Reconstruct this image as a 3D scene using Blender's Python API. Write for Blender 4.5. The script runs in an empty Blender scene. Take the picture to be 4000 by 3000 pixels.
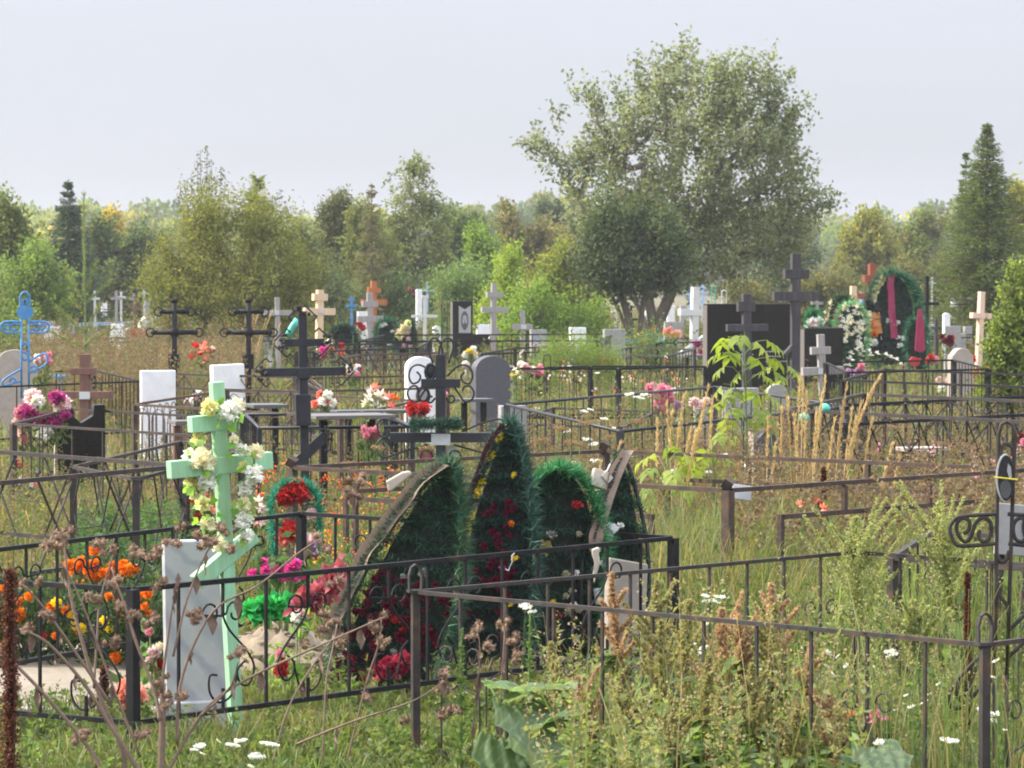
import bpy, math, random
import numpy as np
from mathutils import Vector, Matrix

random.seed(11)
rng = np.random.default_rng(11)
SC = bpy.context.scene
COL = SC.collection
R = math.radians

# ------------------------------------------------------------------ camera, sky, sun, exposure
CAM_H = 2.2          # eye height
F = 7500.0           # focal length in picture units (the picture is 2212 units wide)
CX, HY = 1106.0, 600.0
cam_d = bpy.data.cameras.new('camera')
cam = bpy.data.objects.new('camera', cam_d)
COL.objects.link(cam)
cam_d.sensor_fit = 'HORIZONTAL'
cam_d.sensor_width = 36.0
cam_d.lens = 36.0 * F / 2212.0
cam_d.clip_start = 0.5
cam_d.clip_end = 4000
cam.location = (0, 0, CAM_H)
cam.rotation_euler = (R(90) - math.atan(229.5 / F), 0, 0)
cam_d.dof.use_dof = True
cam_d.dof.focus_distance = 20.5
cam_d.dof.aperture_fstop = 14.0
SC.camera = cam

SUN_AZ, SUN_EL = R(-80), R(36)        # azimuth from the view axis, to the left
sun_dir = Vector((math.sin(SUN_AZ) * math.cos(SUN_EL), math.cos(SUN_AZ) * math.cos(SUN_EL), math.sin(SUN_EL)))
world = bpy.data.worlds.new('World')
SC.world = world
world.use_nodes = True
wn, wl = world.node_tree.nodes, world.node_tree.links
bg = wn['Background']
sky = wn.new('ShaderNodeTexSky')
sky.sky_type = 'NISHITA'
sky.sun_disc = False
sky.sun_elevation = SUN_EL
sky.sun_rotation = SUN_AZ % (2 * math.pi)
sky.altitude = 100
sky.air_density = 1.0
sky.dust_density = 2.6
sky.ozone_density = 2.0
# thin high overcast veil over the whole sky
mixn = wn.new('ShaderNodeMix'); mixn.data_type = 'RGBA'
mixn.inputs['B'].default_value = (1, 1, 1, 1)
tc = wn.new('ShaderNodeTexCoord')
mp = wn.new('ShaderNodeMapping'); mp.inputs['Scale'].default_value = (1.0, 1.0, 7.0)
nz = wn.new('ShaderNodeTexNoise'); nz.inputs['Scale'].default_value = 2.3; nz.inputs['Detail'].default_value = 4
mr = wn.new('ShaderNodeMapRange'); mr.inputs['To Min'].default_value = 0.72; mr.inputs['To Max'].default_value = 1.0
mr.inputs['From Min'].default_value = 0.3; mr.inputs['From Max'].default_value = 0.7
wl.new(tc.outputs['Generated'], mp.inputs['Vector']); wl.new(mp.outputs['Vector'], nz.inputs['Vector'])
wl.new(nz.outputs['Fac'], mr.inputs['Value']); wl.new(mr.outputs['Result'], mixn.inputs['Factor'])
# an overcast veil is brighter overhead than at the horizon
sep = wn.new('ShaderNodeSeparateXYZ'); wl.new(tc.outputs['Generated'], sep.inputs[0])
zr = wn.new('ShaderNodeMapRange'); zr.inputs['To Min'].default_value = 1.0; zr.inputs['To Max'].default_value = 6.2
pw = wn.new('ShaderNodeMath'); pw.operation = 'POWER'; pw.inputs[1].default_value = 1.5
wl.new(sep.outputs['Z'], pw.inputs[0]); wl.new(pw.outputs[0], zr.inputs['Value'])
vm = wn.new('ShaderNodeVectorMath'); vm.operation = 'SCALE'; vm.inputs[0].default_value = (4.10, 4.25, 4.75)
wl.new(zr.outputs['Result'], vm.inputs['Scale']); wl.new(vm.outputs[0], mixn.inputs['B'])
wl.new(sky.outputs['Color'], mixn.inputs['A'])
wl.new(mixn.outputs['Result'], bg.inputs['Color'])
bg.inputs['Strength'].default_value = 0.05

sun_l = bpy.data.lights.new('sun', 'SUN')
sun_l.energy = 2.5
sun_l.angle = R(3.0)
sun_l.color = (1.0, 0.92, 0.80)
sun_o = bpy.data.objects.new('sun', sun_l)
COL.objects.link(sun_o)
sun_o.location = (-40, 20, 60)
sun_o.rotation_euler = sun_dir.to_track_quat('Z', 'Y').to_euler()

SC.view_settings.view_transform = 'Standard'
SC.view_settings.look = 'None'
SC.view_settings.exposure = 1.75
SC.view_settings.gamma = 1.0
SC.view_settings.use_curve_mapping = False
SC.cycles.filter_width = 1.9
SC.cycles.use_denoising = True
SC.cycles.max_bounces = 6
SC.cycles.transparent_max_bounces = 6
SC.cycles.volume_bounces = 0

# ------------------------------------------------------------------ picture units -> metres (used to measure the place from the photo)
def X(px, Y): return (px - CX) * Y / F
def Z(py, Y): return CAM_H - (py - HY) * Y / F
def Yrail(py, h): return F * (CAM_H - h) / (py - HY)

# ------------------------------------------------------------------ materials
MATS = {}
def mat(name, col, rough=0.7, var=0.25, scale=8.0, bump=0.0, metal=0.0, spec=0.4, col2=None, trans=0.0, stretch=(1, 1, 1), c2lo=0.45, c2hi=0.65):
    if name in MATS: return MATS[name]
    m = bpy.data.materials.new(name); m.use_nodes = True
    n, l = m.node_tree.nodes, m.node_tree.links
    p = n['Principled BSDF']
    t = n.new('ShaderNodeTexCoord'); mp = n.new('ShaderNodeMapping'); mp.inputs['Scale'].default_value = stretch
    oi = n.new('ShaderNodeObjectInfo')
    l.new(t.outputs['Object'], mp.inputs['Vector'])
    add = n.new('ShaderNodeVectorMath'); add.operation = 'MULTIPLY_ADD'
    add.inputs[1].default_value = (37.0, 17.0, 23.0)
    l.new(oi.outputs['Random'], add.inputs[0]); l.new(mp.outputs['Vector'], add.inputs[2])
    nz = n.new('ShaderNodeTexNoise'); nz.inputs['Scale'].default_value = scale; nz.inputs['Detail'].default_value = 5; nz.inputs['Roughness'].default_value = 0.65
    l.new(add.outputs[0], nz.inputs['Vector'])
    hi = [min(1, c * (1 + var)) for c in col]; lo = [c * (1 - var) for c in col]
    r = n.new('ShaderNodeValToRGB')
    r.color_ramp.elements[0].position = 0.25; r.color_ramp.elements[0].color = (*lo, 1)
    r.color_ramp.elements[1].position = 0.75; r.color_ramp.elements[1].color = (*hi, 1)
    l.new(nz.outputs['Fac'], r.inputs['Fac'])
    out = r.outputs['Color']
    if col2:
        nz2 = n.new('ShaderNodeTexNoise'); nz2.inputs['Scale'].default_value = scale * 0.45; nz2.inputs['Detail'].default_value = 6; nz2.inputs['Roughness'].default_value = 0.7
        l.new(add.outputs[0], nz2.inputs['Vector'])
        m2 = n.new('ShaderNodeMapRange'); m2.inputs['From Min'].default_value = c2lo; m2.inputs['From Max'].default_value = c2hi
        l.new(nz2.outputs['Fac'], m2.inputs['Value'])
        mx = n.new('ShaderNodeMix'); mx.data_type = 'RGBA'; mx.inputs['B'].default_value = (*col2, 1)
        l.new(m2.outputs['Result'], mx.inputs['Factor']); l.new(out, mx.inputs['A'])
        out = mx.outputs['Result']
    l.new(out, p.inputs['Base Color'])
    rr = n.new('ShaderNodeMapRange'); rr.inputs['To Min'].default_value = max(0.05, rough - 0.12); rr.inputs['To Max'].default_value = min(1, rough + 0.12)
    l.new(nz.outputs['Fac'], rr.inputs['Value']); l.new(rr.outputs['Result'], p.inputs['Roughness'])
    p.inputs['Metallic'].default_value = metal
    p.inputs['Specular IOR Level'].default_value = spec
    if bump > 0:
        b = n.new('ShaderNodeBump'); b.inputs['Strength'].default_value = bump; b.inputs['Distance'].default_value = 0.01
        l.new(nz.outputs['Fac'], b.inputs['Height']); l.new(b.outputs['Normal'], p.inputs['Normal'])
    if trans > 0:
        tr = n.new('ShaderNodeBsdfTranslucent'); ms = n.new('ShaderNodeMixShader'); ms.inputs[0].default_value = trans
        l.new(out, tr.inputs['Color']); l.new(p.outputs[0], ms.inputs[1]); l.new(tr.outputs[0], ms.inputs[2])
        l.new(ms.outputs[0], n['Material Output'].inputs['Surface'])
    MATS[name] = m
    return m

def attr_mat(name, rough=0.6, spec=0.25, trans=0.35):
    m = bpy.data.materials.new(name); m.use_nodes = True
    n, l = m.node_tree.nodes, m.node_tree.links
    p = n['Principled BSDF']
    a = n.new('ShaderNodeAttribute'); a.attribute_name = 'Col'
    l.new(a.outputs['Color'], p.inputs['Base Color'])
    p.inputs['Roughness'].default_value = rough; p.inputs['Specular IOR Level'].default_value = spec
    if trans > 0:
        tr = n.new('ShaderNodeBsdfTranslucent'); ms = n.new('ShaderNodeMixShader'); ms.inputs[0].default_value = trans
        g = n.new('ShaderNodeMix'); g.data_type = 'RGBA'; g.blend_type = 'MULTIPLY'; g.inputs['Factor'].default_value = 1
        g.inputs['B'].default_value = (1.55, 1.5, 0.95, 1)
        l.new(a.outputs['Color'], g.inputs['A']); l.new(g.outputs['Result'], tr.inputs['Color'])
        l.new(p.outputs[0], ms.inputs[1]); l.new(tr.outputs[0], ms.inputs[2])
        l.new(ms.outputs[0], n['Material Output'].inputs['Surface'])
    return m

LEAF = attr_mat('leaf', 0.55, 0.3, 0.45)
GREEN_GAIN = 1.0
PETAL = attr_mat('fabric petal', 0.75, 0.15, 0.25)
NEEDLE = attr_mat('plastic needle', 0.55, 0.3, 0.12)
IRON = mat('black painted iron', (0.014, 0.014, 0.016), 0.6, 0.4, 14, 0.2, 0.0, 0.14, (0.07, 0.04, 0.025), c2lo=0.56, c2hi=0.76)
IRON2 = mat('grey weathered iron', (0.045, 0.04, 0.038), 0.65, 0.4, 16, 0.2, 0.0, 0.16, (0.10, 0.06, 0.04), c2lo=0.52, c2hi=0.7)
RUST = mat('rusty brown iron', (0.085, 0.056, 0.042), 0.75, 0.4, 18, 0.25, 0.0, 0.2, (0.045, 0.036, 0.034), c2lo=0.45, c2hi=0.65)
DARKIRON = mat('blue black iron', (0.022, 0.024, 0.031), 0.5, 0.4, 12, 0.1, 0.0, 0.35)
BLUE = mat('bright blue paint', (0.05, 0.21, 0.46), 0.5, 0.2, 10, 0.05, col2=(0.16, 0.34, 0.6), c2lo=0.5, c2hi=0.8)
PALEBLUE = mat('pale blue paint', (0.36, 0.52, 0.75), 0.55, 0.12, 10)
WHITEP = mat('white paint', (0.56, 0.56, 0.55), 0.5, 0.08, 8, col2=(0.5, 0.48, 0.45), c2lo=0.58, c2hi=0.85)
MINT = mat('mint green paint', (0.29, 0.55, 0.34), 0.6, 0.2, 34, 0.35, stretch=(1, 1, 0.10), col2=(0.26, 0.40, 0.21), c2lo=0.46, c2hi=0.68)
MINT2 = mat('turquoise plastic', (0.10, 0.48, 0.36), 0.4, 0.2, 20)
GREYWOOD = mat('weathered grey wood', (0.30, 0.28, 0.27), 0.85, 0.3, 26, 0.3, stretch=(1, 1, 0.08))
GREYWOODH = GREYWOOD
PALEWOOD = mat('fresh pale wood', (0.62, 0.46, 0.30), 0.75, 0.15, 26, 0.2, stretch=(1, 1, 0.08))
PINKWOOD = mat('planed pink pine', (0.68, 0.47, 0.36), 0.7, 0.12, 26, 0.2, stretch=(1, 1, 0.08))
ORANGEWOOD = mat('orange varnished wood', (0.42, 0.13, 0.035), 0.5, 0.3, 26, 0.1, stretch=(1, 1, 0.1))
REDWOOD = mat('red brown varnished wood', (0.22, 0.055, 0.025), 0.5, 0.3, 26, 0.1, stretch=(1, 1, 0.1))
BROWNWOOD = mat('brown painted wood', (0.15, 0.075, 0.055), 0.7, 0.3, 20, 0.2, stretch=(1, 1, 0.1))
DARKWOOD = mat('blackened wood', (0.045, 0.04, 0.045), 0.75, 0.4, 18, 0.3, stretch=(1, 1, 0.1), col2=(0.11, 0.10, 0.10), c2lo=0.5, c2hi=0.75)
def marble(name, a, b, sc=3.0, rough=0.4):
    m = mat(name, a, rough, 0.12, 5, 0.05, col2=tuple(c * k for c, k in zip(a, (.72, .68, .62))), c2lo=0.56, c2hi=0.8)
    n, l = m.node_tree.nodes, m.node_tree.links
    w = n.new('ShaderNodeTexWave'); w.inputs['Scale'].default_value = sc; w.inputs['Distortion'].default_value = 7; w.inputs['Detail'].default_value = 4; w.inputs['Detail Scale'].default_value = 1.4
    t = n.new('ShaderNodeTexCoord'); mp = n.new('ShaderNodeMapping'); mp.inputs['Rotation'].default_value = (0.3, 0.75, 0.2)
    l.new(t.outputs['Object'], mp.inputs['Vector']); l.new(mp.outputs['Vector'], w.inputs['Vector'])
    p = n['Principled BSDF']; src = p.inputs['Base Color'].links[0].from_socket
    mr = n.new('ShaderNodeMapRange'); mr.inputs['From Min'].default_value = 0.55; mr.inputs['From Max'].default_value = 1.0
    l.new(w.outputs['Fac'], mr.inputs['Value'])
    mx = n.new('ShaderNodeMix'); mx.data_type = 'RGBA'; mx.inputs['B'].default_value = (*b, 1)
    l.new(mr.outputs['Result'], mx.inputs['Factor']); l.new(src, mx.inputs['A']); l.new(mx.outputs['Result'], p.inputs['Base Color'])
    return m
MARBLE = marble('veined pale marble', (0.41, 0.41, 0.415), (0.31, 0.32, 0.35), 2.0)
WMARBLE = marble('white marble', (0.80, 0.80, 0.81), (0.74, 0.75, 0.78), 1.3)
CONCRETE = mat('grey concrete', (0.29, 0.285, 0.28), 0.85, 0.15, 12, 0.2)
WARMSTONE = mat('warm pale stone', (0.35, 0.305, 0.265), 0.8, 0.16, 12, 0.1)
GRANITE = mat('polished black granite', (0.012, 0.011, 0.010), 0.3, 0.5, 60, 0.0, spec=0.22)
DGREY = mat('dark grey granite', (0.085, 0.085, 0.095), 0.5, 0.25, 60, 0.0)
GRIT = mat('grey brown granite edge', (0.13, 0.115, 0.105), 0.6, 0.3, 60, 0.1)
ETCH = mat('etched grey line', (0.34, 0.34, 0.34), 0.7, 0.2, 40)
ETCHD = mat('etched dark shade', (0.08, 0.08, 0.08), 0.7, 0.2, 40)
PLATE = mat('pale metal name plate', (0.50, 0.52, 0.54), 0.4, 0.1, 20, 0, 0.0)
SAND = mat('pale sand', (0.24, 0.205, 0.155), 0.95, 0.2, 16, 0.5, col2=(0.2, 0.16, 0.11), c2lo=0.45, c2hi=0.75)
SOIL = mat('grey brown soil', (0.13, 0.10, 0.075), 0.95, 0.35, 14, 0.6)
CLAY = mat('dry sandy mound', (0.23, 0.18, 0.125), 0.95, 0.3, 14, 0.6)
BARK = mat('grey brown bark', (0.13, 0.105, 0.085), 0.9, 0.35, 18, 0.5, stretch=(1, 1, 0.25))
BIRCHBARK = mat('white birch bark', (0.55, 0.53, 0.5), 0.8, 0.15, 6, 0.1, stretch=(0.3, 0.3, 2), col2=(0.08, 0.07, 0.06), c2lo=0.6, c2hi=0.68)
STEMBROWN = mat('dry brown stem', (0.20, 0.135, 0.10), 0.85, 0.3, 30, 0.2)
BURR = mat('brown burr', (0.24, 0.155, 0.10), 0.9, 0.35, 60, 0.3)
RUSTSTEM = mat('rust red dock seed', (0.10, 0.035, 0.022), 0.9, 0.35, 60, 0.4)
STEMGREEN = mat('green stem', (0.13, 0.19, 0.06), 0.7, 0.2, 30)
STEMRED = mat('crimson stem', (0.30, 0.06, 0.06), 0.65, 0.25, 20)
STRAW = mat('straw stem', (0.48, 0.35, 0.17), 0.8, 0.2, 30)
RIBBON = mat('faded brown ribbon', (0.27, 0.20, 0.15), 0.6, 0.2, 30, 0.1, trans=0.15, col2=(0.10, 0.075, 0.06), c2lo=0.62, c2hi=0.72, stretch=(3, 3, 3))
CRIBBON = mat('crimson ribbon', (0.34, 0.03, 0.09), 0.4, 0.25, 20, 0.05, trans=0.2)
WHITEPL = mat('white plastic', (0.55, 0.55, 0.56), 0.35, 0.06, 20, trans=0.15)
CREAMPL = mat('cream cloth', (0.55, 0.49, 0.41), 0.7, 0.08, 20, 0.1, trans=0.2)
BLACKPL = mat('black plastic', (0.02, 0.02, 0.022), 0.3, 0.3, 20)
GOLD = mat('copper orange ribbon', (0.48, 0.21, 0.06), 0.4, 0.2, 20)
REDPL = mat('red cloth', (0.50, 0.035, 0.05), 0.55, 0.3, 12, 0.1, trans=0.25)
PINKNET = mat('pink tulle', (0.55, 0.16, 0.22), 0.6, 0.25, 9, 0.15, trans=0.4)
GREENPL = mat('bright green plastic', (0.05, 0.50, 0.13), 0.45, 0.35, 22, 0.4, trans=0.2)
GLASSW = mat('pale glass vase', (0.42, 0.47, 0.47), 0.2, 0.15, 14, trans=0.3)
TEALPL = mat('teal glass jar', (0.10, 0.33, 0.45), 0.2, 0.2, 14, trans=0.2)
PHOTO_B = mat('black enamel photo', (0.02, 0.02, 0.022), 0.2, 0.3, 8)
PHOTO_G = mat('grey photo tone', (0.30, 0.30, 0.31), 0.35, 0.4, 6)
TABLEP = mat('pale table paint', (0.13, 0.12, 0.113), 0.75, 0.2, 12)
TABLED = mat('dark table paint', (0.09, 0.095, 0.10), 0.5, 0.2, 12)
YELLOWP = mat('yellow string', (0.7, 0.6, 0.05), 0.5, 0.1, 12)

# ------------------------------------------------------------------ objects
def thing(name, label, cat, loc=(0, 0, 0), rz=0.0, group=None, rx=0.0, ry=0.0):
    o = bpy.data.objects.new(name, None); COL.objects.link(o)
    o.empty_display_size = 0.1
    o.location = loc; o.rotation_euler = (rx, ry, rz)
    o['label'] = label; o['category'] = cat
    if group: o['group'] = group
    return o

def tag(o, label, cat, group=None):
    o['label'] = label; o['category'] = cat
    if group: o['group'] = group
    return o

def add(name, me, parent=None, loc=(0, 0, 0), rot=(0, 0, 0), sc=(1, 1, 1)):
    o = bpy.data.objects.new(name, me); COL.objects.link(o)
    o.parent = parent; o.location = loc; o.rotation_euler = rot; o.scale = sc
    return o

def dup(root, loc, rz=0.0, label=None, group=None, sc=1.0):
    r = root.copy(); COL.objects.link(r); r.location = loc; r.rotation_euler = (root.rotation_euler[0], root.rotation_euler[1], rz); r.scale = (sc, sc, sc)
    if label: r['label'] = label
    if group: r['group'] = group
    for ch in list(root.children):
        c = ch.copy(); COL.objects.link(c); c.parent = r
        for g in ch.children:
            d = g.copy(); COL.objects.link(d); d.parent = c
    return r

def raw_mesh(name, V, T, m, cols=None, smooth=False):
    me = bpy.data.meshes.new(name)
    V = np.ascontiguousarray(V, dtype=np.float32).reshape(-1, 3); T = np.ascontiguousarray(T, dtype=np.int32)
    k = T.shape[1]
    me.vertices.add(len(V)); me.vertices.foreach_set('co', V.ravel())
    me.loops.add(T.size); me.loops.foreach_set('vertex_index', T.ravel())
    me.polygons.add(len(T)); me.polygons.foreach_set('loop_start', np.arange(0, T.size, k, dtype=np.int32))
    me.polygons.foreach_set('loop_total', np.full(len(T), k, dtype=np.int32))
    if smooth: me.polygons.foreach_set('use_smooth', np.ones(len(T), dtype=bool))
    if cols is not None:
        a = me.attributes.new('Col', 'FLOAT_COLOR', 'POINT')
        c = np.ones((len(V), 4), dtype=np.float32); c[:, :3] = cols
        a.data.foreach_set('color', c.ravel())
    me.materials.append(m)
    me.update(); me.validate()
    return me

class MB:
    """collects solids; build() links them as one mesh object"""
    def __init__(s): s.v = []; s.f = []
    def add(s, vs, fs):
        b = len(s.v); s.v += [tuple(v) for v in vs]; s.f += [tuple(i + b for i in f) for f in fs]; return s
    def box(s, c, d, M=None):
        x, y, z = d[0] / 2, d[1] / 2, d[2] / 2
        vs = [Vector(p) for p in ((-x, -y, -z), (x, -y, -z), (x, y, -z), (-x, y, -z), (-x, -y, z), (x, -y, z), (x, y, z), (-x, y, z))]
        if M is not None: vs = [M @ v for v in vs]
        c = Vector(c)
        return s.add([v + c for v in vs], [(0, 3, 2, 1), (4, 5, 6, 7), (0, 1, 5, 4), (1, 2, 6, 5), (2, 3, 7, 6), (3, 0, 4, 7)])
    def bar(s, a, b, w, d=None, up=(0, 0, 1)):
        a, b = Vector(a), Vector(b); t = (b - a); L = t.length
        if L < 1e-6: return s
        t /= L; up = Vector(up)
        if abs(t.dot(up)) > 0.98: up = Vector((0, 1, 0))
        x = t.cross(up).normalized(); z = x.cross(t)
        return s.box((a + b) / 2, (w, L, d or w), Matrix((x, t, z)).transposed())
    def tube(s, pts, r, n=6, closed=False):
        P = [Vector(p) for p in pts]; k = len(P)
        rs = r if isinstance(r, (list, tuple)) else [r] * k
        vs = []; prev = None
        for i in range(k):
            if closed: t = P[(i + 1) % k] - P[i - 1]
            else: t = P[min(i + 1, k - 1)] - P[max(i - 1, 0)]
            if t.length < 1e-9: t = Vector((0, 0, 1))
            t.normalize()
            if prev is None:
                u = Vector((0, 1, 0)) if abs(t.y) < 0.9 else Vector((1, 0, 0))
            else: u = prev
            x = (u - t * u.dot(t))
            if x.length < 1e-6: x = t.orthogonal()
            x.normalize(); prev = x; y = t.cross(x)
            for j in range(n):
                a = 2 * math.pi * j / n
                vs.append(P[i] + (x * math.cos(a) + y * math.sin(a)) * rs[i])
        fs = []
        for i in range(k if closed else k - 1):
            for j in range(n):
                a = i * n + j; b = i * n + (j + 1) % n; i2 = (i + 1) % k
                fs.append((a, b, i2 * n + (j + 1) % n, i2 * n + j))
        if not closed:
            fs.append(tuple(range(n - 1, -1, -1))); fs.append(tuple((k - 1) * n + j for j in range(n)))
        return s.add(vs, fs)
    def prism(s, out, y0, y1):
        n = len(out)
        vs = [(x, y0, z) for x, z in out] + [(x, y1, z) for x, z in out]
        fs = [tuple(range(n)), tuple(range(2 * n - 1, n - 1, -1))]
        for i in range(n):
            j = (i + 1) % n; fs.append((j, i, n + i, n + j))
        return s.add(vs, fs)
    def ball(s, c, r, nu=8, nv=5, sq=(1, 1, 1), jit=0.0):
        c = Vector(c); vs = [c + Vector((0, 0, -r * sq[2]))]
        for i in range(1, nv):
            th = math.pi * i / nv
            for j in range(nu):
                a = 2 * math.pi * j / nu; q = r * (1 + random.uniform(-jit, jit))
                vs.append(c + Vector((q * math.sin(th) * math.cos(a) * sq[0], q * math.sin(th) * math.sin(a) * sq[1], -q * math.cos(th) * sq[2])))
        vs.append(c + Vector((0, 0, r * sq[2]))); top = len(vs) - 1
        fs = []
        for j in range(nu): fs.append((0, 1 + (j + 1) % nu, 1 + j))
        for i in range(nv - 2):
            for j in range(nu):
                a = 1 + i * nu + j; b = 1 + i * nu + (j + 1) % nu
                fs.append((a, b, b + nu, a + nu))
        for j in range(nu): fs.append((1 + (nv - 2) * nu + j, 1 + (nv - 2) * nu + (j + 1) % nu, top))
        return s.add(vs, fs)
    def lathe(s, prof, c=(0, 0, 0), n=12):
        c = Vector(c); vs = []
        for r, z in prof:
            for j in range(n):
                a = 2 * math.pi * j / n; vs.append(c + Vector((r * math.cos(a), r * math.sin(a), z)))
        fs = []
        for i in range(len(prof) - 1):
            for j in range(n): fs.append((i * n + j, i * n + (j + 1) % n, (i + 1) * n + (j + 1) % n, (i + 1) * n + j))
        fs.append(tuple(range(n - 1, -1, -1))); fs.append(tuple((len(prof) - 1) * n + j for j in range(n)))
        return s.add(vs, fs)
    def mesh(s, name, m, smooth=False):
        me = bpy.data.meshes.new(name); me.from_pydata([tuple(v) for v in s.v], [], s.f)
        me.materials.append(m); me.update()
        if smooth: me.polygons.foreach_set('use_smooth', [True] * len(me.polygons))
        return me
    def build(s, name, m, parent=None, smooth=False, bevel=0.0, loc=(0, 0, 0), rot=(0, 0, 0)):
        o = add(name, s.mesh(name, m, smooth), parent, loc, rot)
        if bevel > 0:
            b = o.modifiers.new('bevel', 'BEVEL'); b.width = bevel; b.segments = 2; b.limit_method = 'ANGLE'
        return o

def rod(name, a, b, w, m, parent, d=None):
    return MB().bar(a, b, w, d).build(name, m, parent)

def smooth_pts(pts, k=5):
    P = [Vector(p) for p in pts]; n = len(P); out = []
    for i in range(n - 1):
        p0, p1, p2, p3 = P[max(i - 1, 0)], P[i], P[i + 1], P[min(i + 2, n - 1)]
        for j in range(k):
            t = j / k
            out.append(0.5 * ((2 * p1) + (p2 - p0) * t + (2 * p0 - 5 * p1 + 4 * p2 - p3) * t * t + (3 * p1 - p0 - 3 * p2 + p3) * t ** 3))
    out.append(P[-1]); return out

def unit(a): return a / np.maximum(np.linalg.norm(a, axis=-1, keepdims=True), 1e-9)
def palette(n, cols, jit=0.18):
    c = np.array(cols, dtype=float)[rng.integers(0, len(cols), n)]
    return np.clip(c * (1 + rng.uniform(-jit, jit, (n, 1))) * (1 + rng.uniform(-0.06, 0.06, (n, 3))), 0, 1)
def rdir(n): return unit(rng.normal(size=(n, 3)))

def leaf_arrays(P, D, L, W, fold=0.25):
    n = len(P); D = unit(D); S = unit(np.cross(D, rdir(n))); N = np.cross(D, S)
    L = np.broadcast_to(np.asarray(L, float), (n,))[:, None]; W = np.broadcast_to(np.asarray(W, float), (n,))[:, None]
    mid = P + D * L * 0.45
    V = np.stack([P, mid + S * W * .5 + N * W * fold, P + D * L, mid - S * W * .5 + N * W * fold], 1)
    b = np.arange(n)[:, None] * 4
    T = np.concatenate([b + [0, 1, 2], b + [0, 2, 3]], 0)
    return V.reshape(-1, 3), T

def leaves(name, P, D, L, W, cols, m=None, parent=None, fold=0.25):
    V, T = leaf_arrays(P, D, L, W, fold)
    return add(name, raw_mesh(name, V, T, m or LEAF, np.repeat(cols, 4, 0)), parent)

def needle_arrays(P, D, L, W):
    n = len(P); D = unit(D); S = unit(np.cross(D, rdir(n)))
    L = np.broadcast_to(np.asarray(L, float), (n,))[:, None]; W = np.broadcast_to(np.asarray(W, float), (n,))[:, None]
    V = np.stack([P - S * W * .5, P + S * W * .5, P + D * L], 1)
    return V.reshape(-1, 3), np.arange(n * 3).reshape(-1, 3)

def needles(name, P, D, L, W, cols, m=None, parent=None):
    V, T = needle_arrays(P, D, L, W)
    return add(name, raw_mesh(name, V, T, m or NEEDLE, np.repeat(cols, 3, 0)), parent)

# ------------------------------------------------------------------ ground
def gh(x, y):
    return 0.010 * np.sin(x * 1.3 + 0.4) * np.cos(y * 0.7) + 0.006 * np.sin(x * 3.1 + y * 1.9)
def ground():
    ys = np.concatenate([np.linspace(6, 60, 110), np.linspace(63, 200, 40), np.geomspace(210, 3000, 26)])
    us = np.linspace(-1, 1, 70)
    yy, uu = np.meshgrid(ys, us, indexing='ij'); xx = uu * (6 + yy * 0.45)
    zz = gh(xx, yy) * np.clip((70 - yy) / 30, 0, 1)
    V = np.stack([xx, yy, zz], -1).reshape(-1, 3); nu = len(us)
    i, j = np.meshgrid(np.arange(len(ys) - 1), np.arange(nu - 1), indexing='ij'); a = (i * nu + j).ravel()
    T = np.stack([a, a + 1, a + nu + 1, a + nu], 1)
    m = mat('meadow soil', (0.075, 0.082, 0.03), 0.95, 0.35, 1.7, 0.4, col2=(0.15, 0.105, 0.055), c2lo=0.42, c2hi=0.62)
    o = add('ground', raw_mesh('ground', V, T, m, smooth=True)); o['kind'] = 'structure'
ground()
# ------------------------------------------------------------------ distant wood
G_DARK = [(0.043, 0.070, 0.027), (0.058, 0.087, 0.035)]
G_MID = [(0.080, 0.119, 0.031), (0.102, 0.140, 0.037), (0.070, 0.109, 0.033)]
G_OLIVE = [(0.123, 0.147, 0.037), (0.152, 0.161, 0.044), (0.102, 0.126, 0.037)]
G_YEL = [(0.189, 0.189, 0.037), (0.167, 0.182, 0.035), (0.232, 0.196, 0.037)]
G_LIME = [(0.174, 0.252, 0.031), (0.203, 0.266, 0.037), (0.145, 0.210, 0.035)]
G_BLUE = [(0.043, 0.070, 0.043), (0.055, 0.087, 0.050), (0.041, 0.059, 0.035)]
G_GREY = [(0.123, 0.140, 0.073), (0.102, 0.123, 0.060), (0.152, 0.165, 0.094), (0.090, 0.106, 0.050)]
G_RUST = [(0.165, 0.115, 0.05), (0.15, 0.125, 0.05), (0.13, 0.125, 0.045)]

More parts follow.
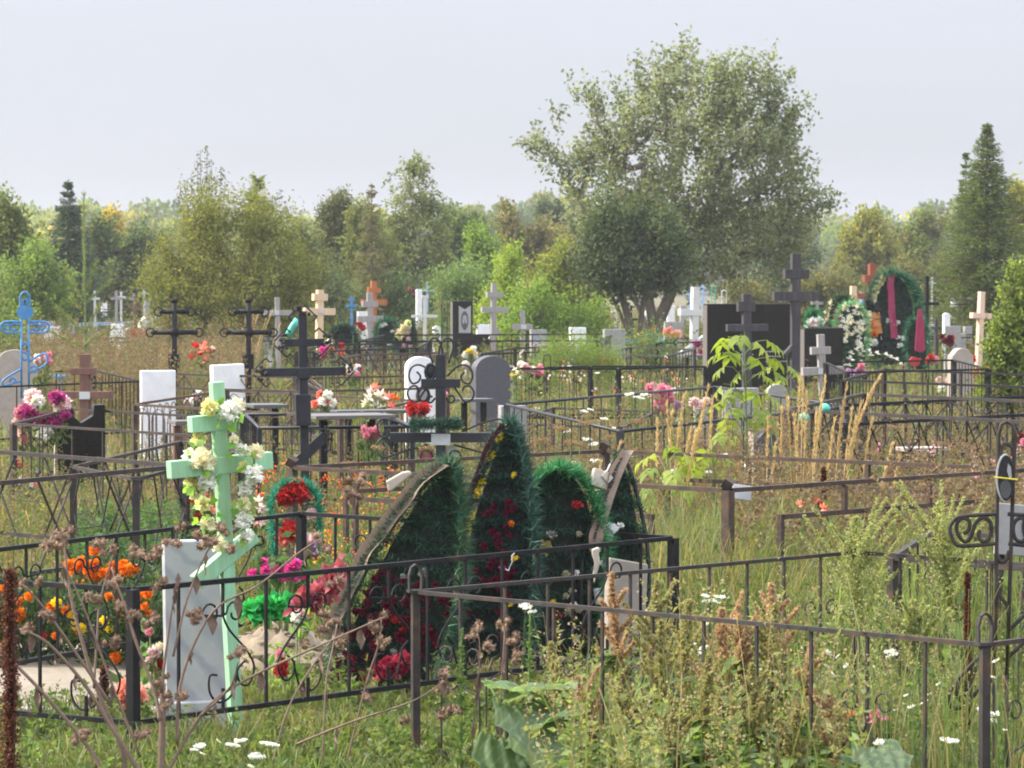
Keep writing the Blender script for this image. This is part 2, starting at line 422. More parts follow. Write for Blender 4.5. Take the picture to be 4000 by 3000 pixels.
def forest():
    Vs, Ts, Cs, off = [], [], [], 0
    for row, (Y0, n, h0) in enumerate([(430, 80, 9.3), (470, 76, 10.8), (515, 76, 12.0)]):
        for i in range(n):
            Yc = Y0 + rng.uniform(-14, 14)
            hw = 1106 / F * Yc * 1.35
            x = -hw + 2 * hw * (i + rng.uniform(-.3, .7)) / n
            h = h0 + rng.uniform(-1.5, 1.5) + 0.9 * math.sin(x * 0.09 + 1.3) + 0.6 * math.sin(x * .23)
            r = rng.uniform(2.0, 3.6)
            pal = [G_OLIVE, G_OLIVE, G_YEL, G_MID, G_DARK, G_MID, G_OLIVE][rng.integers(0, 7)]
            k = 520
            d = rdir(k); d[:, 1] -= 0.35; d = unit(d)
            rad = r * rng.uniform(.70, 1.03, (k, 1))
            P = np.array([x, Yc, h - r * 1.3]) + d * rad * np.array([1, 1, 1.35])
            P[:, 2] = np.where(rng.random(k) < .28, rng.uniform(0.3, h * .8, k), P[:, 2])
            V, T = leaf_arrays(P, unit(d + rng.normal(scale=.8, size=(k, 3)) + np.array([0, 0, .2])), rng.uniform(.55, 1.05, k), rng.uniform(.5, .85, k), .15)
            Vs.append(V); Ts.append(T + off); off += len(V)
            Cs.append(np.repeat(palette(k, pal, .2) * np.array([1.75, 1.68, 1.15]) * rng.uniform(.75, 1.2), 4, 0))
    o = add('distant_forest', raw_mesh('distant_forest', np.concatenate(Vs), np.concatenate(Ts), LEAF, np.concatenate(Cs)))
    o['kind'] = 'stuff'; o['label'] = 'long band of green and yellowing wood along the horizon'
forest()

# ------------------------------------------------------------------ trees and shrubs
def broadleaf(name, label, cat, px, Y, blobs, ncl, nlf, leafL, pal, bark=BARK, tr=0.10, group=None, twig=0.5, shell=0.55, up=0.35, forks=None, leafW=0.6, pal2=None, droop=0.0, low=0.0, spread=.22, skirt=False):
    """blobs: crown lumps (cx, cy, rx, ry) in picture units; forks: trunk polylines (dx, z) in metres"""
    s = F / Y
    root = thing(name, label, cat, (X(px, Y), Y, 0), 0, group)
    if skirt:   # growth down to the ground
        yb = HY + CAM_H * s; my = sum(b[1] for b in blobs) / len(blobs)
        blobs = blobs + [(b[0], (b[1] + yb) / 2 - 6, b[2] * .95, (yb - b[1]) / 2 * .85) for b in blobs if b[1] >= my]
    A = np.array([b[2] * b[3] for b in blobs], float); A /= A.sum()
    which = rng.choice(len(blobs), ncl, p=A)
    d = rdir(ncl); rad = np.where(rng.random(ncl) < shell, rng.uniform(.78, 1.0, ncl), rng.random(ncl) ** (1 / 3) * .85)[:, None]
    C = np.zeros((ncl, 3)); OUT = np.zeros((ncl, 3))
    for i in range(ncl):
        cx, cy, rx, ry = blobs[which[i]][:4]
        q = d[i] * rad[i]
        C[i] = ((cx + q[0] * rx - px) / s, q[1] * rx * .8 / s, CAM_H - (cy + q[2] * ry - HY) / s)
    C[:, 2] = np.maximum(C[:, 2], 0.12)
    cz = C[:, 2].mean()
    OUT = C - np.array([0, 0, cz * .75]); OUT = unit(OUT + rng.normal(scale=.35, size=OUT.shape) * np.linalg.norm(OUT, axis=1, keepdims=True)); OUT[:, 2] += up; OUT[:, 2] -= droop; OUT = unit(OUT)
    # skeleton: each clump joins the nearest lower node
    H = C[:, 2].max()
    forks = forks or [[(0, 0), (0.02 * H, H * .3), (0, H * .62)]]
    nodes = []; par = []
    for fk in forks:
        pts = smooth_pts([(a, 0.05 * k, b) for k, (a, b) in enumerate(fk)], 4)
        for k, p in enumerate(pts):
            nodes.append(np.array(p)); par.append(-1 if k == 0 else len(nodes) - 2)
    order = np.argsort(np.linalg.norm(C - np.array([0, 0, H * .3]), axis=1))
    ncon = min(ncl, 420)
    for i in order[:ncon] if ncl <= 420 else order[np.linspace(0, ncl - 1, ncon).astype(int)]:
        N = np.array(nodes); dv = C[i] - N
        cost = np.linalg.norm(dv, axis=1) + 1.2 * np.maximum(0, -dv[:, 2]); cost[:2] += H
        p = int(np.argmin(cost)); mid = (C[i] + N[p]) / 2 + rng.normal(scale=.06, size=3) * np.linalg.norm(C[i] - N[p]); mid[2] -= .16 * np.linalg.norm((C[i] - N[p])[:2])
        nodes.append(mid); par.append(p); nodes.append(C[i]); par.append(len(nodes) - 2)
    cnt = np.ones(len(nodes))
    for k in range(len(nodes) - 1, -1, -1):
        if par[k] >= 0: cnt[par[k]] += cnt[k]
    rr = tr * (cnt / cnt.max()) ** .5
    mb = MB()
    for k in range(len(nodes)):
        if par[k] >= 0:
            n = 7 if rr[k] > tr * .4 else 4
            mb.tube([nodes[par[k]], nodes[k]], [max(rr[par[k]] if rr[par[k]] < rr[k] * 2.2 else rr[k] * 1.6, .004), max(rr[k], .003)], n)
    mb.build('trunk', bark, root)
    # leaves along a short twig at each clump
    tl = twig * rng.uniform(.5, 1.3, ncl)
    t = rng.random((ncl, nlf))
    base = C[:, None, :] + OUT[:, None, :] * (tl[:, None, None] * (t[..., None] - .35)) + rng.normal(size=(ncl, nlf, 3)) * (twig * spread)
    if droop: base[..., 2] -= droop * t ** 2 * tl[:, None] * .8
    P = base.reshape(-1, 3); P[:, 2] = np.maximum(P[:, 2], .03 + low)
    D = unit(np.repeat(OUT, nlf, 0) * .6 + rdir(len(P)) + np.array([0, 0, -.25]))
    n = len(P)
    cols = palette(n, pal, .22) * np.array([1.45, 1.42, 1.25])
    cl = np.repeat(rng.uniform(.78, 1.22, ncl), nlf)[:, None]; cols = cols * cl
    if pal2:
        sel = np.repeat(rng.random(ncl) < .22, nlf); cols[sel] = palette(int(sel.sum()), pal2, .2)
    leaves('crown', P, D, leafL * rng.uniform(.7, 1.25, n), leafL * leafW * rng.uniform(.8, 1.2, n), cols, LEAF, root)
    return root

def conifer(name, label, px, Y, ytop, ybase, hw, pal, group=None, whorls=24, per=9, nd=(0.30, 0.05), dens=26, power=.85, lean=0.0, cat='tree', upturn=.15, r=.09):
    s = F / Y; H = CAM_H - (ytop - HY) / s; z0 = max(.15, CAM_H - (ybase - HY) / s); Rm = hw / s
    root = thing(name, label, cat, (X(px, Y), Y, 0), 0, group)
    tp = [(lean * H * k / 8 * k / 8, 0, H * k / 8) for k in range(9)]
    mb = MB().tube(tp, [r * (1 - k / 8) + .008 for k in range(9)], 8)
    Ps, Ds, Cs, Ls = [], [], [], []
    for w in range(whorls):
        f = w / (whorls - 1); z = z0 + (H - z0) * (1 - (1 - f) ** 1.15) * .985 + rng.uniform(-.3, .3) * (H - z0) / whorls
        rad = Rm * max(0.03, (1 - (z - z0) / (H - z0))) ** power
        nb = max(4, int(per * (1 - .4 * f)))
        a0 = rng.uniform(0, 6.3)
        for b in range(nb):
            a = a0 + 2 * math.pi * b / nb + rng.uniform(-.25, .25)
            L = rad * rng.uniform(.68, 1.15) + .04; out = np.array([math.cos(a), math.sin(a), 0.0])
            st = np.array([lean * H * (z / H) ** 2, 0, z + rng.uniform(-.9, .9) * (H - z0) / whorls * (1 - f * .7)])
            rise = (0.55 if f > .8 else .12) * L; sag = .38 * L * (1 - f)
            tt = np.linspace(0, 1, 6); bp = st + out * (L * tt)[:, None] + np.array([0, 0, 1.0]) * (rise * tt - sag * tt ** 1.2 + (sag + upturn * L) * np.maximum(0, tt - .55) ** 2 * 1.6)[:, None]
            mb.tube([bp[0], bp[2], bp[5]], [r * .22 * (1 - f) + .006, r * .12 + .004, .003], 4)
            k = int(dens * (L / Rm) ** .8) + 8
            u = rng.random(k) ** .8; i0 = np.minimum((u * 5).astype(int), 4); fr = (u * 5 - i0)[:, None]
            p = bp[i0] * (1 - fr) + bp[i0 + 1] * fr
            side = np.cross(out, [0, 0, 1.0]) * rng.choice([-1, 1], k)[:, None]
            dd = unit(out * rng.uniform(.3, 1.1, (k, 1)) + side * rng.uniform(.1, 1.0, (k, 1)) + np.array([0, 0, 1]) * rng.uniform(-.5, .35, (k, 1)))
            Ps.append(p + side * rng.uniform(0, .20, (k, 1)) * L + np.array([0, 0, -1.0]) * np.abs(rng.normal(0, .11 if f < .85 else .03, (k, 1))) * (.4 + L)); Ds.append(dd); Ls.append(nd[0] * rng.uniform(.55, 1.25, k) * (1 - .3 * u) * (1 if f < .8 else .6)); Cs.append(palette(k, pal, .22) * rng.uniform(1.1, 1.5))
    # the leading shoot
    k = 30; u = rng.random(k); Ps.append(np.stack([np.full(k, lean * H), np.zeros(k), H * (0.93 + .07 * u)], 1)); Ds.append(unit(rdir(k) + np.array([0, 0, 1.2]))); Ls.append(np.full(k, nd[0] * .5)); Cs.append(palette(k, pal, .2))
    mb.build('trunk', BARK, root)
    P = np.concatenate(Ps); L = np.concatenate(Ls)
    leaves('crown', P, np.concatenate(Ds), L, np.maximum(nd[1], L * .16), np.concatenate(Cs), LEAF, root, .1)
    return root

# the big apple tree and the thick bush under it
broadleaf('apple_tree', 'tall spreading grey green apple tree rising above everything', 'tree', 1420, 98,
    [(1499, 344, 210, 200), (1365, 414, 150, 150), (1632, 414, 130, 160), (1480, 214, 120, 90), (1594, 224, 90, 80), (1336, 284, 80, 70), (1231, 364, 55, 45), (1174, 334, 32, 30), (1699, 344, 55, 90), (1737, 454, 45, 60),
     (1422, 534, 170, 90), (1594, 544, 150, 90), (1480, 124, 22, 40), (1394, 174, 30, 35), (1336, 204, 26, 30), (1594, 164, 16, 35), (1656, 164, 16, 35), (1709, 244, 22, 40), (1260, 194, 18, 22), (1441, 144, 12, 30), (1556, 154, 10, 34), (1628, 179, 10, 40), (1680, 214, 12, 40), (1761, 414, 14, 30), (1785, 444, 12, 20), (1145, 304, 16, 24), (1203, 274, 12, 30), (1279, 204, 12, 30)],
    860, 40, 0.135, [(0.15, 0.17, 0.10), (0.12, 0.145, 0.08), (0.18, 0.20, 0.13), (0.10, 0.125, 0.065)], tr=.17, twig=.9, shell=.5, up=.6, leafW=.62, spread=.12,
    forks=[[(-.05, 0), (.05, .9), (.35, 1.7), (.9, 3.0), (1.6, 4.6)], [(-.05, 0), (-.1, .8), (-.25, 1.7), (-.35, 3.2), (-.1, 5.2)], [(.0, 0), (-.55, 1.4), (-1.3, 2.6), (-2.2, 4.4)]])
broadleaf('dark_bush', 'dense dark green bush on bare stems under the big apple tree', 'bush', 1375, 93,
    [(1370, 565, 85, 70), (1385, 510, 80, 50), (1310, 530, 42, 44), (1440, 570, 42, 50), (1345, 590, 62, 42), (1290, 570, 26, 46), (1310, 480, 40, 30)],
    250, 80, 0.12, [(0.038, 0.063, 0.027), (0.049, 0.077, 0.035), (0.072, 0.084, 0.043)], tr=.10, twig=.95, shell=.4, up=.2, leafW=.65, spread=.17,
    forks=[[(0, 0), (-.15, .9), (-.5, 2.0)], [(0.1, 0), (.12, 1.1), (.3, 2.2)], [(-.1, 0), (-.35, 1.0), (-.7, 1.8)]])
conifer('pine_tree', 'deep green pine behind the right edge of the apple tree', 1690, 128, 430, 690, 130, G_BLUE + G_DARK, dens=120, whorls=20, per=10, nd=(.26, .05), power=.6)
# spruces
conifer('spruce_tree', 'tall green spruce at the right with a forked tip', 2130, 92, 268, 735, 185, [(0.075, 0.105, 0.027), (0.094, 0.126, 0.033), (0.061, 0.087, 0.027)], whorls=40, per=11, nd=(.19, .03), dens=170, power=1.0, r=.13)
conifer('spruce_tree', 'small spruce top rising beside the tall green spruce', 2085, 93, 330, 600, 34, [(0.075, 0.105, 0.027), (0.094, 0.126, 0.033)], whorls=16, per=8, nd=(.16, .03), dens=70, r=.06)
conifer('spruce_tree', 'dark blue green spruce at the left behind the blue cross', 148, 118, 392, 690, 100, G_BLUE, whorls=30, per=10, nd=(.24, .04), dens=120, power=.95)
conifer('spruce_tree', 'sparse small spruce between the juniper and the birch', 803, 118, 400, 640, 52, [(0.102, 0.119, 0.044), (0.123, 0.112, 0.044)], whorls=16, per=8, nd=(.18, .035), dens=60, power=.8)
conifer('young_pine', 'thin pine leader sticking up above the willow bushes', 556, 100, 392, 540, 26, [(0.102, 0.140, 0.062), (0.123, 0.154, 0.069)], whorls=8, per=5, nd=(.42, .05), dens=40, power=.5, upturn=.9)
def young_pine():
    Y = 60; s = F / Y; px = 182; H = Z(420, Y)
    root = thing('young_pine', 'slender pale green young pine with one bare upright leader', 'tree', (X(px, Y), Y, 0))
    mb = MB().tube([(0, 0, 0), (0.02, 0, 1.2), (0, 0, H)], [.035, .024, .01], 6)
    P, D = [], []
    def run(a, b, k):
        a, b = np.array(a), np.array(b); u = rng.random(k)[:, None]; P.append(a + (b - a) * u); D.append(unit(rdir(k) * .7 + unit(b - a) * 1.1))
        mb.tube([a, b], [.014, .006], 5)
    z1 = Z(640, Y); z0 = Z(720, Y)
    run((0, 0, z1), (0, 0, H), 260)
    for dx, dz, zb in ((-.32, .62, z1 - .1), (.22, .6, z1), (.46, .42, z1 - .15), (-.2, .3, z1 - .3), (.3, .5, z0), (-.45, .45, z0), (.55, .3, z0 - .2), (-.6, .3, z0 - .25), (.15, .4, z0 - .3)):
        run((0, rng.uniform(-.05, .05), zb), (dx, rng.uniform(-.3, .3), zb + dz), 110)
    mb.build('trunk', STEMGREEN, root)
    P = np.concatenate(P); leaves('crown', P, np.concatenate(D), .10, .012, palette(len(P), [(0.232, 0.252, 0.088), (0.174, 0.210, 0.075)]), LEAF, root)
young_pine()
# birch, junipers, willows and other growth
broadleaf('birch_tree', 'weeping birch with a white trunk in the centre left distance', 'tree', 890, 130,
    [(890, 400, 48, 60), (900, 470, 62, 60), (860, 480, 40, 50), (930, 450, 28, 45), (900, 540, 70, 55), (850, 560, 45, 50), (940, 560, 40, 50), (900, 360, 20, 25)],
    330, 50, .15, [(0.109, 0.133, 0.044), (0.131, 0.147, 0.050), (0.087, 0.112, 0.044)], bark=BIRCHBARK, tr=.13, twig=1.0, shell=.4, up=.0, droop=.9, leafW=.5, spread=.09, skirt=True)
broadleaf('juniper', 'dark columnar juniper standing left of the birch', 'tree', 720, 125,
    [(722, 480, 36, 45), (720, 530, 40, 50), (722, 580, 38, 50), (735, 450, 20, 22)], 300, 50, .16, [(0.051, 0.077, 0.027), (0.072, 0.091, 0.031), (0.094, 0.084, 0.035)], tr=.09, twig=.6, shell=.5, up=1.2, leafW=.35, skirt=True)
broadleaf('willow_bush', 'wide round olive willow bush left of centre', 'bush', 480, 84,
    [(430, 560, 75, 95), (520, 570, 85, 90), (590, 560, 65, 80), (390, 610, 60, 60), (470, 500, 70, 50), (560, 490, 60, 45), (640, 610, 45, 60), (500, 640, 140, 50), (410, 490, 26, 40), (450, 465, 22, 36), (500, 480, 30, 30), (545, 462, 20, 34), (590, 480, 24, 36), (620, 520, 24, 40), (350, 640, 30, 50), (375, 570, 22, 40)],
    820, 50, .10, [(0.131, 0.147, 0.035), (0.109, 0.133, 0.035), (0.160, 0.161, 0.037)], tr=.06, twig=1.1, shell=.35, up=.9, leafW=.36, skirt=True, spread=.10,
    forks=[[(-.4, 0), (-.6, 1.5), (-.9, 2.8)], [(0, 0), (.05, 1.5), (.1, 3.0)], [(.4, 0), (.7, 1.5), (1.1, 2.8)]])
def sprigs():
    Y = 98; s = F / Y
    root = thing('poplar_shoots', 'bare upright leafy shoots rising above the willow bush', 'tree', (X(445, Y), Y, 0))
    mb = MB(); P, D = [], []
    for px, py, b in [(437, 325, 520), (447, 318, 520), (425, 350, 520), (458, 345, 520), (412, 378, 520), (390, 400, 500), (478, 365, 510), (492, 388, 500), (470, 385, 520), (445, 380, 520), (405, 420, 500), (432, 400, 520), (383, 425, 480), (605, 410, 500), (575, 415, 500), (590, 425, 500), (622, 440, 500), (460, 420, 520), (400, 390, 520)]:
        x1, z1, x0, z0 = (px - 445) / s, Z(py, Y), (px - 445) / s * .75, Z(b, Y)
        y = rng.uniform(-.5, .5); k = int(30 + (z1 - z0) * 34)
        u = rng.random(k)[:, None]; P.append(np.array([x0, y, z0]) + np.array([x1 - x0, 0, z1 - z0]) * u + rng.normal(scale=.05, size=(k, 3))); D.append(unit(rdir(k) + np.array([0, 0, -.4])))
        mb.tube([(0, 0, 0), (x0, y, z0), (x1, y, z1)], [.03, .018, .005], 4)
    mb.build('trunk', BARK, root); P = np.concatenate(P)
    leaves('crown', P, np.concatenate(D), .10 * rng.uniform(.6, 1.3, len(P)), .055, palette(len(P), [(0.123, 0.140, 0.075), (0.087, 0.105, 0.062)]), LEAF, root)
sprigs()
SHRUBS = [
 ('shrub', 'pale green leafy tree at the far left edge', 20, 105, [(10, 500, 45, 60), (50, 560, 50, 60), (20, 600, 60, 60), (10, 450, 14, 20)], 240, 50, .14, G_MID + G_OLIVE, None, .6),
 ('shrub', 'lower green shrub beside the dark left spruce', 85, 100, [(85, 590, 40, 50), (60, 620, 60, 40), (110, 620, 40, 30)], 160, 50, .12, [(0.102, 0.161, 0.037), (0.123, 0.182, 0.044)], None, .6),
 ('shrub', 'bluish green shrub in the gap between spruce and willow', 215, 135, [(215, 540, 50, 50), (280, 560, 60, 50), (250, 600, 90, 40), (310, 540, 45, 40)], 260, 46, .18, G_BLUE + G_MID, G_OLIVE, .6),
 ('shrub', 'small yellow leaved tree in front of the far wood at left', 240, 190, [(240, 485, 22, 25), (245, 520, 28, 26)], 70, 40, .22, [(0.348, 0.252, 0.037), (0.246, 0.224, 0.044)], None, .6),
 ('shrub', 'misty blue green shrub right of the willow bush', 670, 110, [(670, 580, 42, 60), (700, 620, 50, 40), (650, 540, 35, 40)], 190, 46, .15, [(0.094, 0.126, 0.062), (0.116, 0.140, 0.069)], None, .5),
 ('shrub', 'tall yellow green shrub below the small spruce', 800, 122, [(790, 540, 42, 65), (820, 580, 50, 60), (800, 630, 60, 40), (780, 490, 25, 40)], 300, 46, .15, G_OLIVE + G_MID, G_RUST, .6),
 ('shrub', 'dark green bush right of the orange brown cross', 850, 118, [(850, 660, 35, 40), (870, 640, 25, 30), (690, 640, 55, 40), (735, 660, 40, 40)], 190, 46, .14, [(0.058, 0.098, 0.037), (0.087, 0.126, 0.037)], None, .6),
 ('shrub', 'olive tree merging with the right side of the birch', 975, 140, [(975, 520, 45, 55), (1010, 520, 45, 50), (960, 590, 50, 50), (1010, 590, 40, 50)], 230, 44, .18, G_MID + G_DARK, None, .6),
 ('shrub', 'round mid green tree in the centre distance', 1045, 112, [(1045, 555, 30, 40), (1040, 590, 32, 30), (1030, 530, 20, 18)], 160, 46, .13, [(0.102, 0.168, 0.031), (0.123, 0.189, 0.037)], None, .6),
 ('shrub', 'soft blue green shrub behind the centre crosses', 1010, 100, [(1010, 610, 40, 40), (985, 640, 40, 40), (1040, 650, 30, 30)], 170, 46, .11, [(0.102, 0.161, 0.062), (0.123, 0.182, 0.069)], None, .4),
 ('shrub', 'bright lime shrub behind the tall grey cross', 1090, 98, [(1095, 610, 24, 55), (1085, 660, 34, 50), (1075, 700, 40, 30), (1105, 570, 14, 24)], 190, 46, .10, G_LIME, None, .5),
 ('shrub', 'rust and olive tree in the middle distance left of the apple tree', 1150, 150, [(1140, 530, 50, 45), (1190, 540, 55, 55), (1110, 510, 40, 40), (1160, 590, 60, 40), (1100, 470, 12, 30)], 300, 44, .19, [(0.135, 0.115, 0.052), (0.125, 0.125, 0.052), (0.115, 0.125, 0.045)], None, .6),
 ('shrub', 'yellow green shrub with rusty tips left of the dark bush', 1235, 102, [(1230, 600, 45, 50), (1210, 650, 60, 40), (1250, 650, 50, 40), (1190, 620, 40, 40), (1225, 555, 22, 25)], 320, 48, .11, [(0.174, 0.203, 0.035), (0.145, 0.182, 0.035)], G_RUST, .6),
 ('shrub', 'fresh green shrub low behind the white headstones', 1160, 92, [(1160, 660, 45, 40), (1130, 690, 40, 25), (1200, 690, 45, 25), (1260, 690, 40, 25)], 220, 46, .09, [(0.145, 0.224, 0.035), (0.109, 0.175, 0.035)], None, .6),
 ('shrub', 'dark green tree top breaking the horizon left of the apple tree', 1200, 210, [(1185, 470, 30, 25), (1215, 480, 30, 25)], 90, 40, .26, G_DARK, None, .6),
 ('birch_tree', 'thin yellow green birch with a pale stem right of the apple tree', 1880, 160, [(1880, 530, 50, 50), (1850, 560, 40, 50), (1900, 580, 50, 40), (1870, 490, 28, 25)], 260, 44, .19, G_YEL + G_OLIVE, None, .6),
 ('shrub', 'olive tree in front of the wood left of the right spruce', 1960, 170, [(1960, 530, 55, 50), (1990, 560, 45, 50), (1950, 590, 60, 40), (2010, 500, 40, 40)], 260, 44, .2, G_OLIVE + G_MID, G_RUST, .6),
 ('shrub', 'dusky green bushes behind the tall wreath', 1960, 120, [(1960, 620, 60, 40), (2030, 620, 45, 45), (1830, 620, 35, 40)], 230, 44, .15, [(0.087, 0.105, 0.044), (0.116, 0.119, 0.044)], G_RUST, .6),
 ('shrub', 'yellowing tree behind the right spruce at the edge', 2205, 120, [(2205, 460, 30, 35), (2215, 520, 30, 50), (2190, 430, 12, 20)], 140, 44, .17, G_OLIVE + G_YEL, None, .6),
 ('shrub', 'leafy lilac bush leaning in at the right edge', 2195, 48, [(2200, 680, 40, 80), (2180, 750, 55, 60), (2190, 610, 16, 40), (2210, 820, 50, 50), (2150, 770, 20, 30)], 260, 40, .075, [(0.123, 0.168, 0.040), (0.160, 0.196, 0.045), (0.087, 0.126, 0.037)], None, .5),
 ('shrub', 'brown weedy bush low behind the right headstones', 1790, 118, [(1790, 640, 40, 40), (1745, 650, 40, 40), (1620, 640, 50, 30)], 200, 44, .14, [(0.102, 0.105, 0.037), (0.131, 0.112, 0.044), (0.072, 0.091, 0.035)], None, .5),
 ('rose_bush', 'small dark rose bush by the apple trunk', 1400, 74, [(1388, 762, 26, 16), (1418, 770, 22, 14)], 60, 40, .07, [(0.072, 0.119, 0.037), (0.094, 0.140, 0.044)], None, .6),
 ('cosmos_bush', 'feathery green cosmos clump between dark rails', 1250, 62, [(1230, 760, 60, 30), (1290, 770, 50, 26), (1190, 775, 40, 25)], 260, 46, .05, [(0.131, 0.196, 0.037), (0.109, 0.161, 0.035)], None, .2),
]
for nm, lb, px, Y, bl, nc, nl, lf, pal, p2, lw in SHRUBS:
    broadleaf(nm, lb, 'tree' if ('tree' in lb or 'birch' in lb) else 'bush', px, Y, bl, nc, nl, lf, pal, tr=.07 if Y > 70 else .03, twig=.12 * Y / 22 if Y < 70 else .95, spread=.12 if Y > 70 else .22, shell=.35, up=.55, pal2=p2, leafW=lw, skirt=(nm != 'birch_tree' and 'far wood' not in lb and 'horizon' not in lb), bark=BIRCHBARK if nm == 'birch_tree' else BARK)
# ------------------------------------------------------------------ grave fences
def scroll2d(x, z, r, turns=1.3, a0=0.0, d=1, n=16, r1=.25):
    return [(x + r * (1 - (1 - r1) * k / n) * math.cos(a0 + d * 2 * math.pi * turns * k / n), z + r * (1 - (1 - r1) * k / n) * math.sin(a0 + d * 2 * math.pi * turns * k / n)) for k in range(n + 1)]

def fence(name, label, corners, h, style='bars', m=IRON, n=6, low=.2, pw=.05, rw=.035, bw=.014, closed=True, cap=None, sides=None, group=None, mids=True, rods=None):
    """corners: ground points (x, y); every post, rail and upright is a part of its own"""
    o0 = Vector((corners[0][0], corners[0][1], 0))
    root = thing(name, label, 'fence', o0, 0, group)
    C = [Vector((c[0], c[1], 0)) - o0 for c in corners]
    k = len(C)
    if style not in ('scroll', 'fork', 'step'): rw *= .8; bw *= .8; pw *= .85
    pm = MB().box((0, 0, h / 2 - .08), (pw, pw, h + .16)).mesh('post', m)
    bar_cache = {}
    def upright(p, z0, z1, w=bw):
        key = (round(z0, 3), round(z1, 3), w)
        if key not in bar_cache: bar_cache[key] = MB().box((0, 0, (z0 + z1) / 2), (w, w, z1 - z0)).mesh('upright', m)
        add('upright', bar_cache[key], root, p, (0, 0, ang))
    for c_i, c in enumerate(C):
        rz = math.atan2((C[1] - C[0]).y, (C[1] - C[0]).x)
        p = add('post', pm, root, c, (0, 0, rz if cap != 'loop' else 0.35))
        if cap == 'loop':
            t = MB(); pts = [(-.028, 0, h + .006), (-.03, 0, h + .075), (-.02, 0, h + .11), (0, 0, h + .123), (.02, 0, h + .11), (.03, 0, h + .075), (.028, 0, h + .006)]
            for a, b in zip(pts[:-1], pts[1:]): t.bar(a, b, .026, .007, up=(0, 1, 0)) if 0 else t.bar(a, b, .024, .007, up=(a[0] * .3 + .001, 0, 1) if abs(a[2] - b[2]) < .015 else (1, 0, 0))
            t.box((0, 0, h + .004), (.07, .05, .012)); t.build('cap', m, p)
        elif cap == 'cube':
            MB().box((0, 0, h + .04), (.06, .06, .06), Matrix.Rotation(.62, 3, 'Y') @ Matrix.Rotation(.5, 3, 'Z')).build('cap', m, p)
        elif cap == 'ball':
            MB().ball((0, 0, h + .02), .028, 8, 5).build('cap', m, p)
        elif cap == 'ring':
            MB().tube([(.03 * math.cos(a), 0, h + .035 + .035 * math.sin(a)) for a in np.linspace(0, 6.283, 13)[:-1]], .006, 5, True).build('cap', m, p)
    for i in range(k if closed else k - 1):
        if sides and i not in sides: continue
        a, b = C[i], C[(i + 1) % k]; d = b - a; L = d.length; t = d / L
        ang = math.atan2(t.y, t.x)
        n_i = max(2, round(n * L / 2.0))
        def P(u, z): return a + t * u + Vector((0, 0, z))
        def T2(pts, r=bw * .45, nm='scroll'):
            MB().tube([P(u, z) for u, z in pts], r, 5).build(nm, m, root, True)
        if style == 'pipe':
            MB().tube([P(0, h), P(L, h)], rw / 2, 8).build('top_rail', m, root, True)
        else:
            rod('top_rail', P(pw / 2, h), P(L - pw / 2, h), rw, m, root, rw * .8)
        if style in ('bars', 'scroll', 'hex', 'truss', 'pipe', 'fork', 'arches', 'crook'):
            rod('bottom_rail', P(pw / 2, low), P(L - pw / 2, low), rw, m, root, rw * .8)
        zt, zb = h - rw * .4, low + rw * .4
        if style in ('bars', 'pipe'):
            for q in range(1, n_i): upright(P(L * q / n_i, 0), zb, zt)
        elif style == 'scroll':
            for q in range(1, n_i):
                u = L * q / n_i
                if q % 2: upright(P(u, 0), zb, zt)
                else:
                    H = zt - zb; w = L / n_i
                    upright(P(u, 0), zb + H * .74, zt); upright(P(u, 0), zb, zb + H * .16)
                    for sg in (-1, 1):
                        T2([(u, zb + H * .74)] + [(u + sg * (.28 * w + x), z) for x, z in scroll2d(0, zb + H * .76, .2 * w, 1.0, math.pi if sg > 0 else 0, -sg, 12, .45)])
                    g = 1 if (q // 2) % 2 else -1
                    S = [(u, .74), (u + g * .15 * w, .62), (u + g * .55 * w, .44), (u + g * .72 * w, .30), (u + g * .6 * w, .17), (u + g * .4 * w, .18), (u + g * .33 * w, .29), (u + g * .5 * w, .36)]
                    sp = smooth_pts([(x, 0, zb + z * H) for x, z in S], 4); T2([(v.x, v.z) for v in sp])
                    S = [(u + g * .33 * w, .27), (u + g * .2 * w, .1), (u - g * .1 * w, .05), (u - g * .3 * w, .14), (u - g * .3 * w, .27), (u - g * .14 * w, .27)]
                    sp = smooth_pts([(x, 0, zb + z * H) for x, z in S], 4); T2([(v.x, v.z) for v in sp])
        elif style == 'fork':
            for q in range(1, n_i):
                u = L * q / n_i; H = zt - zb; w = L / n_i
                if q % 2 == 0: upright(P(u, 0), zb, zt)
                else:
                    upright(P(u, 0), zb + H * .5, zt)
                    for sg in (-1, 1):
                        sp = smooth_pts([(u, 0, zb + H * .52), (u + sg * .1 * w, 0, zb + H * .42), (u + sg * .38 * w, 0, zb + H * .38), (u + sg * .42 * w, 0, zb + H * .3), (u + sg * .42 * w, 0, zb)], 4)
                        T2([(v.x, v.z) for v in sp], bw * .4)
                        T2([(u + sg * (.3 * w + x), z) for x, z in scroll2d(0, zb + H * .62, .16 * w, 1.0, math.pi if sg > 0 else 0, -sg, 10, .6)], bw * .35)
        elif style == 'hex':
            w = L / n_i; H = zt - zb
            for q in range(n_i):
                u = w * (q + .5)
                pts = [(u - w * .5, .5), (u - w * .25, 0), (u + w * .25, 0), (u + w * .5, .5), (u + w * .25, 1), (u - w * .25, 1)]
                for e in range(6):
                    (x0, z0), (x1, z1) = pts[e], pts[(e + 1) % 6]
                    if abs(z0 - z1) > .1: rod('lattice_bar', P(x0, zb + z0 * H), P(x1, zb + z1 * H), bw, m, root, bw)
                if q % 2 == 0: rod('lattice_bar', P(u - w * .3, zb + H * .42), P(u + w * .3, zb + H * .42), bw * .9, m, root, bw * .5)
        elif style == 'truss':
            w = L / n_i
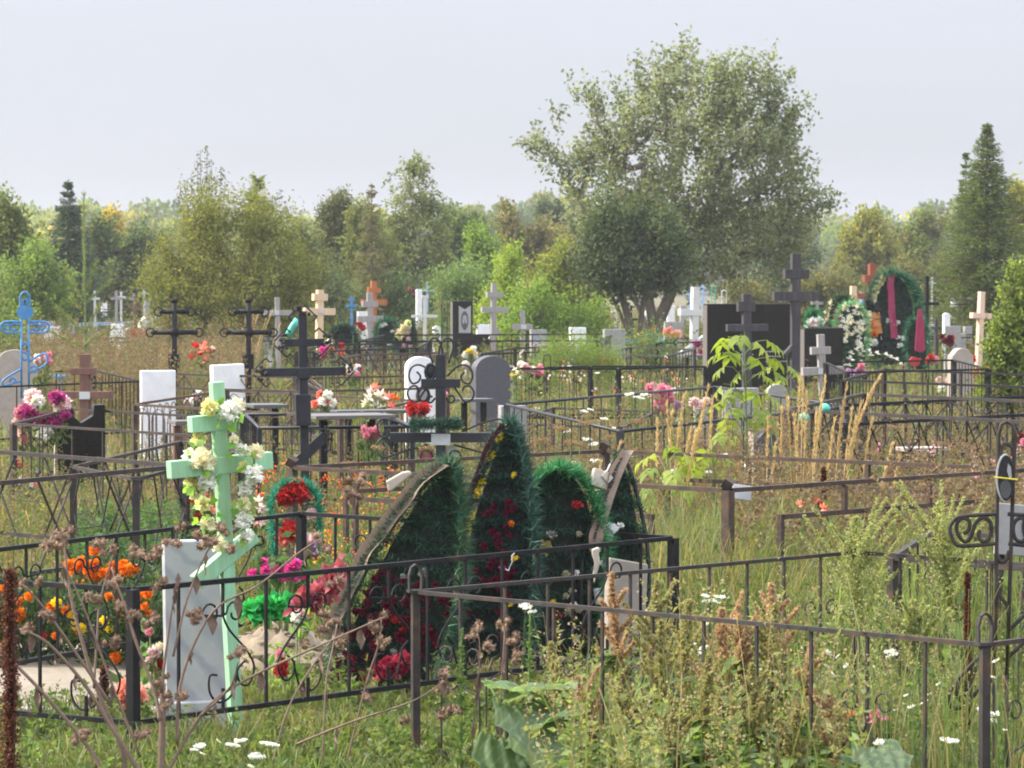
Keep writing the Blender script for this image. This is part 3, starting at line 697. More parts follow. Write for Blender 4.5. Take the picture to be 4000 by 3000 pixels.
            for q in range(n_i):
                for s0, s1 in ((zt, zb), (zb, zt)):
                    rod('lattice_bar', P(w * q, s0), P(w * (q + 1), s1), bw, m, root, bw * .6)
                MB().ball(P(w * (q + .5), (zt + zb) / 2), .022, 6, 4).build('boss', m, root)
                if q: upright(P(w * q, 0), zb, zt)
        elif style in ('arches', 'crook'):
            w = L / n_i
            for q in range(n_i):
                u0, u1 = w * (q + .08), w * (q + .92); um = (u0 + u1) / 2; r = (u1 - u0) / 2
                zc = zt - r - .02 if style == 'arches' else zt + .0
                T2([(u0, zb), (u0, zc)] + [(um - r * math.cos(x), zc + r * math.sin(x)) for x in np.linspace(0, math.pi, 9)] + [(u1, zc), (u1, zb)], bw * .5, 'hoop')
        elif style == 'step':
            g = .42; z2 = h * .80
            u0, u1 = L * .16, L * .84
            for u in (u0, u1): upright(P(u, 0), low, z2 + .015, .032)
            rod('step_rail', P(u0, z2), P(u1, z2), .032, m, root, .03)
            for u in (L * .36, L * .64): upright(P(u, 0), z2 + .016, h - .016, .03)
            rod('bottom_rail', P(pw / 2, low), P(L - pw / 2, low), .032, m, root, .03)
    return root

def rail_pt(px, py, h):
    Y = Yrail(py, h); return (X(px, Y), Y)
def quad(a, b, c):  # three known corners of a plot, in order; the fourth closes the parallelogram
    return [a, b, c, (a[0] + c[0] - b[0], a[1] + c[1] - b[1])]

# the plot with the pale green cross and the heap of wreaths
F1 = [rail_pt(285, 1275, .8), rail_pt(1455, 1163, .8), rail_pt(650, 1110, .8), rail_pt(-390, 1234, .8)]
fence('grave_fence', 'black scrollwork fence around the pale green cross and heaped wreaths', F1, .80, 'scroll', IRON, 7, .2, .046, .028, .0125, cap=None)
# the near right plot
a, b, c = rail_pt(1850, 1194, .8), rail_pt(897, 1280, .8), rail_pt(2130, 1395, .8)
fence('grave_fence', 'grey brown fence with looped post caps nearest the camera at right', quad(a, b, c), .80, 'fork', IRON2, 7, .1, .034, .022, .012, cap='loop')
# rusty stepped fence
a, b, c = rail_pt(630, 1011, .92), rail_pt(1573, 1060, .92), rail_pt(2230, 1015, .92)
fence('grave_fence', 'rusty square tube fence with stepped panels and tilted cube caps', quad(a, b, c), .92, 'step', RUST, 6, .12, .058, .032, .02, cap='cube')
# left middle lattice fences
fence('grave_fence', 'dark fence with hexagon lattice panels at the middle left', quad(rail_pt(-200, 1062, .9), rail_pt(400, 1007, .9), rail_pt(-120, 968, .9)), .9, 'hex', IRON2, 2.6, .3, .05, .045, .014)
fence('grave_fence', 'small dark lattice fence just left of the pale green cross', quad(rail_pt(293, 1036, .85), rail_pt(520, 975, .85), rail_pt(390, 955, .85)), .85, 'hex', IRON2, 2.6, .25, .05, .035, .012)
fence('grave_fence', 'dark fence in front of the magenta peonies at the far left', quad(rail_pt(28, 916, .85), rail_pt(430, 942, .85), rail_pt(520, 905, .85)), .85, 'bars', IRON2, 4, .2, .06, .035, .014)
fence('grave_fence', 'thin black fence passing before the tall white stele', quad(rail_pt(-60, 838, .85), rail_pt(305, 824, .85), rail_pt(200, 800, .85)), .85, 'bars', IRON, 5, .2, .06, .035, .014)
fence('grave_fence', 'brown railed fence around the bright tables left of centre', quad(rail_pt(352, 838, .9), rail_pt(700, 848, .9), rail_pt(640, 815, .9)), .9, 'truss', IRON2, 4, .3, .075, .04, .016, cap='ring')
fence('grave_fence', 'dark rusty fence crossing below the label box of the tube cross', quad(rail_pt(290, 874, .85), rail_pt(735, 902, .85), rail_pt(900, 866, .85)), .85, 'arches', RUST, 6, .2, .055, .04, .014)
fence('grave_fence', 'blue grey pipe fence behind the marigold row in the middle', quad(rail_pt(560, 925, .85), rail_pt(890, 922, .85), rail_pt(830, 893, .85)), .85, 'pipe', DARKIRON, 5, .2, .05, .04, .014)
fence('grave_fence', 'brown fence behind the white and orange lilies', quad(rail_pt(705, 845, .9), rail_pt(965, 838, .9), rail_pt(900, 812, .9)), .9, 'bars', RUST, 5, .2, .06, .038, .014)
fence('grave_fence', 'long blue grey pipe fence rising behind the straw plumes', quad(rail_pt(1095, 874, .9), rail_pt(1545, 836, .9), rail_pt(1830, 878, .9)), .9, 'pipe', DARKIRON, 4, .2, .06, .038, .014)
fence('grave_fence', 'dark iron fence in front of the black granite steles', quad(rail_pt(1080, 797, .9), rail_pt(1275, 792, .9), rail_pt(1525, 792, .9)), .9, 'arches', IRON, 6, .2, .065, .045, .012)
fence('grave_fence', 'black rail fence crossing behind the portrait stele grave', [rail_pt(775, 738, .9), rail_pt(1290, 736, .9), rail_pt(1330, 722, .9), rail_pt(830, 724, .9)], .9, 'bars', IRON, 4, .1, .06, .05, .02)
fence('grave_fence', 'thick grey fence with a heavy post at the right', quad(rail_pt(2260, 914, .95), rail_pt(1702, 886, .95), rail_pt(1865, 852, .95)), .95, 'truss', IRON2, 3, .35, .085, .05, .018)
fence('grave_fence', 'black fence with crossed lattice bars at the far right', quad(rail_pt(1815, 876, .9), rail_pt(2260, 855, .9), rail_pt(2330, 890, .9)), .9, 'truss', IRON, 5, .3, .05, .045, .014)
fence('grave_fence', 'black rail fence below the tall wreath at the right', quad(rail_pt(1820, 822, .9), rail_pt(2250, 838, .9), rail_pt(2300, 812, .9)), .9, 'bars', IRON, 5, .2, .05, .045, .012)
fence('grave_fence', 'thin black fence with pointed posts around the arched pink headstone', quad(rail_pt(1830, 805, .95), rail_pt(2135, 798, .95), rail_pt(2060, 778, .95)), .95, 'bars', IRON, 4, .3, .07, .04, .014)
fence('grave_fence', 'low bright blue fence beside the blue cross', quad(rail_pt(-30, 826, .62), rail_pt(155, 813, .62), rail_pt(60, 806, .62)), .62, 'bars', BLUE, 4, .15, .05, .05, .028)
fence('grave_fence', 'blue fence half hidden behind the grey headstones in the centre', quad(rail_pt(1160, 737, .62), rail_pt(1440, 737, .62), rail_pt(1420, 725, .62)), .62, 'truss', BLUE, 3, .12, .06, .06, .03)
fence('grave_fence', 'dark fence at the right edge beneath the lilac bush', quad(rail_pt(1930, 1206, .7), rail_pt(2240, 1232, .7), rail_pt(2300, 1170, .7)), .7, 'bars', IRON2, 5, .12, .055, .04, .014)
fence('grave_fence', 'dark railed fence low in the dry weeds left of the grey pointed stone', quad(rail_pt(1090, 915, .6), rail_pt(1340, 925, .6), rail_pt(1420, 890, .6)), .6, 'bars', IRON2, 5, .12, .05, .045, .014)

# ------------------------------------------------------------------ wooden and iron crosses
def cross(name, label, px, Y, ytop, wpx, bars, m, lean=0.0, yaw=0.0, dpx=None, foot=None, plaque=None, bevel=.004, base_extra=.1):
    """bars: (part name, py centre, px left, px right, height px); foot: (px left, py left, px right, py right, height px)"""
    s = F / Y; H = Z(ytop, Y); w = wpx / s; d = (dpx or wpx) / s
    root = thing(name, label, 'cross', (X(px, Y), Y, 0), yaw, None, 0, lean)
    MB().box((0, 0, (H - base_extra) / 2), (w, d, H + base_extra)).build('post', m, root, bevel=bevel)
    for nm, py, xl, xr, hp in bars:
        MB().box((((xl + xr) / 2 - px) / s, 0, Z(py, Y)), ((xr - xl) / s, d * 1.14, hp / s)).build(nm, m, root, bevel=bevel)
    if foot:
        xl, yl, xr, yr, hp = foot
        MB().bar(((xl - px) / s, 0, Z(yl, Y)), ((xr - px) / s, 0, Z(yr, Y)), d * 1.1, hp / s, up=(0, 0, 1)).build('foot_bar', m, root, bevel=bevel)
    if plaque:
        xl, xr, y0, y1 = plaque
        MB().box((((xl + xr) / 2 - px) / s, -d * .57 - .006, Z((y0 + y1) / 2, Y)), ((xr - xl) / s, .008, (y1 - y0) / s)).build('plaque', PLATE, root)
    return root

# pale green cross, seen a little from its left
def green_cross():
    Y = 16.5; s = F / Y; px = 509; yaw = R(30)
    root = thing('wooden_cross', 'tall pale mint green painted cross hung with white and cream artificial roses', 'cross', (X(px, Y), Y, 0), yaw, None, 0, R(-3.4))
    H = Z(832, Y) + .02; w = 28 / s; k = 1 / math.cos(yaw)
    MB().box((0, 0, H / 2 - .06), (w, .052, H + .12)).build('post', MINT, root, bevel=.004)
    def hb(nm, xl, xr, py, h):
        MB().box((((xl + xr) / 2 - 495) / s * k, 0, Z(py, Y)), ((xr - xl) / s * k * .93, .060, h / s)).build(nm, MINT, root, bevel=.004)
    hb('upper_bar', 432, 536, 910, 35); hb('main_bar', 380, 606, 1003, 38)
    MB().bar((-.165, 0, Z(1250, Y)), (.15, 0, Z(1160, Y)), .058, 34 / s).build('foot_bar', MINT, root, bevel=.004)
    return root
GC = green_cross()

def ringed_cross(label, px):
    Y = 50; s = F / Y
    root = thing('iron_cross', label, 'cross', (X(px, Y), Y, 0), R(-4))
    z = lambda py: Z(py, Y)
    MB().tube([(0, 0, -.1), (0, 0, z(648))], .038, 8).build('post', IRON, root, True)
    MB().tube([(-.19, 0, z(673)), (.19, 0, z(673))], .036, 8).build('upper_bar', IRON, root, True)
    MB().tube([(-.31, 0, z(718)), (.31, 0, z(718))], .036, 8).build('main_bar', IRON, root, True)
    for cx, cz in ((0, z(640)), (-.235, z(673)), (.235, z(673)), (-.355, z(718)), (.355, z(718))):
        r = MB().tube([(cx + .058 * math.cos(a), .0, cz + .062 * math.sin(a)) for a in np.linspace(0, 6.2832, 17)[:-1]], .011, 5, True)
        dx, dz = (0 if abs(cx) < .01 else math.copysign(.03, cx)), (.03 if abs(cx) < .01 else 0)
        r.lathe([(.045, -.03), (.052, 0), (.045, .03)], (cx - dx * 2.0, 0, cz - dz * 2.0), 8)
        r.build('ring', IRON, root, True)
    rays = MB()
    for a in (40, 50, 60, 120, 130, 140, 220, 230, 240, 300, 310, 320):
        rays.bar((.05 * math.cos(R(a)), 0, z(718) + .05 * math.sin(R(a))), (.19 * math.cos(R(a)), 0, z(718) + .19 * math.sin(R(a))), .007)
    rays.build('rays', IRON, root)
    MB().ball((0, 0, z(718)), .075, 10, 6, (1, .7, 1)).build('boss', IRON, root, True)
    MB().box((0, -.03, z(781)), (.155, .09, 32 / s)).build('name_box', IRON, root, bevel=.004)
    return root
ringed_cross('black iron cross with ring ends beside the tall white stele', 377)
ringed_cross('black iron cross with ring ends above the second white stele', 537)

def tube_cross():
    Y = 29; s = F / Y; px = 660
    root = thing('iron_cross', 'big black square tube cross with corner brackets and a slanted foot bar', 'cross', (X(px, Y), Y, 0), R(8), None, 0, R(-.8))
    z = lambda py: Z(py, Y); x = lambda p: (p - px) / s
    w = 18 / s
    MB().box((0, 0, z(672) / 2 - .05), (w, w, z(672) + .1)).build('post', DARKIRON, root, bevel=.003)
    MB().box((0, 0, z(740)), (92 / s, w * 1.05, 16 / s)).build('upper_bar', DARKIRON, root, bevel=.003)
    MB().box((0, 0, z(803)), (184 / s, w * 1.05, 18 / s)).build('main_bar', DARKIRON, root, bevel=.003)
    MB().bar((x(640), 0, z(1003)), (x(706), 0, z(942)), w * .9, 22 / s).build('foot_bar', DARKIRON, root, bevel=.003)
    MB().box((-.01, -.02, z(885)), (32 / s, .13, 68 / s)).build('name_box', DARKIRON, root, bevel=.006)
    MB().box((0, 0, z(806)), (28 / s, w * 1.4, 26 / s)).build('boss', DARKIRON, root, bevel=.01)
    rays = MB()
    for a in (35, 45, 55, 125, 135, 145, 215, 225, 235, 305, 315, 325):
        rays.bar((.06 * math.cos(R(a)), 0, z(803) + .06 * math.sin(R(a))), (.2 * math.cos(R(a)), 0, z(803) + .2 * math.sin(R(a))), .005)
    rays.build('rays', IRON2, root)
    for cx, cz, a in ((0, z(672), 90), (-48 / s, z(740), 180), (48 / s, z(740), 0), (-94 / s, z(803), 180), (94 / s, z(803), 0), (x(706), z(942), 40)):
        b = MB(); ca, sa = math.cos(R(a)), math.sin(R(a))
        def Q(u, v): return (cx + u * ca - v * sa, 0, cz + u * sa + v * ca)
        for sg in (-1, 1):
            b.bar(Q(.055, sg * .015), Q(-.05, sg * .12), .012, .03, up=(0, 1, 0))
            b.bar(Q(-.05, sg * .12), Q(-.085, sg * .085), .012, .03, up=(0, 1, 0))
        b.build('corner_bracket', DARKIRON, root)
        lf = MB()
        for q in range(9):
            p = Q(random.uniform(-.05, .05), random.uniform(-.07, .07)); lf.ball((p[0], -.04 + random.uniform(-.03, .03), p[2]), random.uniform(.012, .02), 6, 4)
        lf.build('leaf_boss', IRON2, root)['kind'] = 'stuff'
    return root
tube_cross()

def px_tubes(name, label, px, Y, cat, m, lines, r, yaw=0.0, mirror=None, part='scroll', lean=0.0):
    """wrought rods measured from the photo, set out in the thing's own upright plane; lines: (part, points, smooth, mirrored)"""
    s = F / Y
    root = thing(name, label, cat, (X(px, Y), Y, 0), yaw, None, 0, lean)
    for nm, pts, sm, mi in lines:
        for g in ((1, -1) if mi else (1,)):
            P = [((p[0] - mirror) * g / s + (mirror - px) / s if mi else (p[0] - px) / s, 0, Z(p[1], Y)) for p in pts]
            if sm: P = smooth_pts(P, 4)
            MB().tube(P, r, 6).build(nm, m, root, True)
    return root

def scroll_cross():
    Y = 26.5; s = F / Y; px = 952
    L = [('top_loop', [(935, 785), (925, 753), (928, 735), (940, 730), (951, 741), (956, 763), (950, 775)], 1, 1),
         ('scroll', [(938, 813), (920, 795), (903, 788), (888, 795), (883, 813), (890, 828), (903, 825), (908, 813), (900, 803)], 1, 1),
         ('scroll', [(925, 833), (913, 850), (900, 868), (885, 863), (880, 848), (888, 835), (900, 835), (905, 845)], 1, 1),
         ('scroll', [(940, 860), (930, 870), (922, 864), (926, 855), (934, 858)], 1, 1),
         ('scroll', [(900, 930), (865, 915), (828, 905), (815, 915), (818, 938), (830, 945), (840, 938), (838, 928)], 1, 1),
         ('scroll', [(923, 961), (870, 976), (828, 989), (815, 974), (813, 962), (823, 949), (838, 949), (841, 964)], 1, 1),
         ('scroll', [(935, 988), (928, 975), (914, 975), (908, 990), (916, 1000)], 1, 1)]
    root = px_tubes('iron_cross', 'black tube cross framed by curling iron scrolls with a tinsel garland', px, Y, 'cross', DARKIRON, L, .0085, R(-3), 952)
    z = lambda py: Z(py, Y)
    w = .073
    MB().box((0, 0, z(766) / 2 - .05), (w, w, z(766) + .1)).build('post', DARKIRON, root, bevel=.003)
    MB().box((0, 0, z(828)), (84 / s, w * 1.04, 19 / s)).build('upper_bar', DARKIRON, root, bevel=.003)
    MB().box((0, 0, z(945)), (220 / s, w * 1.04, 21 / s)).build('main_bar', DARKIRON, root, bevel=.003)
    MB().box((1 / s, -w * .52 - .008, z(949)), (41 / s, .01, 24 / s)).build('name_plate', PLATE, root)
    MB().tube([((930 - px + 11 * math.cos(a)) / s, -.02, z(803 + 17 * math.sin(a))) for a in np.linspace(0, 6.28, 13)[:-1]], .012, 5, True).build('photo_ring', DARKIRON, root, True)
    mb = MB(); mb.ball((-22 / s, -.01, z(803)), 15 / s, 12, 6, (.75, .25, 1.1)); mb.build('photo_oval', PHOTO_B, root, True)
    mb = MB(); mb.prism([((920 - px + 16 * math.cos(a)) / s, z(980 + 20 * math.sin(a))) for a in np.linspace(0, 6.28, 17)[:-1]], .02, .03); mb.build('pink_oval', PINKNET, root)
    mb = MB(); mb.prism([((975 - px + 14 * math.cos(a)) / s, z(980 + 19 * math.sin(a))) for a in np.linspace(0, 6.28, 17)[:-1]], .02, .03); mb.build('white_oval', WHITEP, root)
    # tinsel garland round the upright, resting on the bar
    g = thing('tinsel_wreath', 'flat dark green tinsel garland lying on the arms of the scrolled iron cross', 'wreath', (X(940, Y), Y, z(916)))
    n = 2600; a = rng.uniform(0, 2 * math.pi, n); P = np.stack([.17 * np.cos(a), .10 * np.sin(a), rng.normal(0, .018, n)], 1)
    needles('tinsel', P, rdir(n) + np.stack([np.cos(a), np.sin(a), np.full(n, .2)], 1) * .4, rng.uniform(.03, .07, n), .006, palette(n, [(0.012, 0.06, 0.035), (0.02, 0.085, 0.05), (0.04, 0.11, 0.08)]), NEEDLE, g)
    MB().tube([(.17 * math.cos(a), .10 * math.sin(a), 0) for a in np.linspace(0, 6.28, 25)[:-1]], .012, 5, True).build('wire_ring', BLACKPL, g)
scroll_cross()

def blue_cross():
    px, Y = 54, 45; s = F / Y
    L = [('top_loop', [(44, 668), (44, 643), (48, 634), (54, 631), (60, 634), (64, 643), (64, 668)], 1, 0), ('scroll', [(50, 663), (50, 650), (56, 646), (60, 652), (56, 658)], 1, 0),
         ('rod', [(46, 690), (46, 860)], 0, 1),
         ('arm_loop', [(46, 695), (12, 695), (2, 705), (12, 718), (46, 718)], 1, 1), ('scroll', [(40, 703), (30, 699), (22, 706), (30, 714), (36, 708)], 1, 1), ('scroll', [(20, 712), (10, 708), (14, 700), (20, 704)], 1, 1),
         ('foot_loop', [(62, 781), (93, 764), (102, 772), (96, 789), (62, 806)], 1, 0), ('foot_loop', [(46, 797), (12, 817), (5, 828), (14, 832), (46, 822)], 1, 0),
         ('scroll', [(66, 795), (74, 790), (80, 796), (74, 804), (67, 800)], 1, 0), ('scroll', [(48, 760), (58, 764), (60, 774), (52, 778), (48, 770)], 1, 0), ('scroll', [(48, 748), (54, 740), (60, 748)], 1, 0), ('scroll', [(20, 825), (26, 816), (34, 822), (28, 828)], 1, 0)]
    root = px_tubes('iron_cross', 'bright blue wrought iron cross with looped arms at the far left', px, Y, 'cross', BLUE, L, .0155, R(4), 54)
    MB().prism([((17.5 * math.cos(a)) / s, Z(675 + 15.5 * math.sin(a), Y)) for a in np.linspace(0, 6.28, 25)[:-1]], -.02, .02).build('oval_plate', BLUE, root)
blue_cross()

def rod_cross():
    px, Y = 2167, 14.6; s = F / Y
    L = [('rod_loop', [(2152, 1470), (2154, 1250), (2157, 1000), (2158, 940), (2164, 917), (2176, 910), (2188, 917), (2194, 940), (2191, 1000), (2184, 1250), (2178, 1470)], 0, 0),
         ('scroll', [(2164, 985), (2165, 968), (2176, 959), (2187, 968), (2188, 985)], 1, 0),
         ('arm_loop', [(2156, 1111), (2082, 1116), (2061, 1128), (2054, 1147), (2064, 1173), (2084, 1181), (2154, 1175)], 1, 1),
         ('scroll', [(2083, 1154), (2095, 1146), (2096, 1127), (2081, 1120), (2070, 1132), (2071, 1153), (2085, 1171), (2099, 1163), (2109, 1133), (2124, 1119), (2139, 1126), (2144, 1144), (2139, 1164), (2126, 1171), (2116, 1161), (2119, 1146)], 1, 1),
         ('foot_loop', [(2152, 1388), (2124, 1416), (2072, 1472), (2054, 1505), (2056, 1526), (2068, 1535), (2084, 1527), (2124, 1489), (2152, 1466)], 1, 0),
         ('scroll', [(2078, 1512), (2090, 1500), (2092, 1480), (2082, 1474), (2072, 1490), (2072, 1510), (2085, 1517), (2098, 1500), (2106, 1460), (2116, 1440)], 1, 0),
         ('foot_loop', [(2182, 1362), (2215, 1330), (2250, 1300), (2268, 1298), (2274, 1312), (2262, 1340), (2182, 1420)], 1, 0),
         ('scroll', [(2156, 1260), (2164, 1290), (2178, 1310), (2182, 1340)], 1, 0), ('scroll', [(2156, 1200), (2164, 1214), (2176, 1210), (2182, 1190)], 1, 0)]
    root = px_tubes('iron_cross', 'thin rod cross with spiral arms and an oval portrait at the right edge', px, Y, 'cross', IRON2, L, .0095, R(-6), 2167)
    for p in (2152, 2178): MB().tube([((p - px) / s, 0, Z(1460, Y)), ((p - px) / s, 0, -.1)], .0095, 6).build('rod', IRON2, root, True)
    oval = lambda a, b: [(((2172 - px) + a * math.cos(t)) / s, Z(1032 + b * math.sin(t), Y)) for t in np.linspace(0, 6.2832, 29)[:-1]]
    f = MB().prism(oval(19.5, 51.5), -.03, -.004).build('portrait_rim', WHITEP, root)
    p = MB().prism([(x + .004, z) for x, z in oval(18, 49.5)], -.036, -.031).build('portrait', PHOTO_B, root)
    MB().prism([(((2173 - px) + 12 * math.cos(t)) / s, Z(1056 + 20 * math.sin(t), Y)) for t in np.linspace(0, 6.28, 17)[:-1]], -.0395, -.0365).build('portrait_shade', ETCHD, p)
    MB().prism([((px_ - px) / s, Z(py_, Y)) for px_, py_ in ((2178, 1000), (2184, 1008), (2186, 1030), (2181, 1034), (2176, 1016))], -.0395, -.0365).build('portrait_tone', PHOTO_G, p)
    MB().tube([((x - px) / s, -.045, Z(y, Y)) for x, y in ((2148, 1030), (2160, 1031), (2180, 1033), (2198, 1035))], .003, 5).build('string', YELLOWP, root)
rod_cross()

cross('wooden_cross', 'pale fresh wood cross with an orange tinted upper bar', 688, 74, 626, 14, [('upper_bar', 642, 672, 704, 15), ('main_bar', 673, 652, 722, 15)], PALEWOOD, R(1), R(24), plaque=(683, 694, 668, 676))
cross('wooden_cross', 'leaning grey wooden cross with a small white plate on its arm', 602, 76, 642, 10, [('main_bar', 676, 572, 632, 11)], GREYWOOD, R(-1), R(10), plaque=(595, 605, 670, 680))
cross('wooden_cross', 'orange brown varnished cross standing behind a grey one', 806, 100, 607, 12, [('upper_bar', 627, 793, 821, 11), ('main_bar', 653, 779, 835, 12)], ORANGEWOOD, R(.5), R(15))
cross('wooden_cross', 'weathered grey cross in front of the orange brown cross', 800, 82, 632, 12, [('upper_bar', 657, 784, 817, 13), ('main_bar', 689, 772, 829, 13)], GREYWOOD, R(-.5), R(12), foot=(805, 755, 826, 738, 14))
cross('wooden_cross', 'slim grey wooden cross right of the portrait stele', 1064, 85, 612, 11, [('upper_bar', 637, 1048, 1084, 12), ('main_bar', 669, 1037, 1096, 12)], GREYWOOD, R(1), R(14), foot=(1058, 735, 1076, 712, 11))
cross('wooden_cross', 'small low grey cross with a pale plate right of the slim grey cross', 1129, 85, 670, 9, [('main_bar', 706, 1106, 1150, 12)], GREYWOOD, 0, R(12), plaque=(1124, 1136, 701, 711))
cross('wooden_cross', 'large white painted wooden cross right of the apple trunk', 1497, 80, 620, 15, [('main_bar', 675, 1461, 1522, 14)], WHITEP, R(1.6), R(20), foot=(1470, 768, 1536, 722, 16))
cross('wooden_cross', 'very tall blackened wooden cross between the granite steles', 1717, 57, 548, 19, [('upper_bar', 592, 1691, 1745, 20), ('main_bar', 640, 1668, 1768, 20)], DARKWOOD, R(.3), R(8), foot=(1694, 766, 1714, 744, 8))
cross('wooden_cross', 'dark cross with frosted grey arms before the widest granite stele', 1614, 54, 635, 18, [('upper_bar', 662, 1594, 1632, 22), ('main_bar', 708, 1570, 1660, 15)], DARKWOOD, R(-.4), R(10))
cross('wooden_cross', 'weathered grey cross leaning before the third granite stele', 1778, 60, 722, 15, [('upper_bar', 757, 1755, 1798, 16), ('main_bar', 801, 1734, 1826, 17)], GREYWOOD, R(-2.2), R(10), plaque=(1768, 1790, 795, 808))
cross('wooden_cross', 'red brown varnished cross rising behind the tall wreath', 1883, 80, 570, 14, [('upper_bar', 602, 1864, 1902, 15), ('main_bar', 640, 1846, 1925, 13)], REDWOOD, 0, R(16))
cross('wooden_cross', 'pinkish new pine cross leaning at the right', 2111, 65, 630, 12, [('main_bar', 682, 2087, 2136, 12)], PINKWOOD, R(2.8), R(26), foot=(2108, 755, 2130, 740, 13))
cross('wooden_cross', 'reddish brown wooden cross with a pale plate behind the peonies', 186, 38, 765, 20, [('upper_bar', 802, 156, 208, 15), ('main_bar', 853, 106, 246, 15)], BROWNWOOD, R(-.5), R(-12), plaque=(176, 200, 846, 862))
cross('wooden_post', 'short light wood post behind the white wreath', 1843, 72, 618, 12, [], PALEWOOD, 0, R(15))
cross('iron_cross', 'slim black iron cross right of the tall wreath', 2002, 70, 596, 7, [('main_bar', 656, 1974, 2028, 6)], IRON, 0, R(10), bevel=.002)
cross('iron_cross', 'thin dark iron cross among the white headstones', 1280, 100, 684, 4, [('upper_bar', 697, 1270, 1291, 4), ('main_bar', 714, 1262, 1302, 4)], IRON, 0, R(10), bevel=.002)
cross('iron_cross', 'thin black iron cross behind the stems of the dark bush', 1363, 100, 660, 4, [('main_bar', 690, 1348, 1378, 4)], IRON, 0, R(10), bevel=.002)
cross('pipe_cross', 'white pipe cross with round end caps in the centre', 918, 92, 638, 7, [('upper_bar', 641, 911, 926, 6), ('main_bar', 683, 889, 945, 6)], WHITEP, 0, R(5), bevel=.003)
cross('iron_cross', 'pale blue eight pointed cross left of the mint ladder shape', 1518, 125, 614, 5, [('upper_bar', 622, 1511, 1525, 4), ('main_bar', 632, 1506, 1531, 4)], PALEBLUE, 0, 0, foot=(1510, 652, 1526, 646, 4), bevel=.002)
cross('iron_cross', 'pale blue cross half hidden behind the white wooden cross', 1488, 125, 618, 5, [('upper_bar', 625, 1482, 1495, 4), ('main_bar', 635, 1477, 1500, 4)], PALEBLUE, 0, 0, bevel=.002)
cross('iron_cross', 'light blue painted cross in the distance left of the white pipe cross', 923, 125, 608, 5, [('main_bar', 628, 905, 940, 4)], PALEBLUE, 0, 0, bevel=.002)
cross('iron_cross', 'small rust red cross in the distance right of the light blue one', 948, 128, 610, 5, [('main_bar', 624, 938, 958, 4)], ORANGEWOOD, 0, 0, bevel=.002)
cross('wooden_cross', 'tiny white cross in front of the rusty tree', 1188, 125, 606, 4, [('main_bar', 618, 1179, 1196, 4)], WHITEP, 0, 0, bevel=.002)
cross('wooden_cross', 'tiny white cross behind the slim black iron cross', 2013, 105, 598, 4, [('main_bar', 612, 2004, 2022, 5)], WHITEP, 0, 0, bevel=.002)
cross('wooden_cross', 'pale grey cross behind the left ringed iron cross', 343, 92, 638, 10, [('main_bar', 655, 330, 357, 12)], CONCRETE, 0, R(10), bevel=.003)
cross('wooden_post', 'bare grey wooden post left of the blue cross background', 252, 110, 628, 6, [('main_bar', 645, 240, 264, 6)], GREYWOOD, 0, R(10), bevel=.002)

def rod_loop(label, px, Y, y0, y1, w, m, ladder=False):
    s = F / Y
    root = thing('iron_cross', label, 'cross', (X(px, Y), Y, 0))
    h = w / s / 2; zt = Z(y0, Y)
    pts = [(-h, 0, 0)] + [(-h * math.cos(a), 0, zt - h + h * math.sin(a)) for a in np.linspace(0, math.pi, 9)] + [(h, 0, 0)]
    MB().tube(pts, .012, 6).build('rod_loop', m, root, True)
    if ladder:
        for k in range(6): rod('rung', (-h, 0, zt - .06 - k * .09), (h, 0, zt - .12 - k * .09), .014, m, root)
    else: MB().tube([(h * .5 * math.cos(a) * (1 - a / 12), 0, zt - .45 + .16 * math.sin(a)) for a in np.linspace(0, 8, 20)], .01, 5).build('scroll', m, root, True)
rod_loop('white iron loop of a cross showing above the black granite stele', 1564, 75, 627, 660, 10, WHITEP)
rod_loop('mint green ladder shaped cross top above the black granite stele', 1541, 95, 618, 660, 9, MINT2, True)
rod_loop('thin grey wire arch standing between the dark rails in the centre', 1182, 58, 766, 860, 15, IRON2)
rod_loop('thin grey iron hoop cross behind the pink bouquet', 960, 80, 638, 720, 11, IRON2)

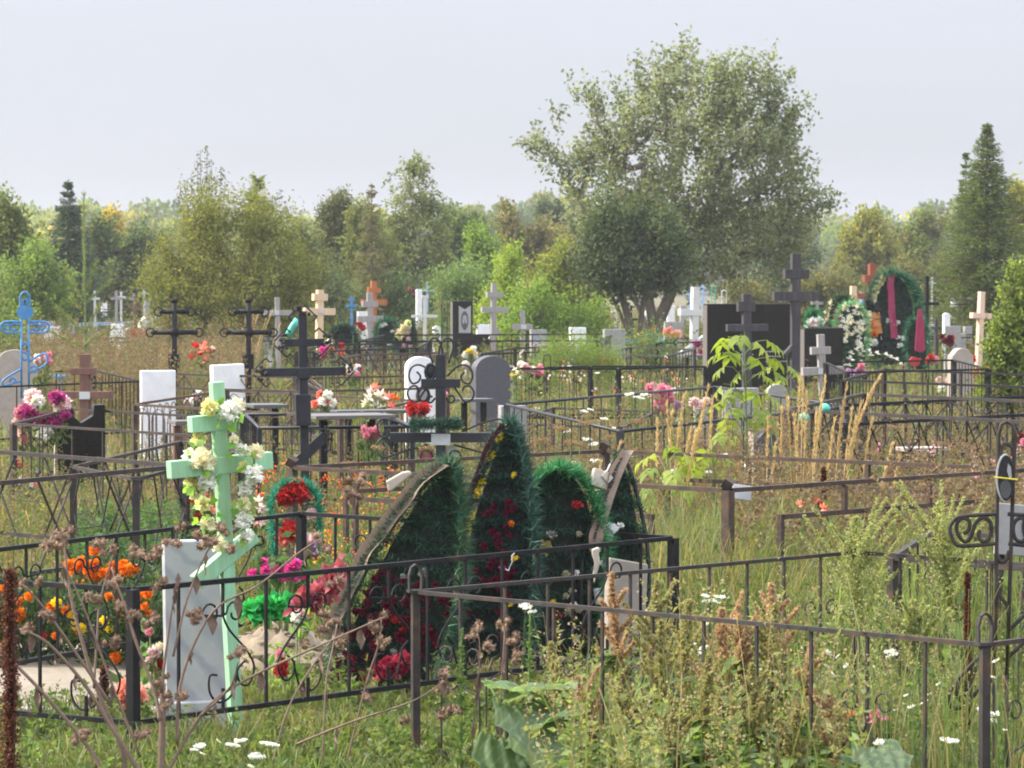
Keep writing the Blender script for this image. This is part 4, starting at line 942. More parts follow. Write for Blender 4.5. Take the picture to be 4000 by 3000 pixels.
# ------------------------------------------------------------------ headstones
def stone(label, x0, x1, ytop, Y, m, shape='flat', depth=.10, yaw=R(16), lean=0.0, tilt=0.0, edge=None, slope=0, name='headstone', plinth=True, text=None, oval=None):
    s = F / Y; px = (x0 + x1) / 2; w = (x1 - x0) / s / max(.8, math.cos(yaw)) - depth * math.sin(abs(yaw)) * .9
    H = Z(ytop, Y)
    root = thing(name, label, 'gravestone', (X(px, Y), Y, 0), yaw, None, tilt, lean)
    a = w / 2
    if shape == 'flat': out = [(-a, 0), (a, 0), (a, H - slope), (-a, H)]
    elif shape == 'arch': out = [(-a, 0), (a, 0)] + [(a * math.cos(t), H - a * .75 + a * .75 * math.sin(t)) for t in np.linspace(0, math.pi, 15)]
    elif shape == 'shoulder': out = [(-a, 0), (a, 0), (a, H - a * .62), (a * .86, H - a * .52)] + [(a * .70 * math.cos(t), H - a * .42 + a * .42 * math.sin(t)) for t in np.linspace(.25, math.pi - .25, 11)] + [(-a * .86, H - a * .52), (-a, H - a * .62)]
    elif shape == 'point': out = [(-a, 0), (a, 0), (a, H * .62), (a * .55, H * .93), (-.15 * a, H), (-a * .9, H * .86), (-a, H * .8)]
    elif shape == 'wave': out = [(-a, 0), (a, 0), (a, H), (a * .55, H), (a * .5, H * .88), (0, H * .80), (-a * .4, H * .9), (-a * .7, H), (-a, H * .94)]
    MB().prism(out, -depth / 2, depth / 2).build('slab', m, root, bevel=.008)
    if edge:
        MB().box((-a - .004, 0, (H - .02) / 2), (.008, depth + .006, H - .03)).build('side_face', edge, root)
    if plinth: MB().box((0, 0, .05), (w * 1.18, depth * 2.0, .16)).build('plinth', m if m is not GRANITE else DGREY, root, bevel=.008)
    f = -depth / 2 - .003
    if text:
        for k, (u0, u1, v) in enumerate(text):
            x = u0
            i = 0
            while x < u1:
                l = random.uniform(.05, .14); MB().box(((x + min(x + l, u1)) / 2 * a, f, v * H), ((min(x + l, u1) - x) * a, .003, .022)).build('inscription', ETCH, root); x += l + .04
    if oval:
        cx, cz, rx, rz_ = oval
        MB().prism([(cx * a + rx * math.cos(t), cz * H + rz_ * math.sin(t)) for t in np.linspace(0, 6.2832, 21)[:-1]], f - .012, f + .001).build('photo_oval', PHOTO_B, root)
        MB().prism([(cx * a + rx * .55 * math.cos(t), cz * H + rz_ * (.1 + .55 * math.sin(t))) for t in np.linspace(0, 6.2832, 17)[:-1]], f - .015, f - .0125).build('photo_face', PHOTO_G, root)
    return root
stone('pale veined marble stele in front beside the green cross', 353, 503, 1166, 17.0, MARBLE, 'flat', .10, R(13), R(-.8), 0, None, .004)
stone('tall white marble stele left of the green cross', 302, 379, 800, 40, WMARBLE, 'flat', .11, R(18), 0)
stone('white marble stele just above the green cross', 459, 532, 787, 46, WMARBLE, 'flat', .14, R(24), R(-2))
stone('white headstone with curved shoulders behind the blue cross', -18, 81, 755, 47, WARMSTONE, 'shoulder', .12, R(10))
stone('white round topped stele with an oval photo behind the scrolled cross', 874, 940, 770, 42, WMARBLE, 'arch', .14, R(18), oval=(.1, .62, .09, .12))
stone('dark arched headstone with a pale edge right of the scrolled cross', 1018, 1102, 768, 43, DGREY, 'arch', .16, R(24), edge=None)
stone('wide black granite stele behind the maple sapling', 1519, 1652, 656, 58, GRANITE, 'flat', .17, R(20), 0, 0, GRIT, text=[(-.3, .7, .62), (-.2, .6, .52)])
stone('black granite stele with etched lines and a curved side figure', 1634, 1724, 656, 61, GRANITE, 'flat', .17, R(18), 0, 0, GRIT, text=[(-.7, .5, .52), (-.7, .1, .47), (-.7, .4, .42), (-.7, -.2, .36)])
stone('black granite stele behind the leaning grey cross', 1728, 1822, 708, 63, GRANITE, 'flat', .2, R(20), 0, 0, GRIT)
stone('small white stone behind the slim grey cross', 1028, 1058, 701, 88, WMARBLE, 'flat', .12, R(20))
stone('squat pale stone left of a twin in the centre', 1144, 1181, 712, 88, CONCRETE, 'flat', .12, R(20))
stone('white square stone with a warm left side in the centre', 1229, 1266, 707, 88, WMARBLE, 'flat', .14, R(22))
stone('grey headstone before the blue fence in the centre', 1302, 1351, 711, 78, CONCRETE, 'flat', .13, R(18))
stone('leaning grey headstone with pink roses by the apple trunk', 1431, 1474, 695, 82, CONCRETE, 'flat', .12, R(14), R(1.5))
stone('low grey kerb stone between the white stones', 1262, 1296, 722, 92, CONCRETE, 'flat', .1, R(14))
stone('grey headstone at the right before the pink pine cross', 2039, 2076, 704, 75, CONCRETE, 'flat', .1, R(12))
stone('arched pinkish headstone inside the thin black fence at right', 2047, 2103, 752, 55, WARMSTONE, 'shoulder', .16, R(24), oval=(.3, .55, .0, .0) if 0 else None)
stone('dark grey pointed stone standing in the dry weeds', 1618, 1690, 926, 30, DGREY, 'point', .11, R(22), 0, 0, WARMSTONE)
stone('plain grey slab half hidden behind the dark tinsel wreaths', 1076, 1138, 876, 36, CONCRETE, 'flat', .14, R(14))
stone('beige stone board behind the heap of wreaths', 1296, 1388, 1206, 18.5, WARMSTONE, 'flat', .07, R(24), R(3), 0, None, .03)
stone('black headstone with a wavy top behind the reddish cross', 118, 226, 874, 35, GRANITE, 'wave', .14, R(18), 0, 0, WARMSTONE)
def tablet():
    Y = 19; s = F / Y; px = 2178
    root = thing('memorial_tablet', 'grey tilted tablet behind the rod cross at the right edge', 'gravestone', (X(px, Y), Y, 0), R(6), None, R(-4), R(5))
    zc = Z(1146, Y); MB().box((0, 0, zc), (96 / s, .05, 112 / s)).build('slab', CONCRETE, root, bevel=.006)
    for dx in (-.07, .07): MB().box((dx, .03, zc / 2 - .05), (.03, .03, zc)).build('leg', IRON2, root)
    MB().prism([(.075 + .06 * math.cos(t), zc + .03 + .10 * math.sin(t)) for t in np.linspace(0, 6.2832, 21)[:-1]], -.036, -.024).build('photo_oval', PHOTO_B, root)
    MB().prism([(.085 + .03 * math.cos(t), zc + .04 + .06 * math.sin(t)) for t in np.linspace(0, 6.2832, 17)[:-1]], -.040, -.037).build('photo_face', PHOTO_G, root)
tablet()
stone('rounded white headstone far back at the left', 299, 352, 682, 86, WMARBLE, 'arch', .2, R(26))
stone('small white block stone behind the red bouquet', 400, 424, 692, 92, WMARBLE, 'flat', .1, R(20))
stone('squat pale slab behind the brown weeds at left', 232, 262, 700, 84, WMARBLE, 'flat', .12, R(-12), R(5))
stone('pale rectangular stone behind the arm of the blue cross', 84, 118, 694, 86, CONCRETE, 'flat', .14, R(16))
stone('white stone base behind the grey cross', 771, 796, 673, 98, WMARBLE, 'flat', .12, R(20))
stone('low grey rounded stone left of the third granite stele', 1655, 1702, 830, 55, CONCRETE, 'arch', .1, R(14))
stone('low dark granite base beside the portrait stele', 1000, 1058, 722, 86, GRANITE, 'flat', .2, R(10))
stone('grey crossed stone in front of the dark bushes', 1162, 1172, 683, 96, DGREY, 'flat', .1, R(10))

def portrait_stele():
    Y = 84; s = F / Y; px = 997
    r = stone('black granite stele with an etched bearded face', 974, 1021, 650, Y, GRANITE, 'flat', .17, R(18), 0, 0, GRIT)
    f = -.085; z = lambda py: Z(py, Y)
    def el(nm, x, y, a, b, dy, m): MB().prism([((x + a * math.cos(t)) / s, z(y + b * math.sin(t))) for t in np.linspace(0, 6.2832, 19)[:-1]], f - dy, f - dy + .003).build(nm, m, r)
    MB().prism([((x) / s, z(y)) for x, y in ((-9, 719), (18, 719), (18, 660), (11, 664), (4, 668), (-3, 664), (-9, 660))], f - .006, f - .003).build('etched_veil', ETCH, r)
    el('etched_hair', 4, 692, 8.5, 20, .0095, ETCHD); el('etched_face', 4, 692, 5.4, 12, .013, ETCH); el('etched_beard', 4, 705, 4.2, 8, .0165, ETCHD)
    for dx in (-2.2, 2.2): el('etched_eye', 4 + dx, 689, 1.1, .9, .0165, ETCHD)
    el('etched_nose', 4, 694, .7, 2.6, .0165, ETCHD)
portrait_stele()

# more graves packed between the middle rows
for a in (('white peaked stone behind the blue cross arm', 96, 130, 705, 80, WMARBLE, 'flat'), ('pinkish low stone in the orange weeds at left', 268, 292, 708, 88, WARMSTONE, 'arch'), ('grey stone under the pale grey cross', 326, 362, 690, 92, CONCRETE, 'flat'),
          ('low white stone right of the second ringed cross', 566, 590, 722, 84, WMARBLE, 'flat'), ('black granite stone left of the rounded dark wreath', 712, 730, 716, 88, GRANITE, 'flat'), ('dark stone behind the black pink flowered wreath', 884, 902, 712, 90, GRANITE, 'arch'),
          ('small white arched stone right of the white pipe cross', 934, 952, 704, 98, WMARBLE, 'arch'), ('white stone low between portrait stele and slim grey cross', 1096, 1112, 716, 96, WMARBLE, 'flat'), ('grey stone half sunk left of the yellow white flowers', 1086, 1110, 790, 60, CONCRETE, 'flat'),
          ('pale stone beneath the pink peonies', 1498, 1530, 872, 42, WARMSTONE, 'flat'), ('pale blue grey stone behind the maple sapling', 1560, 1640, 838, 46, CONCRETE, 'flat'), ('white stone left of the white wooden cross', 1440, 1458, 660, 110, WMARBLE, 'flat'),
          ('white stone with a cross shaped head at right', 2036, 2052, 676, 88, WMARBLE, 'arch'), ('grey stone behind the pink pine cross', 2080, 2100, 705, 90, CONCRETE, 'flat'), ('small white stone behind the slim black iron cross', 2004, 2020, 700, 92, WMARBLE, 'flat'), ('grey arched stone by the lilac bush', 2068, 2086, 720, 82, CONCRETE, 'arch')):
    stone(a[0], a[1], a[2], a[3], a[4], a[5], a[6], .12, R(random.choice((12, 18, 24))), oval=(.1, .68, .06, .08) if a[6] == 'arch' and a[5] in (WMARBLE, GRANITE) else None)
for a in (('small brown wooden cross among the orange weeds', 292, 95, 640, 7, [('upper_bar', 652, 284, 300, 6), ('main_bar', 665, 276, 308, 6)], BROWNWOOD), ('white metal cross behind the young pine', 205, 100, 628, 5, [('main_bar', 645, 194, 216, 5)], WHITEP), ('grey cross between the two ringed crosses', 460, 90, 655, 8, [('main_bar', 680, 444, 476, 8)], GREYWOOD),
          ('blue metal cross low behind the dark wreaths', 760, 108, 640, 5, [('upper_bar', 648, 753, 767, 4), ('main_bar', 660, 748, 772, 5)], BLUE), ('white cross left of the portrait stele', 963, 104, 640, 5, [('main_bar', 655, 952, 974, 5)], WHITEP), ('black cross right of the squat pale stone', 1190, 96, 680, 6, [('upper_bar', 690, 1183, 1197, 5), ('main_bar', 702, 1178, 1202, 6)], DARKWOOD),
          ('brown cross behind the white square stone', 1212, 104, 660, 6, [('main_bar', 678, 1200, 1224, 6)], BROWNWOOD), ('mint painted cross behind the copper banded wreath', 1862, 95, 640, 5, [('main_bar', 655, 1852, 1872, 5)], PALEBLUE), ('small dark cross right of the tall wreath foot', 2022, 72, 690, 6, [('main_bar', 708, 2010, 2034, 6)], DARKWOOD), ('white cross before the right spruce', 2066, 100, 655, 6, [('main_bar', 670, 2056, 2077, 6)], WHITEP), ('slim grey cross behind the right granite stele', 1765, 95, 640, 6, [('main_bar', 655, 1752, 1778, 6)], GREYWOOD)):
    cross('iron_cross' if a[6 - 0 if len(a) > 6 else -1] in (WHITEP, BLUE, PALEBLUE) else 'wooden_cross', *a, yaw=R(random.choice((6, 12, 18))), bevel=.002)
for lb, a, b, c, h, st, m in (('low dark fence in the orange weeds left of the ringed crosses', (60, 745), (300, 738), (340, 728), .8, 'bars', IRON), ('grey fence behind the red lilies', (400, 742), (600, 736), (620, 726), .8, 'bars', IRON2), ('black fence before the dark middle wreaths', (640, 762), (900, 752), (930, 738), .85, 'truss', IRON),
       ('rust fence left of the scrolled cross loops', (700, 782), (905, 776), (960, 762), .85, 'bars', RUST), ('dark fence behind the yellow and white flowers', (1040, 765), (1180, 760), (1240, 748), .8, 'bars', IRON), ('grey wire fence below the grey headstone', (1290, 765), (1440, 770), (1500, 755), .8, 'bars', IRON2), ('thin fence in front of the white wooden cross', (1420, 742), (1530, 738), (1560, 728), .8, 'bars', IRON),
       ('thin black fence behind the tall wreath', (1960, 735), (2110, 728), (2160, 720), .8, 'bars', IRON), ('pale blue fence far behind at the left', (120, 705), (260, 700), (290, 695), .7, 'bars', PALEBLUE), ('white fence far behind in the centre', (980, 705), (1110, 702), (1130, 697), .7, 'bars', WHITEP)):
    fence('grave_fence', lb, quad(rail_pt(*a, h), rail_pt(*b, h), rail_pt(*c, h)), h, st, m, 3, .2, .06, .05, .02)

# small far stones and crosses seen only as pale specks among the growth
far = [(207, 640, 0), (225, 655, 1), (262, 636, 0), (290, 640, 0), (312, 628, 0), (318, 645, 1), (150, 650, 1), (97, 660, 1), (870, 640, 1), (882, 612, 0), (905, 625, 1), (940, 650, 1), (1133, 606, 1), (1150, 612, 0), (1175, 640, 1), (1110, 655, 0), (1400, 670, 1), (1330, 668, 0), (1475, 660, 1), (1600, 655, 0), (2095, 618, 0), (2060, 640, 1), (2035, 660, 1), (2190, 700, 1), (1975, 640, 0)]
for k, (px, py, t) in enumerate(far):
    Y = random.uniform(112, 150); side = 'left' if px < 560 else ('centre' if px < 1450 else 'right')
    m = random.choice([WMARBLE, WHITEP, CONCRETE, GREYWOOD])
    if t:
        o = stone('pale far headstone among the growth at the ' + side, px - 7, px + 7, py, Y, random.choice([WMARBLE, WHITEP, CONCRETE]), random.choice(['flat', 'arch']), .15, R(18), name='far_headstone')
        o['group'] = 'far headstones at the ' + side
    else:
        o = cross('far_cross', 'little far cross among the growth at the ' + side, px, Y, py - 6, 4.5, [('main_bar', py + 6, px - 10, px + 10, 4.5)], m, 0, R(10), bevel=.002)
        o['group'] = 'far crosses at the ' + side

# ------------------------------------------------------------------ tables and benches
def table(label, x0, x1, ytop, Y, m, lm, depth=.5, legs=((.2, .5), (.8, .5)), name='table', cat='table', yaw=R(20), th=.035, lw=.06):
    s = F / Y; px = (x0 + x1) / 2; w = (x1 - x0) / s / 1.05; h = Z(ytop, Y)
    r = thing(name, label, cat, (X(px, Y), Y, 0), yaw)
    MB().box((0, 0, h), (w, depth, th)).build('top', m, r, bevel=.005)
    for u, v in legs: MB().box(((u - .5) * w, (v - .5) * depth, h / 2 - .03), (lw, lw, h - th + .03)).build('leg', lm, r)
    return r
table('pale table between the tube cross and the scrolled cross', 655, 845, 899, 31, TABLEP, IRON, .55)
table('dark grey table top beside the tall white stele', 530, 612, 876, 37, TABLED, IRON, .5)
table('small bench with a pale edge left of the green cross', 368, 425, 912, 33, TABLEP, BROWNWOOD, .3, name='bench', cat='bench')
table('thin grey bench in front of the lilies', 712, 890, 889, 35, TABLED, IRON, .25, name='bench', cat='bench')
table('low bench behind the scrolled cross by the dark arched stone', 985, 1062, 864, 41, TABLED, IRON, .3, name='bench', cat='bench')
table('white topped table below the white wooden cross', 1466, 1545, 768, 70, TABLEP, IRON, .4)
table('pale plank bench in the pink wildflowers at the right', 1935, 2040, 970, 33, WARMSTONE, IRON2, .3, name='bench', cat='bench')
# ------------------------------------------------------------------ flowers
ROSE_C = [(0.80, 0.76, 0.58), (0.85, 0.82, 0.70)]
ROSE_Y = [(0.82, 0.80, 0.38), (0.78, 0.76, 0.45)]
WHITE = [(0.84, 0.84, 0.84), (0.78, 0.79, 0.82)]
MAGENTA = [(0.38, 0.03, 0.20), (0.48, 0.06, 0.28)]
PINK = [(0.78, 0.36, 0.46), (0.72, 0.28, 0.42)]
PALEPINK = [(0.82, 0.58, 0.64), (0.80, 0.70, 0.74)]
CORAL = [(0.80, 0.22, 0.18), (0.85, 0.32, 0.26)]
RED = [(0.46, 0.025, 0.03), (0.56, 0.05, 0.05)]
CRIM = [(0.15, 0.012, 0.035), (0.22, 0.02, 0.06), (0.11, 0.012, 0.025)]
HOTPINK = [(0.66, 0.05, 0.34), (0.75, 0.10, 0.42)]
ORANGE = [(0.72, 0.16, 0.005), (0.80, 0.24, 0.01)]
YELLOW = [(0.80, 0.62, 0.02), (0.85, 0.70, 0.05)]
SALMON = [(0.85, 0.42, 0.36), (0.80, 0.35, 0.30)]
LILAC = [(0.45, 0.25, 0.50), (0.55, 0.35, 0.60)]
FL = {}
def flower_mesh(kind, pal):
    key = (kind, id(pal))
    if key in FL: return FL[key]
    ax = np.array([0, -.75, .66])
    if kind == 'lily':
        k = 12; D = unit(rdir(k) * .75 + ax * .8); P = D * .08; L = np.full(k, 1.15); W = np.full(k, .42)
    elif kind == 'daisy':
        k = 14; a = np.arange(k) * 2 * math.pi / k; D = np.stack([np.cos(a), np.sin(a) * .7, np.sin(a) * .5 + .2], 1); P = D * .2; L = np.full(k, .85); W = np.full(k, .3)
    else:
        k = 120 if kind == 'ball' else 70
        D = rdir(k) + ax * (.35 if kind == 'ball' else .6); D = unit(D); P = D * rng.uniform(.1, .75, (k, 1)); L = rng.uniform(.45, .65, k); W = rng.uniform(.5, .75, k)
        D = unit(D + rng.normal(scale=.45, size=(k, 3)))
    c = palette(k, pal, .14)
    if kind == 'daisy':
        P = np.concatenate([P, rdir(10) * .16]); D = np.concatenate([D, rdir(10)]); L = np.concatenate([L, np.full(10, .2)]); W = np.concatenate([W, np.full(10, .25)]); c = np.concatenate([c, palette(10, YELLOW)])
    V, T = leaf_arrays(P, D, L, W, .3)
    FL[key] = raw_mesh('flower', V, T, PETAL, np.repeat(c, 4, 0))
    return FL[key]

def bouquet(label, px, Y, fl, nleaf=120, lpal=G_MID, vase=None, name='bouquet', cat='bouquet', base=None, spread=None, leafL=.09, zb=0.0):
    """fl: (px, py, radius px, kind, palette) for every bloom"""
    s = F / Y
    z0 = zb if base is None else Z(base, Y)
    root = thing(name, label, cat, (X(px, Y), Y, z0))
    st = MB(); C = []
    for x, y, r, kind, pal in fl:
        p = Vector(((x - px) / s, random.uniform(-.07, .03), Z(y, Y) - z0)); C.append(p)
        add('flower', flower_mesh(kind, pal), root, p, (random.uniform(-.35, .35), random.uniform(-.4, .4), random.uniform(-.6, .6)), (r / s,) * 3)
        if p.z > .05: st.tube([(random.uniform(-.02, .02), 0, 0), (p.x * .6, p.y, p.z * .6), p], .004, 4)
    if st.v: st.build('stems', STEMGREEN, root)
    if nleaf:
        C = np.array([tuple(c) for c in C]); w = C[rng.integers(0, len(C), nleaf)]
        P = w * np.stack([rng.uniform(.6, 1.05, nleaf)] * 3, 1) + rng.normal(scale=.035, size=(nleaf, 3)); P[:, 1] += .04; P[:, 2] = np.maximum(P[:, 2], .02)
        leaves('foliage', P, rdir(nleaf) + np.array([0, -.3, .1]), leafL, leafL * .5, palette(nleaf, lpal, .2), LEAF, root)
    if vase:
        m, r, h = vase
        MB().lathe([(r * .6, 0), (r, h * .4), (r * .75, h * .8), (r, h)], n=10).build('vase', m, root, True)
    return root

# ------------------------------------------------------------------ fir wreaths
FIR = [(0.014, 0.05, 0.030), (0.02, 0.065, 0.038), (0.03, 0.085, 0.052)]
FIRL = [(0.02, 0.11, 0.06), (0.03, 0.14, 0.075)]
FIRB = [(0.04, 0.21, 0.07), (0.06, 0.27, 0.10)]
def wreath(label, px, Y, tip, ybase, hw, shape='tear', yaw=0.0, tilt=R(-10), pal=FIR, rim=FIRL, flowers=(), ribbon=None, n=7000, fr=.055, fill=.8, rimw=1.0, back=True, gap=.115, rimf=.5):
    s = F / Y
    H = math.hypot(tip[0] - px, ybase - tip[1]) / s; roll = math.atan2(tip[0] - px, ybase - tip[1]); W = hw / s / max(.25, math.cos(yaw))
    root = thing('wreath', label, 'wreath', (X(px, Y), Y, Z(ybase, Y)), yaw, None, tilt, roll)
    def w(t):
        t = np.asarray(t, float)
        if shape == 'tear': return W * 1.42 * np.power(np.clip(1 - t, 0, 1), .72) * np.power(t + .03, .28)
        if shape == 'leaf': return W * np.sin(np.clip(np.power(t, .8), 0, 1) * math.pi * .93 + .22) ** .8
        return W * np.where(t < .62, .84 + .16 * t / .62, np.sqrt(np.clip(1 - ((t - .62) / .38) ** 2, 0, 1)))
    ts = np.linspace(.02, 1, 26); ww = w(ts)
    outline = [(x, z) for x, z in zip(-ww, ts * H)] + [(x, z) for x, z in zip(ww[::-1], ts[::-1] * H)][1:]
    if back:
        MB().prism([(x * .8, z) for x, z in outline], .02, .03).build('backing', mat('dark wreath mesh', (0.012, 0.02, 0.015), .9, .4, 30), root)
    MB().tube([(x, 0, z) for x, z in outline], .012, 5).build('wire_frame', BLACKPL, root)
    O = np.array(outline); cum = np.concatenate([[0], np.cumsum(np.linalg.norm(np.diff(O, axis=0), axis=1))])
    k = int(n * rimf); u = rng.random(k) * cum[-1]; ox = np.interp(u, cum, O[:, 0]); oz = np.interp(u, cum, O[:, 1])
    P = np.stack([ox * .97, rng.normal(-.035, .03, k), oz], 1); cen = np.array([0, 0, H * .45])
    D = rdir(k) * 1.0 + unit(P - cen) * .75 + np.array([0, -.25, 0])
    needles('rim_tinsel', P, D, fr * 1.3 * rng.uniform(.5, 1.25, k), .0062 * rimw, palette(k, rim, .25), NEEDLE, root)
    k = n - k; t = rng.random(k) * .96 + .02; x = rng.uniform(-1, 1, k) * w(t) * .95
    row = np.round((t + .10 * (x / np.maximum(W, .01)) ** 2) * H / gap) * gap - .10 * (x / np.maximum(W, .01)) ** 2 * H
    zz = np.where(rng.random(k) < fill, row, t * H); zz = np.clip(zz + rng.normal(0, .012, k), .0, H)
    P = np.stack([x, rng.normal(-.01, .014, k), zz], 1)
    needles('fir_tinsel', P, rdir(k) + np.array([0, -.35, 0]), fr * rng.uniform(.4, .95, k), .0058, palette(k, pal, .3), NEEDLE, root)
    for (fu, fv, kind, p, r) in flowers:
        add('flower', flower_mesh(kind, p), root, (fu * float(w(fv)), -.05, fv * H), (random.uniform(-.3, .3), 0, random.uniform(-.6, .6)), (r,) * 3)
    if ribbon:
        m, sgn, off, rw, t0, t1 = ribbon
        V, T = [], []
        tt = np.linspace(t0, t1, 26)
        for i, t in enumerate(tt):
            cx = sgn * float(w(t)) * off; wob = .012 * math.sin(t * 19) + .008 * math.sin(t * 41)
            for j in range(4):
                q = j / 3 - .5
                V.append((cx + q * rw + wob * .5, -.095 + .02 * math.cos(q * 5) + wob * (1 if j % 2 else -.5), t * H))
        for i in range(25):
            for j in range(3): a = i * 4 + j; T.append((a, a + 1, a + 5, a + 4))
        rb = add('ribbon', raw_mesh('ribbon', np.array(V), np.array(T), m, smooth=True), root)
        if m is RIBBON and rw < .12:   # the faded line of lettering on the mourning ribbon
            for i in range(3, 23):
                a, b = Vector(V[i * 4 + 1]), Vector(V[i * 4 + 2]); mid = (a + b) / 2; nx = (Vector(V[(i + 1) * 4 + 1]) - a)
                for q in (.15, .5, .8):
                    if random.random() < .8: MB().bar(mid + nx * q - Vector((.012, .004, 0)), mid + nx * (q + random.uniform(-.05, .1)) + Vector((.012, -.004, 0)), .006, .003, up=(0, 1, 0)).build('letter', BLACKPL, rb)
    return root

def rnd_fl(k, kind, pal, r, v0=.1, v1=.9, u=.8): return [(random.uniform(-u, u), random.uniform(v0, v1), kind, pal, r * random.uniform(.8, 1.2)) for _ in range(k)]
w1 = wreath('long dark fir wreath leaning right with a brown lettered ribbon along its edge', 800, 17.9, (964, 996), 1545, 148, 'tear', R(-14), R(-8), FIR, [(0.025, 0.10, 0.06), (0.045, 0.13, 0.075), (0.09, 0.14, 0.06)],
    rnd_fl(95, 'peony', CRIM, .022, .04, .55, .85) + rnd_fl(8, 'peony', CRIM, .034, .05, .45, .8) + rnd_fl(5, 'peony', RED, .026, .05, .45, .8) + rnd_fl(7, 'peony', [(0.3, 0.3, 0.28), (0.4, 0.4, 0.38)], .018, .15, .6, .7), (RIBBON, -1, 1.08, .078, .22, .985), 12000, .066)
w2 = wreath('pointed fir wreath with yellow blooms down its left side and crimson flowers', 1040, 18.35, (1094, 906), 1500, 118, 'tear', R(-8), R(-9), [(0.014, 0.045, 0.032), (0.02, 0.06, 0.045), (0.035, 0.085, 0.065)], [(0.025, 0.08, 0.055), (0.05, 0.12, 0.09)],
    [(-.92, v, 'peony', YELLOW, .034) for v in (.16, .34, .38, .42, .55, .59, .63, .72, .76, .86, .93)] + rnd_fl(34, 'peony', CRIM, .022, .2, .7, .5) + [(.1, .4, 'peony', CRIM, .04), (.3, .42, 'peony', CRIM, .036), (.2, .46, 'peony', HOTPINK, .02), (.35, .62, 'peony', ORANGE, .02), (.4, .8, 'peony', YELLOW, .018), (.5, .5, 'peony', YELLOW, .022), (.45, .33, 'peony', YELLOW, .02)], (mat('dark maroon ribbon', (0.06, 0.012, 0.02), .5, .3, 20, trans=.2), -1, 1.08, .035, .3, .98), 12000, .062)
w3 = wreath('round topped bright green tinsel wreath in the heap', 1212, 18.7, (1214, 1012), 1470, 96, 'arch', R(6), R(-8), FIR, FIRB,
    rnd_fl(6, 'peony', [(0.5, 0.45, 0.3), (0.6, 0.58, 0.5)], .022, .2, .75, .5) + [(.45, .82, 'peony', RED, .03), (-.1, .3, 'peony', RED, .025), (-.35, .62, 'peony', [(0.5, 0.42, 0.15)], .04), (-.2, .68, 'peony', [(0.5, 0.42, 0.15)], .03), (.35, .5, 'peony', WHITE, .02), (.3, .35, 'peony', WHITE, .02), (-.2, .36, 'peony', YELLOW, .02)], None, 11000, .066, .9, rimf=.68)
w4 = wreath('narrow green wreath seen edge on with white ribbons and a brown cloth band', 1322, 18.75, (1388, 968), 1440, 76, 'leaf', R(26), R(-10), FIR, [(0.03, 0.15, 0.08), (0.045, 0.19, 0.09)],
    rnd_fl(4, 'peony', WHITE, .025, .3, .7, .5), (RIBBON, -1, .95, .075, .5, .985), 12000, .062)
for (u, v, sx, sz, m, a) in ((-.62, .60, .075, .095, WHITEPL, .3), (-.55, .44, .10, .07, WHITEPL, .5), (-.75, .30, .07, .09, WHITEPL, -.2), (-1.0, .83, .10, .10, CREAMPL, .2)):
    MB().box((0, 0, 0), (sx, .035, sz)).box((sx * .3, -.02, sz * .2), (sx * .6, .02, sz * .5), Matrix.Rotation(.5, 3, 'Y')).build('ribbon_bow', m, w4, bevel=.006, loc=(u * .16, -.07, v * 1.2), rot=(0, a, 0))
def cloth(name, label, cat, px, Y, pts, m, depth=.03):
    s = F / Y
    r = MB().prism([((x - px) / s, Z(y, Y) - Z(pts[0][1], Y)) for x, y in pts], -depth / 2, depth / 2).build(name, m, None, False, min(.008, depth * .4), (X(px, Y), Y, Z(pts[0][1], Y)))
    return tag(r, label, cat)
cloth('cloth', 'cream cloth corner showing behind the leaning ribboned wreath', 'cloth', 860, 18.3, [(838, 1062), (836, 1046), (832, 1040), (850, 1030), (868, 1020), (884, 1017), (890, 1024), (846, 1060)], CREAMPL, .05)
cloth('rag', 'pale rag tied round the black rail in front of the wreaths', 'rag', 1287, 17.95, [(1278, 1188), (1292, 1182), (1297, 1186), (1294, 1198), (1297, 1215), (1290, 1240), (1284, 1262), (1281, 1240), (1284, 1215), (1279, 1200)], CREAMPL, .03)
def curl(label, px, Y, pts):
    s = F / Y; o = MB().tube(smooth_pts([((x - px) / s, 0, Z(y, Y)) for x, y in pts], 4), .003, 4).build('string', WHITEPL, None, True, 0, (X(px, Y), Y, 0)); tag(o, label, 'string')
curl('thin white string dangling from the rail before the middle wreath', 1105, 17.5, [(1112, 1196), (1106, 1202), (1106, 1215), (1101, 1226), (1098, 1234), (1092, 1230)])

# second heap at the right
wreath('tall dark wreath with a cream edge and a crimson ribbon down the middle', 1940, 66, (1928, 592), 790, 52, 'arch', R(4), R(-6), FIR, FIRL,
    [(-.98 + .02 * i, .55 + .045 * i, 'ball', ROSE_Y if i % 2 else ROSE_C, .075) for i in range(10)] + [(.95, .5 + .05 * i, 'ball', FIRB if i % 3 else [(0.35, 0.5, 0.3)], .07) for i in range(9)] + rnd_fl(8, 'peony', WHITE, .05, .1, .5, .7), (CRIBBON, -1, .12, .13, .3, 1.0), 5200, .16, .8, 3)
wreath('green wreath with lilies leaning behind the third granite stele', 1805, 70, (1822, 640), 760, 30, 'arch', R(-10), R(-6), FIR, [(0.10, 0.13, 0.04), (0.03, 0.10, 0.05)], [(-.95, .5 + .06 * i, 'lily', ROSE_C, .09) for i in range(7)], (CRIBBON, -1, .2, .16, .25, .75), 2400, .13, .8, 3)
